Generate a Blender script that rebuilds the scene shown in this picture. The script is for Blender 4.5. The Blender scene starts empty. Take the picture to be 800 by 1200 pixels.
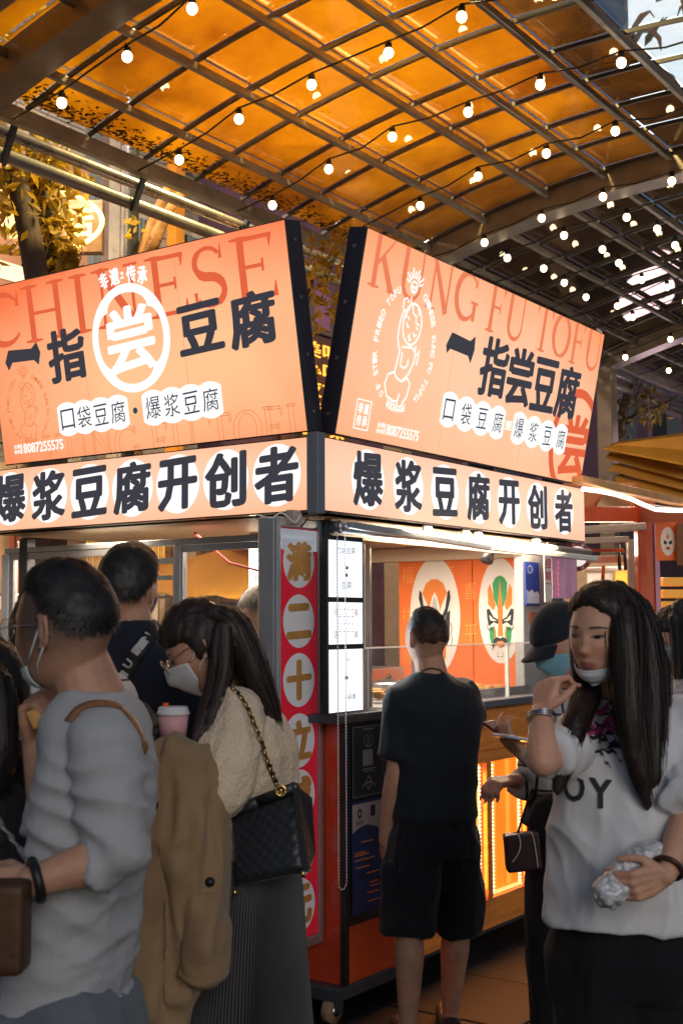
import bpy, math, random
import numpy as np
from mathutils import Matrix, Vector
random.seed(7)
RNG = np.random.default_rng(7)
scene = bpy.context.scene
COL = scene.collection

# ------------------------------------------------------------------ camera
F_PX, PITCH, ROLL, PHI = 1484.8, 0.087476, -0.0044394, 0.610656
EYE = np.array([0.0, 0.0, 1.6])
FW = np.array([0, math.cos(PITCH), math.sin(PITCH)])
UP0 = np.array([0, -math.sin(PITCH), math.cos(PITCH)])
RT0 = np.array([1.0, 0, 0])
RT = math.cos(ROLL) * RT0 + math.sin(ROLL) * UP0
UP = -math.sin(ROLL) * RT0 + math.cos(ROLL) * UP0
cam_data = bpy.data.cameras.new('camera')
cam = bpy.data.objects.new('camera', cam_data)
COL.objects.link(cam)
cam.matrix_world = Matrix(((RT[0], UP[0], -FW[0], EYE[0]), (RT[1], UP[1], -FW[1], EYE[1]), (RT[2], UP[2], -FW[2], EYE[2]), (0, 0, 0, 1)))
cam_data.sensor_fit = 'HORIZONTAL'
cam_data.sensor_width = 24.0
cam_data.lens = F_PX / 800 * 24.0
cam_data.clip_start = 0.05
cam_data.clip_end = 300
cam_data.dof.use_dof = True
cam_data.dof.focus_distance = 5.0
cam_data.dof.aperture_fstop = 6.3
scene.camera = cam

# ------------------------------------------------------------------ dusk sky, weak sun, exposure
world = bpy.data.worlds.new('World')
scene.world = world
world.use_nodes = True
wn = world.node_tree
bg = wn.nodes['Background']
sky = wn.nodes.new('ShaderNodeTexSky')
sky.sky_type = 'NISHITA'
sky.sun_disc = False
SUN_EL, SUN_ROT = math.radians(22.0), math.radians(163)
sky.sun_elevation = SUN_EL
sky.sun_rotation = SUN_ROT
sky.ozone_density = 3.0
wn.links.new(sky.outputs[0], bg.inputs[0])
bg.inputs[1].default_value = 0.045
sun_data = bpy.data.lights.new('sun', 'SUN')
sun_data.energy = 0.66
sun_data.angle = math.radians(30)
sun_data.color = (1.0, 0.93, 0.88)
sun = bpy.data.objects.new('sun', sun_data)
sun.rotation_euler = (math.radians(90) - SUN_EL, 0, -SUN_ROT + math.pi)
COL.objects.link(sun)
scene.view_settings.view_transform = 'Standard'
scene.view_settings.look = 'None'
scene.view_settings.exposure = 0.0
scene.view_settings.gamma = 1.0
scene.cycles.use_denoising = True
scene.cycles.max_bounces = 8
scene.cycles.sample_clamp_indirect = 4.0
scene.cycles.caustics_reflective = False
scene.cycles.caustics_refractive = False

# ------------------------------------------------------------------ frames of reference
# the stall and the canopy share one street grid turned by PHI: a runs along the street, b across it
UA = np.array([math.sin(PHI), math.cos(PHI), 0.0])
VB = np.array([-math.cos(PHI), math.sin(PHI), 0.0])
ZZ = np.array([0, 0, 1.0])
def W(a, b, z=0.0):
    return UA * a + VB * b + ZZ * z
def ray(px, py):
    return FW + RT * (px - 400) / F_PX + UP * (600 - py) / F_PX
def hit(px, py, n, k):
    d = ray(px, py)
    return EYE + d * ((k - EYE @ n) / (d @ n))
YN = np.array([0, 1.0, 0])
def P(px, py, y):
    return hit(px, py, YN, y)
# ------------------------------------------------------------------ materials
MATS = {}
def mat(name, col=(.5, .5, .5), rough=.5, metal=0.0, emit=None, es=0.0, var=0.0, vscale=8.0, bump=0.0, bscale=40.0,
        stretch=(1, 1, 1), alpha=1.0, trans=0.0, coat=0.0, spec=.5, attr=None, sheen=0.0, sss=0.0, wave=None, ior=1.45):
    if name in MATS:
        return MATS[name]
    m = bpy.data.materials.new(name)
    m.use_nodes = True
    nt = m.node_tree
    p = nt.nodes['Principled BSDF']
    p.inputs['Base Color'].default_value = (*col, 1)
    p.inputs['Roughness'].default_value = rough
    p.inputs['Metallic'].default_value = metal
    p.inputs['IOR'].default_value = ior
    p.inputs['Specular IOR Level'].default_value = spec
    p.inputs['Coat Weight'].default_value = coat
    p.inputs['Transmission Weight'].default_value = trans
    p.inputs['Alpha'].default_value = alpha
    p.inputs['Sheen Weight'].default_value = sheen
    if sss:
        p.inputs['Subsurface Weight'].default_value = sss
        p.inputs['Subsurface Radius'].default_value = (.012, .005, .003)
        p.inputs['Subsurface Scale'].default_value = 1.0
    if emit is not None:
        p.inputs['Emission Color'].default_value = (*emit, 1)
        p.inputs['Emission Strength'].default_value = es
    tc = nt.nodes.new('ShaderNodeTexCoord')
    mp = nt.nodes.new('ShaderNodeMapping')
    mp.inputs['Scale'].default_value = stretch
    nt.links.new(tc.outputs['Object'], mp.inputs[0])
    src = None
    if attr:
        at = nt.nodes.new('ShaderNodeAttribute')
        at.attribute_name = attr
        src = at.outputs['Color']
    if var:
        nz = nt.nodes.new('ShaderNodeTexNoise')
        nz.inputs['Scale'].default_value = vscale
        nz.inputs['Detail'].default_value = 6
        nz.inputs['Roughness'].default_value = .65
        nt.links.new(mp.outputs[0], nz.inputs[0])
        mr = nt.nodes.new('ShaderNodeMapRange')
        mr.inputs[1].default_value = .3
        mr.inputs[2].default_value = .7
        mr.inputs[3].default_value = 1 - var
        mr.inputs[4].default_value = 1 + var
        nt.links.new(nz.outputs[0], mr.inputs[0])
        mx = nt.nodes.new('ShaderNodeVectorMath')
        mx.operation = 'SCALE'
        if src:
            nt.links.new(src, mx.inputs[0])
        else:
            mx.inputs[0].default_value = col
        nt.links.new(mr.outputs[0], mx.inputs['Scale'])
        src = mx.outputs[0]
        mr2 = nt.nodes.new('ShaderNodeMapRange')
        mr2.inputs[3].default_value = max(0, rough - .12)
        mr2.inputs[4].default_value = min(1, rough + .12)
        nt.links.new(nz.outputs[0], mr2.inputs[0])
        nt.links.new(mr2.outputs[0], p.inputs['Roughness'])
    if src:
        nt.links.new(src, p.inputs['Base Color'])
    if bump:
        bn = nt.nodes.new('ShaderNodeTexNoise')
        bn.inputs['Scale'].default_value = bscale
        bn.inputs['Detail'].default_value = 5
        nt.links.new(mp.outputs[0], bn.inputs[0])
        bp = nt.nodes.new('ShaderNodeBump')
        bp.inputs['Strength'].default_value = bump
        bp.inputs['Distance'].default_value = .01
        h = bn.outputs[0]
        if wave:
            wv = nt.nodes.new('ShaderNodeTexWave')
            wv.inputs['Scale'].default_value = wave
            wv.inputs['Distortion'].default_value = 2.0
            nt.links.new(mp.outputs[0], wv.inputs[0])
            ad = nt.nodes.new('ShaderNodeMath'); ad.operation = 'ADD'
            nt.links.new(wv.outputs[1], ad.inputs[0]); nt.links.new(h, ad.inputs[1])
            h = ad.outputs[0]
        nt.links.new(h, bp.inputs['Height'])
        nt.links.new(bp.outputs[0], p.inputs['Normal'])
    MATS[name] = m
    return m
def lightbox(name, mid, edge, s=1.0, ax=0, cx=.5, cy=.5):
    """backlit film: tubes behind the middle, weaker towards the rim"""
    m = glow(name, mid, s)
    nt = m.node_tree; p = nt.nodes['Principled BSDF']
    tc = nt.nodes.new('ShaderNodeTexCoord'); sp = nt.nodes.new('ShaderNodeSeparateXYZ'); nt.links.new(tc.outputs['Generated'], sp.inputs[0])
    tot = None
    for o_, c_, k_ in ((('X', 'Y')[ax], cx, 1.0), ('Z', cy, 1.15)):
        a = nt.nodes.new('ShaderNodeMath'); a.operation = 'SUBTRACT'; a.inputs[1].default_value = c_; nt.links.new(sp.outputs[o_], a.inputs[0])
        b = nt.nodes.new('ShaderNodeMath'); b.operation = 'MULTIPLY'; nt.links.new(a.outputs[0], b.inputs[0]); nt.links.new(a.outputs[0], b.inputs[1])
        c = nt.nodes.new('ShaderNodeMath'); c.operation = 'MULTIPLY'; c.inputs[1].default_value = k_ * 1.7; nt.links.new(b.outputs[0], c.inputs[0])
        if tot is None: tot = c.outputs[0]
        else:
            d = nt.nodes.new('ShaderNodeMath'); d.operation = 'ADD'; nt.links.new(tot, d.inputs[0]); nt.links.new(c.outputs[0], d.inputs[1]); tot = d.outputs[0]
    nz = nt.nodes.new('ShaderNodeTexNoise'); nz.inputs['Scale'].default_value = 2.5; nt.links.new(tc.outputs['Object'], nz.inputs[0])
    e = nt.nodes.new('ShaderNodeMath'); e.operation = 'MULTIPLY_ADD'; e.inputs[1].default_value = .5; e.inputs[2].default_value = -.25; nt.links.new(nz.outputs[0], e.inputs[0])
    f = nt.nodes.new('ShaderNodeMath'); f.operation = 'ADD'; f.use_clamp = True; nt.links.new(tot, f.inputs[0]); nt.links.new(e.outputs[0], f.inputs[1])
    mx = nt.nodes.new('ShaderNodeMix'); mx.data_type = 'RGBA'; nt.links.new(f.outputs[0], mx.inputs[0])
    mx.inputs[6].default_value = (*mid, 1); mx.inputs[7].default_value = (*edge, 1)
    nt.links.new(mx.outputs[2], p.inputs['Emission Color'])
    return m
def glow(name, col, s=1.0, var=0.0, vscale=1.5):
    if name in MATS:
        return MATS[name]
    m = bpy.data.materials.new(name)
    m.use_nodes = True
    nt = m.node_tree
    p = nt.nodes['Principled BSDF']
    p.inputs['Base Color'].default_value = (*[c * .25 for c in col], 1)
    p.inputs['Roughness'].default_value = .35
    p.inputs['Specular IOR Level'].default_value = .3
    p.inputs['Emission Color'].default_value = (*col, 1)
    p.inputs['Emission Strength'].default_value = s
    if var:
        tc = nt.nodes.new('ShaderNodeTexCoord')
        nz = nt.nodes.new('ShaderNodeTexNoise')
        nz.inputs['Scale'].default_value = vscale
        nz.inputs['Detail'].default_value = 2
        mr = nt.nodes.new('ShaderNodeMapRange')
        mr.inputs[1].default_value = .3
        mr.inputs[2].default_value = .7
        mr.inputs[3].default_value = s * (1 - var)
        mr.inputs[4].default_value = s * (1 + var)
        nt.links.new(tc.outputs['Object'], nz.inputs[0])
        nt.links.new(nz.outputs[0], mr.inputs[0])
        nt.links.new(mr.outputs[0], p.inputs['Emission Strength'])
    MATS[name] = m
    return m

# ------------------------------------------------------------------ objects
def tag(o, label=None, cat=None, group=None, kind=None):
    if label: o['label'] = label
    if cat: o['category'] = cat
    if group: o['group'] = group
    if kind: o['kind'] = kind
    return o
def thing(name, loc, label, cat, group=None, kind=None):
    o = bpy.data.objects.new(name, None)
    o.empty_display_size = .05
    o.location = Vector([float(x) for x in loc])
    COL.objects.link(o)
    return tag(o, label, cat, group, kind)
def root_loc(o):
    l = np.zeros(3)
    while o is not None:
        l = l + np.array(o.location)
        o = o.parent
    return l
def link(name, me, m, parent=None, smooth=False, loc=None):
    o = bpy.data.objects.new(name, me)
    if m is not None and len(me.materials) == 0:
        me.materials.append(m)
    if smooth:
        me.polygons.foreach_set('use_smooth', [True] * len(me.polygons))
    COL.objects.link(o)
    if parent is not None:
        o.parent = parent
    if loc is not None:
        o.location = [float(v) for v in loc]
    return o
def norm(v):
    v = np.asarray(v, float)
    return v / (np.linalg.norm(v) + 1e-12)

class MB:
    """collects shapes in world coordinates"""
    def __init__(s):
        s.v, s.f = [], []
    def add(s, vs, fs):
        n = len(s.v)
        s.v.extend([tuple(float(c) for c in q) for q in vs])
        s.f.extend([tuple(i + n for i in f) for f in fs])
        return s
    def box(s, c, ex, ey, ez):
        c, ex, ey, ez = map(np.asarray, (c, ex, ey, ez))
        vs = [c + i * ex + j * ey + k * ez for k in (-1, 1) for j in (-1, 1) for i in (-1, 1)]
        fs = [(0, 2, 3, 1), (4, 5, 7, 6), (0, 1, 5, 4), (2, 6, 7, 3), (0, 4, 6, 2), (1, 3, 7, 5)]
        if np.dot(np.cross(ex, ey), ez) < 0: fs = [f[::-1] for f in fs]
        return s.add(vs, fs)
    def sb(s, a0, a1, b0, b1, z0, z1):
        return s.box(W((a0 + a1) / 2, (b0 + b1) / 2, (z0 + z1) / 2), UA * (a1 - a0) / 2, VB * (b1 - b0) / 2, ZZ * (z1 - z0) / 2)
    def tube(s, pts, r, n=8, cap=True):
        pts = [np.asarray(p, float) for p in pts]
        rs = [r] * len(pts) if np.isscalar(r) else list(r)
        t0 = norm(pts[1] - pts[0])
        ref = np.array([0, 0, 1.0]) if abs(t0[2]) < .9 else np.array([1.0, 0, 0])
        u = norm(np.cross(t0, ref))
        vs, fs = [], []
        for i, p in enumerate(pts):
            t = norm(pts[min(i + 1, len(pts) - 1)] - pts[max(i - 1, 0)])
            u = norm(u - t * (u @ t))
            w = np.cross(t, u)
            for k in range(n):
                an = 2 * math.pi * k / n
                vs.append(p + rs[i] * (math.cos(an) * u + math.sin(an) * w))
        for i in range(len(pts) - 1):
            for k in range(n):
                k2 = (k + 1) % n
                fs.append((i * n + k, i * n + k2, (i + 1) * n + k2, (i + 1) * n + k))
        if cap:
            fs.append(tuple(range(n))[::-1])
            fs.append(tuple((len(pts) - 1) * n + k for k in range(n)))
        return s.add(vs, fs)
    def bar(s, p0, p1, w, h, up=ZZ):
        p0, p1 = np.asarray(p0, float), np.asarray(p1, float)
        t = norm(p1 - p0)
        sd = norm(np.cross(t, up)); u = np.cross(sd, t)
        return s.box((p0 + p1) / 2, (p1 - p0) / 2, sd * w / 2, u * h / 2)
    def ell(s, c, ax, n=14, m=9):
        """ellipsoid with the three axis vectors ax"""
        c = np.asarray(c, float)
        A = np.array(ax, float)
        vs = [c + A[2]]
        for j in range(1, m):
            th = math.pi * j / m
            for k in range(n):
                ph = 2 * math.pi * k / n
                vs.append(c + A[0] * math.sin(th) * math.cos(ph) + A[1] * math.sin(th) * math.sin(ph) + A[2] * math.cos(th))
        vs.append(c - A[2])
        fs = [(0, 1 + k, 1 + (k + 1) % n) for k in range(n)]
        for j in range(m - 2):
            for k in range(n):
                a, b = 1 + j * n + k, 1 + j * n + (k + 1) % n
                fs.append((a, a + n, b + n, b))
        e = 1 + (m - 2) * n
        fs += [(e + k, len(vs) - 1, e + (k + 1) % n) for k in range(n)]
        return s.add(vs, fs)
    def ball(s, c, r, n=12, m=8):
        return s.ell(c, (np.array([r, 0, 0]), np.array([0, r, 0]), np.array([0, 0, r])), n, m)
    def cone(s, p0, p1, r0, r1, ends=True, n=14):
        s.tube([p0, p1], [r0, r1], n)
        if ends:
            s.ball(p0, r0, n, 8); s.ball(p1, r1, n, 8)
        return s
    def chain(s, pts, rs, n=14):
        for i in range(len(pts) - 1):
            s.tube([pts[i], pts[i + 1]], [rs[i], rs[i + 1]], n)
        for p, r in zip(pts, rs):
            s.ball(p, r, n, 8)
        return s
    def loft(s, rings, yaw=0.0, n=28, pw=2.4):
        """rings: (center, rx, ry); closed with flat ends; superellipse cross-sections turned by yaw about z"""
        cx, sx = math.cos(yaw), math.sin(yaw)
        X = np.array([cx, sx, 0]); Yv = np.array([-sx, cx, 0])
        vs, fs = [], []
        for c, rx, ry in rings:
            for k in range(n):
                an = 2 * math.pi * k / n
                q, w = math.cos(an), math.sin(an)
                q = math.copysign(abs(q) ** (2 / pw), q); w = math.copysign(abs(w) ** (2 / pw), w)
                vs.append(np.asarray(c) + X * rx * q + Yv * ry * w)
        for i in range(len(rings) - 1):
            for k in range(n):
                k2 = (k + 1) % n
                fs.append((i * n + k, i * n + k2, (i + 1) * n + k2, (i + 1) * n + k))
        fs.append(tuple(range(n))[::-1])
        fs.append(tuple((len(rings) - 1) * n + k for k in range(n)))
        return s.add(vs, fs)
    def poly(s, fr, pts, w=0.0, thick=0.0):
        """flat polygon of 2d points in a frame (O, ex, ey, n), optionally thick"""
        O, ex, ey, n = fr
        k = len(pts)
        front = [O + ex * x + ey * y + n * w for x, y in pts]
        if not thick:
            return s.add(front, [tuple(range(k))])
        back = [q - n * thick for q in front]
        return s.add(front + back, [tuple(range(k)), tuple(range(2 * k - 1, k - 1, -1))] + [(i, k + i, k + (i + 1) % k, (i + 1) % k) for i in range(k)])
    def ribbon(s, fr, pts, wd, w=0.0, closed=False):
        """a flat line of width wd through 2d points"""
        O, ex, ey, n = fr
        pts = [np.array(p, float) for p in pts]
        if closed: pts = pts + [pts[0]]
        wd = [wd] * len(pts) if np.isscalar(wd) else wd
        vs = []
        for i, p in enumerate(pts):
            a = pts[i - 1] if i > 0 else (pts[-2] if closed else p)
            b = pts[i + 1] if i < len(pts) - 1 else (pts[1] if closed else p)
            t = norm(b - a); q = np.array([-t[1], t[0]]) * wd[i] / 2
            for z in (p + q, p - q):
                vs.append(O + ex * z[0] + ey * z[1] + n * w)
        fs = [(2 * i, 2 * i + 1, 2 * i + 3, 2 * i + 2) for i in range(len(pts) - 1)]
        return s.add(vs, fs)
    def build(s, name, m, parent=None, smooth=False, loc=None):
        off = root_loc(parent) if parent is not None else (np.zeros(3) if loc is None else np.asarray(loc, float))
        me = bpy.data.meshes.new(name)
        v = np.array(s.v) - off
        me.from_pydata(v.tolist(), [], s.f)
        me.update()
        return link(name, me, m, parent, smooth, None if parent is not None else (loc if loc is not None else None))

def bevel(o, w=.004, seg=2):
    md = o.modifiers.new('bevel', 'BEVEL')
    md.width = w; md.segments = seg; md.limit_method = 'ANGLE'
    return o

# ------------------------------------------------------------------ lettering
_TX = {}
def text_mesh(body, bold=0.0, res=3):
    key = (body, bold, res)
    if key in _TX: return _TX[key]
    cu = bpy.data.curves.new('lettering', 'FONT')
    cu.body = body
    cu.offset = bold
    cu.resolution_u = res
    cu.fill_mode = 'FRONT'
    o = bpy.data.objects.new('lettering', cu)
    COL.objects.link(o)
    dg = bpy.context.evaluated_depsgraph_get()
    me = bpy.data.meshes.new_from_object(o.evaluated_get(dg))
    n = len(me.vertices)
    co = np.zeros(n * 3); me.vertices.foreach_get('co', co); co = co.reshape(-1, 3)
    fs = [tuple(p.vertices) for p in me.polygons]
    COL.objects.unlink(o)
    bpy.data.objects.remove(o); bpy.data.curves.remove(cu); bpy.data.meshes.remove(me)
    _TX[key] = (co[:, :2], fs)
    return _TX[key]
def text_into(mb, fr, body, x0, y0, x1, y1, w=.002, bold=0.0, rot=0.0, clip=None, res=2, keep=False):
    """letters of body scaled to fill the box x0..x1, y0..y1 of a frame; bold thickens the strokes with offset layers"""
    if bold > .015:
        co, fs = text_mesh(body, .004, res)
        allc, allf, k = [], [], 0
        for i in range(10):
            t = 2 * math.pi * i / 9
            d = np.array([math.cos(t) * 1.08, math.sin(t) * .66]) * bold * .62 if i < 9 else np.zeros(2)
            allc.append(co + d); allf += [tuple(q + k for q in f) for f in fs]; k += len(co)
        nlay = len(co); co = np.vstack(allc); fs = allf
    else:
        co, fs = text_mesh(body, 0.0, res); nlay = len(co)
    if len(co) == 0: return mb
    if body and ord(body[0]) > 255: co = co + np.stack([np.zeros(len(co)), .045 * co[:, 0]], 1)
    lo, hi = co.min(0), co.max(0)
    sz = np.maximum(hi - lo, 1e-6)
    if keep:
        k = min((x1 - x0) / sz[0], (y1 - y0) / sz[1]); sc = np.array([k, k])
        q = (co - (lo + hi) / 2) * sc + [(x0 + x1) / 2, (y0 + y1) / 2]
    else:
        q = (co - lo) / sz * [x1 - x0, y1 - y0] + [x0, y0]
    if rot:
        c = np.array([(x0 + x1) / 2, (y0 + y1) / 2]); d = q - c
        q = np.stack([d[:, 0] * math.cos(rot) - d[:, 1] * math.sin(rot), d[:, 0] * math.sin(rot) + d[:, 1] * math.cos(rot)], 1) + c
    if clip is not None:
        q = np.clip(q, [clip[0], clip[1]], [clip[2], clip[3]])
    O, ex, ey, n = fr
    lift = (np.arange(len(q)) // max(nlay, 1)) * 3e-5
    vs = O + np.outer(q[:, 0], ex) + np.outer(q[:, 1], ey) + n * w + np.outer(lift, n)
    return mb.add(vs, fs)

# roman capitals with serifs, drawn as strokes in a box one unit high
def arc(cx, cy, rx, ry, a0, a1, n=14):
    return [(cx + rx * math.cos(math.radians(a0 + (a1 - a0) * i / n)), cy + ry * math.sin(math.radians(a0 + (a1 - a0) * i / n))) for i in range(n + 1)]
ROMAN = {  # width, [(points, width(s))]
    'C': (.78, [(arc(.44, .5, .36, .45, 40, 320, 22), [.05 + .11 * max(0, math.sin(math.pi * i / 22)) for i in range(23)]), ([(.74, .97), (.72, .70)], [.02, .10])]),
    'G': (.84, [(arc(.44, .5, .36, .45, 42, 318, 22), [.05 + .11 * max(0, math.sin(math.pi * i / 22)) for i in range(23)]), ([(.74, .97), (.72, .72)], [.02, .10]), ([(.74, .06), (.74, .40)], .13), ([(.60, .42), (.86, .42)], .05)]),
    'H': (.9, [([(.2, 0), (.2, 1)], .14), ([(.7, 0), (.7, 1)], .14), ([(.2, .5), (.7, .5)], .06)]),
    'I': (.42, [([(.21, 0), (.21, 1)], .15)]),
    'N': (.92, [([(.2, 0), (.2, 1)], .07), ([(.18, 1), (.72, 0)], .16), ([(.72, 0), (.72, 1)], .07)]),
    'E': (.72, [([(.2, 0), (.2, 1)], .14), ([(.2, .96), (.64, .96)], .07), ([(.2, .52), (.5, .52)], .06), ([(.2, .04), (.66, .04)], .07), ([(.63, .99), (.62, .78)], [.1, .02]), ([(.65, .01), (.66, .24)], [.1, .02]), ([(.5, .62), (.5, .42)], .05)]),
    'S': (.62, [(arc(.31, .73, .2, .23, 30, 250, 12) + arc(.31, .27, .22, .23, 80, -150, 14), [.07] * 6 + [.11] * 5 + [.15] * 6 + [.12] * 5 + [.07] * 6), ([(.52, .99), (.51, .76)], [.02, .08]), ([(.09, .01), (.09, .28)], [.02, .08])]),
    'K': (.84, [([(.2, 0), (.2, 1)], .14), ([(.24, .42), (.66, 1)], .07), ([(.38, .56), (.72, 0)], .15)]),
    'U': (.9, [([(.2, 1), (.2, .3)] + arc(.46, .3, .26, .27, 180, 360, 12) + [(.72, 1)], [.14, .14] + [.12 - .005 * i for i in range(13)] + [.06])]),
    'F': (.68, [([(.2, 0), (.2, 1)], .14), ([(.2, .96), (.6, .96)], .07), ([(.2, .52), (.48, .52)], .06), ([(.6, .99), (.59, .76)], [.1, .02]), ([(.49, .62), (.49, .42)], .05)]),
    'T': (.76, [([(.38, 0), (.38, 1)], .14), ([(.06, .96), (.7, .96)], .07), ([(.07, .99), (.06, .74)], [.1, .02]), ([(.69, .99), (.7, .74)], [.1, .02])]),
    'O': (.86, [(arc(.43, .5, .35, .45, 0, 360, 32), [.06 + .1 * abs(math.cos(math.pi * 2 * i / 32)) for i in range(33)])]),
    ' ': (.35, []),
}
SERIF = {'H': (.2, .7), 'I': (.21,), 'N': (.2,), 'E': (.2,), 'K': (.2,), 'F': (.2,), 'T': (.38,)}
def roman(mb, fr, word, x0, y0, x1, y1, w=.001, clip=None, outline=0.0):
    tot = sum(ROMAN[c][0] for c in word)
    sx, sy = (x1 - x0) / tot, (y1 - y0)
    x = x0; lay = 0
    tmp = MB()
    for c in word:
        wd, st = ROMAN[c]
        st = list(st)
        for sxx in SERIF.get(c, ()):
            for yy in ((0.02, .98) if c != 'T' else (0.02,)):
                st.append(([(sxx - .16, yy), (sxx, yy), (sxx + .16, yy)], [.03, .075, .03]))
        if c == 'K': st += [([(.52, .98), (.80, .98)], .05), ([(.6, .02), (.86, .02)], .05)]
        if c == 'U': st += [([(.05, .98), (.36, .98)], .05), ([(.6, .98), (.84, .98)], .05)]
        if c == 'N': st += [([(.6, .98), (.84, .98)], .05)]
        for pts, ww in st:
            pts = [(x + px * sx, y0 + py * sy) for px, py in pts]
            k = min(sx, sy)
            ww = [q * k for q in ww] if not np.isscalar(ww) else ww * k
            if outline:
                for sg in (-1, 1):
                    q = [np.array(p) for p in pts]; o2 = []
                    for i, p in enumerate(q):
                        t = norm(q[min(i + 1, len(q) - 1)] - q[max(i - 1, 0)])
                        o2.append(p + sg * np.array([-t[1], t[0]]) * (ww if np.isscalar(ww) else ww[i]) / 2)
                    tmp.ribbon(fr, o2, outline, w + lay * 2e-5)
            else:
                tmp.ribbon(fr, pts, ww, w + lay * 2e-5)
            lay += 1
        x += wd * sx
    if clip is not None:
        O, ex, ey, n = fr
        out = []
        for v in tmp.v:
            d = np.array(v) - O
            a, b, c = d @ ex, d @ ey, d @ n
            out.append(O + ex * min(max(a, clip[0]), clip[2]) + ey * min(max(b, clip[1]), clip[3]) + n * c)
        tmp.v = [tuple(q) for q in out]
    return mb.add(tmp.v, tmp.f)

def vnoise(p, seed=0):
    """smooth value noise of an (n,3) array, about -1..1"""
    p = np.asarray(p, float)
    i = np.floor(p).astype(np.int64); f = p - i
    f = f * f * (3 - 2 * f)
    out = np.zeros(len(p))
    for dx in (0, 1):
        for dy in (0, 1):
            for dz in (0, 1):
                h = ((i[:, 0] + dx) * 374761393 + (i[:, 1] + dy) * 668265263 + (i[:, 2] + dz) * 2147483647 + seed * 974711) & 0xffffffff
                h = ((h ^ (h >> 13)) * 1274126177) & 0xffffffff
                h = (h ^ (h >> 16)) / 4294967295.0
                wx = f[:, 0] if dx else 1 - f[:, 0]
                wy = f[:, 1] if dy else 1 - f[:, 1]
                wz = f[:, 2] if dz else 1 - f[:, 2]
                out += wx * wy * wz * h
    return out * 2 - 1

def spl_(pts, n=6):
    pts = [np.array(p, float) for p in pts]; out = []
    for i in range(len(pts) - 1):
        p0, p1, p2, p3 = pts[max(i - 1, 0)], pts[i], pts[i + 1], pts[min(i + 2, len(pts) - 1)]
        for k in range(n):
            t = k / n
            out.append(.5 * (2 * p1 + (p2 - p0) * t + (2 * p0 - 5 * p1 + 4 * p2 - p3) * t * t + (3 * p1 - p0 - 3 * p2 + p3) * t ** 3))
    out.append(pts[-1]); return out
# ------------------------------------------------------------------ shared materials
M_steel = mat('brushed_steel', (.55, .55, .56), .32, 1.0, var=.12, vscale=3, stretch=(1, 1, 12))
M_beam = mat('painted_beam', (.30, .26, .22), .42, .15, var=.25, vscale=5, bump=.15, bscale=60, coat=.3)
M_purlin = mat('grey_purlin', (.27, .26, .26), .38, .3, var=.3, vscale=4, bump=.12, bscale=50)
M_bar = mat('dark_bar', (.09, .085, .08), .45, .2, var=.3, vscale=6)
M_alu = mat('aluminium', (.50, .53, .58), .36, .75, var=.12, vscale=5, bump=.08, bscale=80)
M_dkmetal = mat('charcoal_metal', (.07, .08, .095), .42, .4, var=.25, vscale=6, bump=.1)
M_black = mat('black_plastic', (.015, .015, .017), .4, var=.2)
M_white = mat('white_paint', (.75, .73, .70), .45, var=.08, vscale=5)
M_red = mat('red_panel', (.55, .055, .02), .28, var=.18, vscale=3, coat=.4, bump=.05, bscale=12)
M_wood = mat('orange_wood', (.78, .27, .05), .35, var=.3, vscale=4, stretch=(1, 1, 9), coat=.3)
M_dkwood = mat('dark_wood', (.16, .09, .05), .5, var=.35, vscale=5, stretch=(1, 1, 6), bump=.2)
def glassmat(name, tint=(1, 1, 1), refl=.10, rough=.02, op=.05, dcol=(.8, .75, .7)):
    """thin pane: mostly clear, part reflection, a little dust"""
    m = bpy.data.materials.new(name); m.use_nodes = True
    nt = m.node_tree; nt.nodes.remove(nt.nodes['Principled BSDF'])
    out = nt.nodes['Material Output']
    t = nt.nodes.new('ShaderNodeBsdfTransparent'); t.inputs[0].default_value = (*tint, 1)
    g = nt.nodes.new('ShaderNodeBsdfGlossy'); g.inputs['Roughness'].default_value = rough
    d = nt.nodes.new('ShaderNodeBsdfDiffuse'); d.inputs[0].default_value = (*dcol, 1)
    m1 = nt.nodes.new('ShaderNodeMixShader'); m2 = nt.nodes.new('ShaderNodeMixShader')
    fr = nt.nodes.new('ShaderNodeLayerWeight'); fr.inputs[0].default_value = .25
    ml = nt.nodes.new('ShaderNodeMath'); ml.operation = 'MULTIPLY'; ml.inputs[1].default_value = .5
    ad = nt.nodes.new('ShaderNodeMath'); ad.operation = 'ADD'; ad.inputs[1].default_value = refl * .6
    nt.links.new(fr.outputs['Facing'], ml.inputs[0]); nt.links.new(ml.outputs[0], ad.inputs[0])
    nt.links.new(ad.outputs[0], m1.inputs[0]); nt.links.new(t.outputs[0], m1.inputs[1]); nt.links.new(g.outputs[0], m1.inputs[2])
    nz = nt.nodes.new('ShaderNodeTexNoise'); nz.inputs['Scale'].default_value = 6; nz.inputs['Detail'].default_value = 6
    mu = nt.nodes.new('ShaderNodeMath'); mu.operation = 'MULTIPLY'; mu.inputs[1].default_value = op * 2
    nt.links.new(nz.outputs[0], mu.inputs[0]); nt.links.new(mu.outputs[0], m2.inputs[0])
    nt.links.new(m1.outputs[0], m2.inputs[1]); nt.links.new(d.outputs[0], m2.inputs[2])
    nt.links.new(m2.outputs[0], out.inputs[0])
    return m
M_glass = glassmat('window_glass', refl=.06, op=.05)
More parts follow.
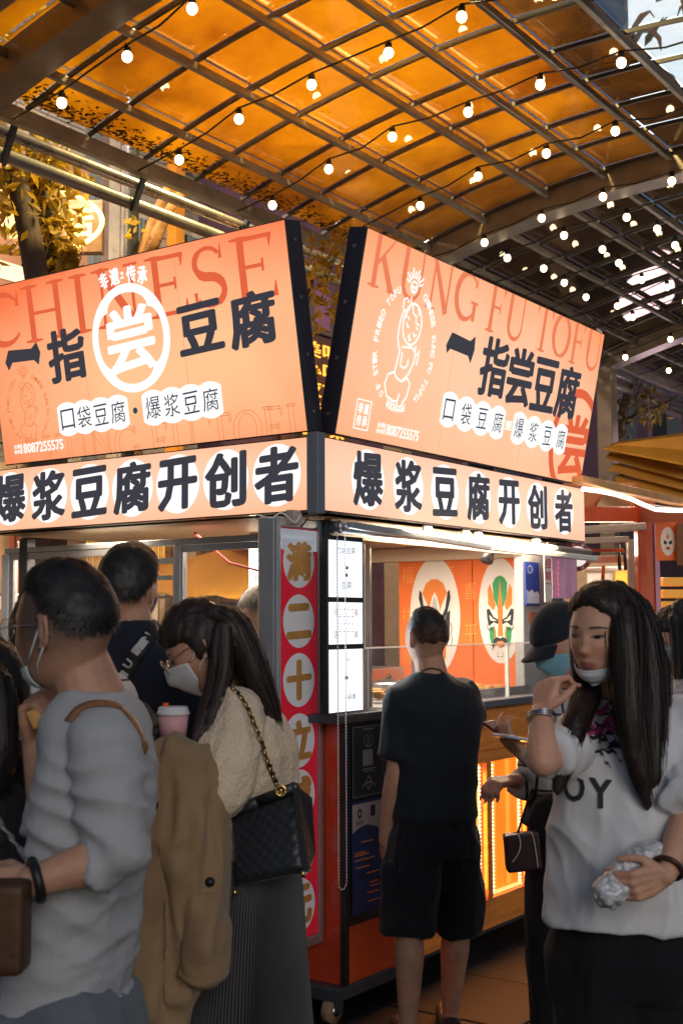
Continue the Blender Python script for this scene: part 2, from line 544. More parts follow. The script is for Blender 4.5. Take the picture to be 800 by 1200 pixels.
def panemat(nm='amber_film_glass', c0=(.34, .17, .012), c1=(.95, .62, .08), dc=(.10, .075, .055)):
    """amber film on canopy glass: lets light of the added lamp above through, mirrors what is below"""
    m = bpy.data.materials.new(nm); m.use_nodes = True
    nt = m.node_tree; nt.nodes.remove(nt.nodes['Principled BSDF'])
    out = nt.nodes['Material Output']
    tc = nt.nodes.new('ShaderNodeTexCoord')
    nz = nt.nodes.new('ShaderNodeTexNoise'); nz.inputs['Scale'].default_value = .9; nz.inputs['Detail'].default_value = 7; nz.inputs['Roughness'].default_value = .6
    nt.links.new(tc.outputs['Object'], nz.inputs[0])
    cr = nt.nodes.new('ShaderNodeValToRGB')
    cr.color_ramp.elements[0].position = .32; cr.color_ramp.elements[0].color = (*c0, 1)
    cr.color_ramp.elements[1].position = .68; cr.color_ramp.elements[1].color = (*c1, 1)
    nt.links.new(nz.outputs[0], cr.inputs[0])
    tr = nt.nodes.new('ShaderNodeBsdfTranslucent'); nt.links.new(cr.outputs[0], tr.inputs[0])
    df = nt.nodes.new('ShaderNodeBsdfDiffuse'); df.inputs[0].default_value = (*dc, 1)
    gl = nt.nodes.new('ShaderNodeBsdfGlossy'); gl.inputs['Roughness'].default_value = .035; gl.inputs[0].default_value = (1, .95, .9, 1)
    n2 = nt.nodes.new('ShaderNodeTexNoise'); n2.inputs['Scale'].default_value = 2.2
    nt.links.new(tc.outputs['Object'], n2.inputs[0])
    bp = nt.nodes.new('ShaderNodeBump'); bp.inputs['Strength'].default_value = .10; bp.inputs['Distance'].default_value = .02
    nt.links.new(n2.outputs[0], bp.inputs['Height']); nt.links.new(bp.outputs[0], gl.inputs['Normal'])
    m1 = nt.nodes.new('ShaderNodeMixShader'); m1.inputs[0].default_value = .35
    nt.links.new(tr.outputs[0], m1.inputs[1]); nt.links.new(df.outputs[0], m1.inputs[2])
    fr = nt.nodes.new('ShaderNodeLayerWeight'); fr.inputs[0].default_value = .3
    ad = nt.nodes.new('ShaderNodeMath'); ad.operation = 'MULTIPLY_ADD'; ad.inputs[1].default_value = .45; ad.inputs[2].default_value = .10
    nt.links.new(fr.outputs['Facing'], ad.inputs[0])
    m2 = nt.nodes.new('ShaderNodeMixShader')
    nt.links.new(ad.outputs[0], m2.inputs[0]); nt.links.new(m1.outputs[0], m2.inputs[1]); nt.links.new(gl.outputs[0], m2.inputs[2])
    nt.links.new(m2.outputs[0], out.inputs[0])
    return m
M_pane = panemat()
M_pane_dim = panemat('dimmed_film_glass', (.16, .10, .05), (.42, .27, .13), (.085, .08, .08))  # dimmer copy of the pane: fall-off of the amber glow put into its colour

# ------------------------------------------------------------------ ground
M_ground = mat('dark_asphalt', (.05, .047, .045), .55, var=.35, vscale=3, bump=.5, bscale=90)
g = MB(); g.add([(-90, -60, -.05), (90, -60, -.05), (90, 160, -.05), (-90, 160, -.05)], [(0, 1, 2, 3)])
tag(g.build('ground', M_ground), kind='structure')
pv = thing('pavement', W(4.5, 2.2, 0), None, None, kind='structure')
M_pv = [mat('granite_slab_' + n, c, .66, var=.6, vscale=9, bump=1.0, bscale=110, spec=.18) for n, c in (('warm', (.024, .017, .014)), ('grey', (.024, .022, .021)), ('dark', (.018, .017, .017)))]
rr = random.Random(3)
for i in range(11):
    for j in range(11):
        a, b = 1.6 + i * .6, -1.2 + j * .6
        z = rr.uniform(-.003, .003)
        o = MB().sb(a + .006, a + .594, b + .006, b + .594, -.06, z).build('slab', M_pv[rr.randrange(3)], pv)
        bevel(o, .004, 1)

# ------------------------------------------------------------------ glass canopy
def arch(b): return 5.134 - .062 * (b - 3.05) ** 2
B0, B1 = .45, 5.72
A0, A1 = 4.05, 27.0
can = thing('glass_canopy', W(9, 5.7, 0), 'arched amber glass canopy on grey steel beams over the street', 'canopy')
NB = 22
def archpts(a, off, n=NB, b0=B0, b1=B1): return [W(a, b0 + (b1 - b0) * i / n, arch(b0 + (b1 - b0) * i / n) + off) for i in range(n + 1)]
def sweep(a, w, top, bot, b0=B0, b1=B1):
    mb = MB(); n = NB; vs = []
    for i in range(n + 1):
        b = b0 + (b1 - b0) * i / n; z = arch(b)
        vs += [W(a - w / 2, b, z + bot), W(a + w / 2, b, z + bot), W(a + w / 2, b, z + top), W(a - w / 2, b, z + top)]
    fs = [(3, 2, 1, 0), tuple(n * 4 + k for k in range(4))]
    for i in range(n):
        for k in range(4):
            k2 = (k + 1) % 4
            fs.append((i * 4 + k, i * 4 + k2, i * 4 + 4 + k2, i * 4 + 4 + k))
    return mb.add(vs, fs)
for a in (4.05, 4.52, 9.02, 13.5, 18.0, 22.5, 27.0):
    wd = .07 if a < 4.2 else .15
    bevel(sweep(a, wd, -.02, -.21).build('arch_beam', M_beam, can), .006)
    if a > 4.2:
        sweep(a, .20, -.211, -.225).build('beam_flange', M_purlin, can)
PB = [5.34, 4.81, 4.25, 3.77, 3.25, 2.78, 2.27, 1.76, 1.25]
for b in PB:
    bevel(MB().bar(W(A0, b, arch(b) - .085), W(A1, b, arch(b) - .07), .038, .048).build('purlin', M_purlin, can), .006)
bevel(MB().bar(W(A0, B1, arch(B1) - .10), W(A1, B1, arch(B1) - .08), .07, .10).build('eave_beam', M_purlin, can), .008)
bevel(MB().bar(W(A0, B0, arch(B0) - .10), W(A1, B0, arch(B0) - .10), .09, .16).build('eave_beam', M_purlin, can), .008)
NBAY = 46
for i in range(NBAY):
    a = 4.42 + .5 * i
    if abs(a - 4.52) < .15 or a > 26.8: continue
    sweep(a, .020, -.02, -.045).build('glazing_bar', M_bar, can)
# leaf litter caught above the eave is seen as dark flecks; panes between bars
cells = sorted([B1 - .02] + PB + [B0 + .02])
M_clear = glassmat('clear_roof_glass', refl=.12, op=.06, dcol=(.5, .55, .6))
far = MB(); npane = 0
for i in range(NBAY):
    a0, a1 = 4.42 + .5 * i - .486, 4.42 + .5 * i - .014
    for j in range(len(cells) - 1):
        b0, b1 = cells[j] + .01, cells[j + 1] - .01
        vs = []
        for z in (0, .008):
            vs += [W(a0, b0, arch(b0) - .012 + z), W(a1, b0, arch(b0) - .012 + z), W(a1, b1, arch(b1) - .012 + z), W(a0, b1, arch(b1) - .012 + z)]
        fs = [(3, 2, 1, 0), (4, 5, 6, 7), (0, 1, 5, 4), (1, 2, 6, 5), (2, 3, 7, 6), (3, 0, 4, 7)]
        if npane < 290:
            clear = (6.4 < (a0 + a1) / 2 < 7.9 and cells[j] < 2.6 and cells[j + 1] > 2.2)  # panes made clear to show the board added as a reflection
            MB().add(vs, fs).build('glass_pane', M_clear if clear else (M_pane_dim if (a0 > 9.0 or (cells[j] < 3.2 and a0 > 5.4)) else M_pane), can); npane += 1
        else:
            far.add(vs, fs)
tag(far.build('glass_pane', M_pane_dim, can), kind='stuff')
# posts and eave pipes
for a in (4.3, 9.02, 13.5, 18.0, 22.5):
    bevel(MB().sb(a - .09, a + .09, 5.64, 5.82, -.05, arch(5.72) - .18).build('post', M_beam, can), .01)
pipes = thing('eave_pipes', W(9, 5.9, 4.5), 'pair of long steel pipes clipped behind the canopy eave', 'pipe')
M_pipe = mat('galvanised_pipe', (.42, .38, .36), .28, .8, var=.25, vscale=5, bump=.1)
MB().tube([W(1, 5.9, 4.56), W(27, 5.9, 4.56)], .038, 12).build('pipe', M_pipe, pipes, True)
MB().tube([W(1, 5.95, 4.44), W(27, 5.95, 4.44)], .045, 12).build('pipe', M_purlin, pipes, True)
for a in np.arange(4.9, 20, 1.1):
    MB().bar(W(a, 5.9, 4.36), W(a, 5.76, 4.66), .035, .03).build('clip', M_dkmetal, pipes)
# leaf litter on top edge of the glass
lit = MB()
M_litter = mat('dry_leaf_litter', (.05, .028, .012), .8)
for k in range(1400):
    a = random.uniform(4.4, 9.5); b = B1 - .03 - abs(random.gauss(0, .07)) - .06 * random.random()
    z = arch(b) - .02 - random.uniform(.004, .012); s = random.uniform(.012, .03); an = random.uniform(0, 6.3)
    c = W(a, b, z); e1 = (UA * math.cos(an) + VB * math.sin(an)) * s; e2 = (-UA * math.sin(an) + VB * math.cos(an)) * s * .45
    lit.add([c - e1, c - e2, c + e1, c + e2], [(0, 1, 2, 3)])
tag(lit.build('leaf_litter', M_litter), kind='stuff')

# ------------------------------------------------------------------ strings of bulbs
M_bulb = glow('lit_bulb', (1.0, .72, .42), 8.0)
M_cable = mat('black_cable', (.012, .012, .012), .5)
ball = MB().ball((0, 0, 0), .036, 14, 10)
bulb_me = None; sock_me = None
STR = [4.75, 5.78, 6.78, 7.78, 8.85, 9.36, 9.87, 10.4, 10.95, 11.45, 12.0, 13.1, 14.2, 15.3, 16.4, 17.5, 18.6]  # the in-between strings are added, standing in for bulb reflections in the glass
wordy = ['first', 'second', 'third', 'fourth', 'fifth', 'sixth', 'seventh', 'eighth', 'ninth', 'tenth', 'eleventh', 'twelfth', 'thirteenth', 'fourteenth', 'fifteenth', 'sixteenth', 'last']
for si, a in enumerate(STR):
    st = thing('bulb_string', W(a, 3, 4.8), 'cable of round warm bulbs under the canopy, %s string from the front end' % wordy[si], 'string lights', 'strings of bulbs under the canopy')
    bs = [5.30 - .5225 * k + (si % 3) * .04 - .03 for k in range(9)]
    pts = [W(a, B1 - .08, arch(B1) - .17)]
    for k, b in enumerate(bs):
        aa = a + random.uniform(-.05, .06)
        q = W(aa, b, arch(b) - .215)
        pts.append(q)
        if k < len(bs) - 1:
            pts.append(W(a, b - .26, arch(b - .26) - .245))
        if bulb_me is None:
            bulb = MB().ell(q - ZZ * .070, (np.array([.029, 0, 0]), np.array([0, .029, 0]), np.array([0, 0, .032])), 16, 10).build('bulb', M_bulb, st, True)
            bulb_me = (bulb.data, q); sock = MB().tube([q - ZZ * .045, q - ZZ * .02, q + ZZ * .002], [.019, .021, .012], 10).build('socket', M_cable, st, True); sock_me = sock.data
            base = np.array(st.location)
        else:
            for nm, me_ in (('bulb', bulb_me[0]), ('socket', sock_me)):
                o = bpy.data.objects.new(nm, me_); COL.objects.link(o); o.parent = st
                o.location = Vector(((q - np.array(st.location)) - (bulb_me[1] - base)).tolist())
                o.rotation_euler = (0, 0, 0)
    pts.append(W(a, .6, arch(.6) - .2))
    MB().tube(pts, .006, 6).build('cable', M_cable, st, True)

# ------------------------------------------------------------------ lamp added above the film so that the panes glow amber
lp = thing('added_lamp', W(6.7, 6.6, 0), 'added lamp on a tall pole, its warm head above the canopy lighting the panes', 'added lamp')
MB().tube([W(6.7, 6.6, -.05), W(6.7, 6.6, 6.4), W(6.7, 6.2, 6.8), W(6.2, 4.6, 6.9)], [.07, .05, .045, .04], 10).build('pole', M_dkmetal, lp, True)
bevel(MB().sb(5.85, 6.35, 3.85, 4.6, 6.79, 6.92).build('lamp_head', M_dkmetal, lp), .02)
MB().sb(5.9, 6.3, 3.9, 4.55, 6.775, 6.788).build('lens', glow('added_lens', (1, .5, .12), 12), lp)
def area(name, loc, size, col, power, direction=(0, 0, -1), sy=None, parent=None):
    l = bpy.data.lights.new(name, 'AREA'); l.energy = power; l.color = col; l.size = size
    if sy: l.shape = 'RECTANGLE'; l.size_y = sy
    o = bpy.data.objects.new(name, l); COL.objects.link(o)
    d = Vector([float(x) for x in direction])
    o.rotation_euler = d.to_track_quat('-Z', 'Y').to_euler()
    lc = np.asarray(loc, float)
    if parent is not None: o.parent = parent; lc = lc - root_loc(parent)
    o.location = [float(x) for x in lc]
    return o
def point(name, loc, r, col, power, parent=None):
    l = bpy.data.lights.new(name, 'POINT'); l.energy = power; l.color = col; l.shadow_soft_size = r
    o = bpy.data.objects.new(name, l); COL.objects.link(o); lc = np.asarray(loc, float)
    if parent is not None: o.parent = parent; lc = lc - root_loc(parent)
    o.location = [float(x) for x in lc]
    return o
area('added_pane_light', W(6.1, 4.2, 6.75), .4, (1, .74, .28), 560, (0, 0, -1), .65, lp)
# ------------------------------------------------------------------ buildings behind
def FB(px, py, b):
    q = hit(px, py, VB, b); return q @ UA, q[2]
M_siding = mat('weathered_siding', (.24, .22, .20), .7, var=.3, vscale=5, stretch=(1, 1, 8), bump=.4, bscale=30)
M_trim = mat('cream_trim', (.38, .34, .30), .6, var=.2)
M_curtain = mat('grey_curtain', (.10, .12, .13), .8, var=.3, vscale=6, stretch=(6, 6, .5))
M_brick = mat('dull_plaster', (.16, .12, .11), .8, var=.25, vscale=3, bump=.3)
M_purple = mat('mauve_wall', (.20, .10, .13), .8, var=.3, vscale=2.5, bump=.2)
M_warmwall = mat('warm_plaster', (.45, .34, .22), .7, var=.25, vscale=3)
Bd = 8.5
bl = thing('shop_building', W(5, Bd, 0), 'old timber clad shop building behind the left sign board', 'building')
MB().sb(-4, 9.6, Bd + .06, Bd + 4, -.05, 9.5).build('wall', M_brick, bl)
for k in range(34):
    z = 2.95 + k * .19
    o = MB().sb(-4, 9.6, Bd, Bd + .05, z + .006, z + .184).build('plank', M_siding, bl)
def frect(x0, y0, x1, y1, b, name, m, par, t=.03, sub=None):
    a0, z1 = FB(x0, y0, b); a1, z0 = FB(x1, y1, b)
    return MB().sb(a0, a1, b - t, b + .03, min(z0, z1), max(z0, z1)).build(name, m, par)
M_wlit = glow('lit_ceiling_strip', (1, .62, .38), 1.6)
M_win_dark = mat('dark_window', (.02, .025, .03), .08, coat=.6)
a0, _ = FB(52, 200, Bd); a1, _ = FB(112, 200, Bd)
# big lit window at the left, with pink-lit ceiling strips seen inside
w1 = MB().sb(a0 - .9, a1, Bd - .03, Bd + .055, 3.9, 5.9).build('window', M_trim, bl)
MB().sb(a0 - .82, a1 - .08, Bd - .045, Bd - .031, 3.98, 5.82).build('pane', glow('dim_warm_room', (.55, .26, .13), .55, .5, 1.2), w1)
for z0, z1 in ((4.55, 4.70), (5.0, 5.12), (5.3, 5.36)):
    MB().sb(a0 - .8, a1 - .1, Bd - .06, Bd - .046, z0, z1).build('ceiling_strip', M_wlit, w1)
for x0, x1, m in ((99, 108, M_curtain), (117, 130, M_trim), (108, 117, M_brick), (133, 137, M_trim), (196, 206, mat('orange_column', (.75, .28, .03), .5, var=.15))):
    p0, _ = FB(x0, 250, Bd); p1, _ = FB(x1, 250, Bd)
    MB().sb(p0, p1, Bd - .12, Bd + .02, 3.0, 6.6).build('pilaster', m, bl)
for x0, x1 in ((138, 168), (212, 232), (240, 262)):
    p0, _ = FB(x0, 250, Bd); p1, _ = FB(x1, 250, Bd)
    w = MB().sb(p0 - .08, p1 + .08, Bd - .04, Bd + .055, 3.75, 5.6).build('window', M_trim, bl)
    MB().sb(p0, p1, Bd - .055, Bd - .041, 3.83, 5.52).build('pane', M_win_dark, w)
    nf = 6
    for k in range(nf):
        c0 = p0 + (p1 - p0) * k / nf
        MB().tube([W(c0 + .03, Bd - .075, 3.85), W(c0 + .03, Bd - .075, 5.5)], (p1 - p0) / nf * .5, 6).build('curtain_fold', M_curtain, w)
rl = MB().bar(W(4.4, Bd - .3, 3.72), W(7.2, Bd - .3, 3.72), .06, .06).build('balcony_rail', M_trim, bl)
for k in range(12):
    MB().bar(W(4.5 + .24 * k, Bd - .3, 3.0), W(4.5 + .24 * k, Bd - .3, 3.7), .03, .03).build('baluster', M_dkmetal, bl)
# ground floor shopfront seen through the stall
M_slat = [mat('bamboo_' + n, c, .5, var=.25, vscale=4, stretch=(1, 1, 4)) for n, c in (('pale', (.62, .40, .16)), ('deep', (.48, .27, .08)))]
Bs = Bd - .25
fr_sh = thing('bamboo_front', W(4.8, Bs, 0), 'warm lit bamboo slat shopfront seen through the stall window', 'shop front')
MB().sb(2.0, 9.4, Bs + .08, Bs + .12, 0, 2.95).build('backing', M_warmwall, fr_sh)
p0, _ = FB(88, 640, Bs); p1, _ = FB(215, 640, Bs)
n = 40
for k in range(n):
    a = p0 + (p1 - p0) * k / n
    MB().tube([W(a, Bs, 1.2), W(a, Bs, 2.9)], (p1 - p0) / n * .36, 6).build('slat', M_slat[k % 2], fr_sh, True)
q0, _ = FB(38, 640, Bs); q1, _ = FB(54, 640, Bs)
for k in range(6):
    a = q0 + (q1 - q0) * k / 6
    MB().tube([W(a, Bs, 1.9), W(a, Bs, 2.9)], .03, 6).build('slat', M_slat[k % 2], fr_sh, True)
area('front_light', W(4.6, Bs - .6, 2.85), 2.2, (1, .66, .34), 130, (0, .2, -1), .3, fr_sh)
MB().sb(3.5, 6.2, Bs - .7, Bs - .5, 2.87, 2.93).build('lamp_bar', glow('warm_tube', (1, .75, .5), 3), fr_sh)
sg = thing('promo_sign', W(4.35, Bs - .1, 2.2), 'dark red promotion sign with white characters in the neighbouring shop', 'sign')
s0, z1 = FB(13, 615, Bs - .1); s1, z0 = FB(37, 662, Bs - .1)
MB().sb(s0, s1, Bs - .13, Bs - .08, z0, z1 + .1).build('board', mat('maroon_board', (.14, .035, .025), .5), sg)
fr = (W(s0, Bs - .132, z0), UA, ZZ, -VB)
tb = MB(); text_into(tb, fr, '现做', .04, .25, s1 - s0 - .03, .42, .002, .02); text_into(tb, fr, '现卖!', .04, .04, s1 - s0 - .03, .21, .002, .02)
tb.build('lettering', glow('lit_white_letter', (1, .85, .75), 1.0), sg)
dk = thing('square_lantern', W(4.9, Bs - .3, 2.3), 'big dark square column cap in front of the bamboo slats', 'column')
c0, _ = FB(54, 640, Bs - .3); c1, _ = FB(90, 640, Bs - .3)
bevel(MB().sb(c0, c1, Bs - .5, Bs - .1, 2.30, 2.9).build('cap', mat('brown_cap', (.05, .03, .025), .6, var=.3), dk), .01)
bevel(MB().sb(c0 + .02, c1 - .04, Bs - .46, Bs - .14, 0, 2.30).build('shaft', mat('brown_shaft', (.20, .13, .11), .6, var=.3), dk), .01)
# shelves and goods at the lower left
sh = thing('display_shelf', W(3.9, Bs - .6, 0), 'lit shelf of packed goods seen beyond the striped shirt', 'shelf')
M_shelfback = glow('shelf_backlight', (1, .62, .32), .75, .3, 4)
e0, _ = FB(8, 700, Bs - .6); e1, _ = FB(40, 700, Bs - .6)
MB().sb(e0 - .6, e1 + 1.5, Bs - .5, Bs - .46, .4, 1.85).build('back_panel', M_shelfback, sh)
for k in range(5):
    MB().sb(e0 - .6, e1 + 1.5, Bs - .75, Bs - .5, .5 + k * .33, .52 + k * .33).build('shelf_board', M_dkwood, sh)
cols = [mat('pack_' + str(i), c, .5) for i, c in enumerate(((.6, .1, .04), (.7, .5, .1), (.1, .22, .08), (.65, .6, .5), (.5, .2, .05)))]
rr = random.Random(5)
gi = 0
for k in range(4):
    a = e0 - .5
    while a < e1 + 1.3:
        w_, h_ = rr.uniform(.08, .14), rr.uniform(.14, .25)
        o = MB().loft([(W(a, Bs - .63, .521 + k * .33), w_ / 2, .05), (W(a, Bs - .63, .521 + k * .33 + h_ * .75), w_ / 2, .05), (W(a, Bs - .63, .521 + k * .33 + h_ * .85), w_ / 5, .02), (W(a, Bs - .63, .521 + k * .33 + h_), w_ / 5, .02)], PHI, 10).build('jar', cols[rr.randrange(5)], None, True, W(a, Bs - .63, .52 + k * .33))
        tag(o, 'coloured jar standing on the lit shelf in the shop behind', 'jar', 'jars on the lit shelf')
        a += w_ + .05
lamp = thing('pendant_lamp', P(17, 678, 7.6), 'orange cone pendant lamp in the shop behind the left window', 'pendant lamp')
c = P(17, 682, 7.6)
MB().tube([c + ZZ * .10, c + ZZ * .02, c - ZZ * .07], [.02, .035, .075], 16).build('shade', mat('orange_shade', (.8, .22, .03), .5, emit=(1, .3, .05), es=.35), lamp, True)
MB().tube([c + ZZ * .10, c + ZZ * .7], .004, 5).build('cord', M_cable, lamp)
MB().ball(c - ZZ * .06, .03).build('bulb', glow('warm_small_bulb', (1, .8, .5), 6), lamp, True)
# grey signboard with faint studs at far left under the sign
gb = thing('grey_signboard', W(4.4, Bs - .4, 2), 'pale grey signboard behind the window at far left', 'signboard')
s0, z1 = FB(16, 662, Bs - .3); s1, z0 = FB(54, 677, Bs - .3)
MB().sb(s0, s1, Bs - .34, Bs - .3, z0, z1).build('board', mat('pale_grey_board', (.35, .36, .33), .6, var=.2), gb)
# yellow cloth awning beyond the stall
def cloth(fr_pts, name, m, sag=.1, n=14):
    """bilinear sheet with sag between four corner points, thin but solid"""
    A, B, C, D = [np.asarray(q, float) for q in fr_pts]
    vs, fs = [], []
    for i in range(n + 1):
        for j in range(n + 1):
            u, v = i / n, j / n
            p = (A * (1 - u) + B * u) * (1 - v) + (D * (1 - u) + C * u) * v
            vs.append(p - ZZ * sag * 4 * u * (1 - u) * (.4 + .6 * v) - ZZ * .02 * math.sin(u * 18) * v)
    for i in range(n):
        for j in range(n):
            k = i * (n + 1) + j
            fs.append((k, k + 1, k + n + 2, k + n + 1))
    return MB().add(vs, fs)
M_ycloth = mat('ochre_canvas', (.72, .36, .04), .8, var=.15, vscale=3, bump=.2, bscale=20)
aw = thing('ochre_awning', P(245, 660, 8.0), 'ochre canvas awning drooping over the shop seen through the glass', 'awning')
o = cloth((P(150, 668, 8.3), P(310, 628, 7.7), P(315, 692, 7.3), P(150, 690, 7.9)), 'canvas', M_ycloth, .05).build('canvas', M_ycloth, aw, True)
o.modifiers.new('thick', 'SOLIDIFY').thickness = .006
# storefront pieces between (window frames, panels, chimney pipes) at 190..300
sf = thing('snack_kiosk', W(6.2, 8.0, 0), 'cream fronted snack kiosk seen through the stall glass', 'kiosk')
for x0, y0, x1, y1, m in ((190, 672, 245, 770, mat('cream_panel', (.60, .50, .36), .6, var=.2)), (250, 690, 296, 780, mat('olive_panel', (.20, .22, .15), .6, var=.2)), (198, 690, 214, 712, M_trim), (258, 692, 282, 706, mat('poster_brown', (.35, .14, .07), .6))):
    frect(x0, y0, x1, y1, 7.9 if x1 - x0 > 40 else 7.84, 'panel', m, sf, .04)
for x in (196, 232, 247, 300):
    a, z = FB(x, 690, 7.8); MB().sb(a - .03, a + .03, 7.74, 7.8, 0, 2.5).build('upright', M_dkwood, sf)
area('kiosk_light', W(6.4, 7.2, 2.3), .6, (1, .7, .42), 14, (-.2, .6, -1), None, sf)

# ------------------------------------------------------------------ middle: mauve wall, lit character sign
ml = thing('mauve_building', W(11, 9.0, 0), 'mauve plaster building seen between the two sign boards', 'building')
MB().sb(9.65, 14.5, 9.0, 13, -.05, 9).build('wall', M_purple, ml)
p0, z1 = FB(362, 335, 9.0); p1, z0 = FB(386, 396, 9.0)
w = MB().sb(p0, p1, 8.95, 9.01, z0, z1).build('window', M_brick, ml)
MB().sb(p0 + .05, p1 - .08, 8.93, 8.949, z0 + .06, z1 - .05).build('pane', mat('pink_pane', (.32, .14, .24), .25, emit=(.32, .12, .22), es=.15), w)
cs = thing('glowing_sign', W(11.3, 8.8, 4.4), 'dark sign with glowing orange characters between the sign boards', 'sign')
x0, z1 = FB(355, 395, 8.7); x1, z0 = FB(396, 520, 8.7)
MB().sb(x0 - .3, x1 + .25, 8.7, 8.8, z0 - .3, z1 + .05).build('board', mat('brown_sign', (.16, .07, .04), .6), cs)
fr = (W(0, 8.698, 0), UA, ZZ, -VB)
tb = MB()
nrow = 5
for r in range(nrow):
    zt = z1 - (z1 - z0) * r / nrow
    text_into(tb, fr, ('美味', '小吃', '夜市', '烧烤', '香辣')[r], x0 - .1, zt - (z1 - z0) / nrow * .86, x1 + .12, zt, .004, .03)
tb.build('lettering', glow('hot_orange', (1, .40, .05), 2.2), cs)

# ------------------------------------------------------------------ right: dark building beyond the eave
rb = thing('dark_building', W(17, 8.5, 0), 'dark purple brown building beyond the canopy at the right', 'building')
MB().sb(14.6, 34, 8.6, 12, -.05, 9).build('wall', mat('dark_mauve_wall', (.13, .07, .09), .8, var=.3, vscale=2, bump=.2), rb)
for k in range(7):
    a = 15.2 + k * 2.3
    w = MB().sb(a, a + 1.6, 8.54, 8.61, 3.4, 5.6).build('window', mat('mauve_frame', (.26, .14, .17), .6), rb)
    for j in range(2):
        MB().sb(a + .06 + j * .78, a + .76 + j * .78, 8.52, 8.539, 3.5, 5.5).build('pane', M_curtain if j else M_win_dark, w)
# building that closes the street far ahead and a low block at the far right
eb = thing('far_building', W(36, 2, 0), 'dark building closing the street under the canopy end', 'building')
MB().sb(34, 38, -14, 9, -.05, 12).build('wall', mat('blue_grey_wall', (.07, .08, .10), .7, var=.3, vscale=1.0), eb)
for k in range(8):
    for j in range(3):
        MB().sb(33.95, 34.01, -12 + k * 2.4, -10.6 + k * 2.4, 2.2 + j * 2.6, 3.9 + j * 2.6).build('window', glow('cool_window', (.55, .68, .85), .55, .4, .8) if (k + j) % 3 else M_win_dark, eb)
# lit billboard above the roof, added in place of a white reflection in the panes
bb = thing('lit_reflection_board', P(775, 70, 11.5), 'white lit billboard with black brush shapes, added in place of a reflection in the canopy glass', 'reflection_board')
c0 = P(775, 65, 11.5)
ex, ey, nn = np.array([1.0, 0, 0]), np.array([0, 0, 1.0]), np.array([0, -1.0, 0])
MB().box(c0 + np.array([.35, .1, .35]), ex * .62, np.array([0, .05, 0]), ey * 1.05).build('panel', glow('reflection_white', (.78, .92, 1), 1.7), bb)
tb = MB(); fr = (c0 + np.array([.35, .045, .35]), ex, ey, nn)
for q in range(16):
    x, y = random.uniform(-.55, .2), random.uniform(-1.0, .9)
    tb.ribbon(fr, [(x + .16 * math.cos(t * .7 + q) * (1 - t * .06), y + .14 * math.sin(t * .9 + q * 2)) for t in range(7)], [.01, .05, .07, .05, .06, .03, .01], .002 + q * 1e-4)
tb.build('brush_shape', M_black, bb)

# ------------------------------------------------------------------ trees
def tree(name, label, trunks, clusters, nleaf, m_trunk, m_leaf, size, group=None):
    t = thing(name, (float(trunks[0][0][0][0]), float(trunks[0][0][0][1]), 0), label, 'tree', group)
    mb = MB()
    for pts, rs in trunks:
        mb.tube(pts, rs, 10)
    me = mb.build('trunk', m_trunk, t, True)
    lf = MB()
    for c, r in clusters:
        for k in range(nleaf):
            d = np.array([random.gauss(0, 1) for _ in range(3)]); d = norm(d) * random.random() ** .45
            p = np.asarray(c) + d * np.asarray(r)
            s = size * random.uniform(.6, 1.3)
            e1 = norm([random.gauss(0, 1), random.gauss(0, 1), random.gauss(-.5, .8)]); e2 = norm(np.cross(e1, [random.gauss(0, 1), random.gauss(0, 1), random.gauss(0, 1)]))
            e3 = np.cross(e1, e2)
            lf.add([p - e1 * s, p - e1 * s * .1 + e2 * s * .45 + e3 * s * .12, p + e1 * s, p - e1 * s * .1 - e2 * s * .45 + e3 * s * .12], [(0, 1, 2), (0, 2, 3)])
    lf.build('crown', m_leaf, t)
    return t
M_trunk = mat('bark', (.06, .042, .035), .85, var=.4, vscale=10, bump=.8, bscale=25, stretch=(1, 1, .3))
def leafmat(name, c):
    m = bpy.data.materials.new(name); m.use_nodes = True; nt = m.node_tree
    p = nt.nodes['Principled BSDF']; p.inputs['Base Color'].default_value = (*c, 1); p.inputs['Roughness'].default_value = .5
    tr = nt.nodes.new('ShaderNodeBsdfTranslucent'); tr.inputs[0].default_value = (c[0] * 1.6, c[1] * 1.5, c[2], 1)
    mx = nt.nodes.new('ShaderNodeMixShader'); mx.inputs[0].default_value = .45
    nt.links.new(p.outputs[0], mx.inputs[1]); nt.links.new(tr.outputs[0], mx.inputs[2]); nt.links.new(mx.outputs[0], nt.nodes['Material Output'].inputs[0])
    return m
M_leaf = leafmat('yellow_green_leaf', (.30, .20, .02))
M_leaf2 = leafmat('olive_leaf', (.16, .13, .03))
def tr(pxs, y, r0, r1):
    pts = [P(x, yy, y) for x, yy in pxs]
    low = pts[0].copy(); low[2] = -.05
    pts = [low] + pts
    return (pts, [r0 * 1.4] + list(np.linspace(r0, r1, len(pts) - 1)))
tree('street_tree', 'dark leaning street tree trunk with lamplit yellow leaves, nearest the left edge',
     [tr([(46, 340), (30, 250), (14, 190), (-6, 140)], 8.2, .085, .06)],
     [(P(8, 165, 8.2), (.45, .4, .3)), (P(5, 250, 8.2), (.3, .4, .45)), (P(28, 205, 8.3), (.35, .4, .2)), (P(-20, 60, 8.2), (.9, .6, .5))], 150, M_trunk, M_leaf, .062)
tree('street_tree', 'dark forked street tree trunk with lamplit yellow leaves, second from the left edge',
     [tr([(64, 335), (52, 260), (40, 195), (48, 150)], 8.6, .095, .07), ([P(52, 260, 8.6), P(66, 205, 8.7), P(80, 150, 8.8)], [.05, .04, .03])],
     [(P(62, 200, 8.6), (.28, .4, .3)), (P(74, 262, 8.5), (.16, .3, .30)), (P(66, 300, 8.6), (.16, .3, .2)), (P(81, 310, 8.4), (.07, .1, .12)), (P(55, 250, 8.7), (.2, .3, .3))], 95, M_trunk, M_leaf, .062)
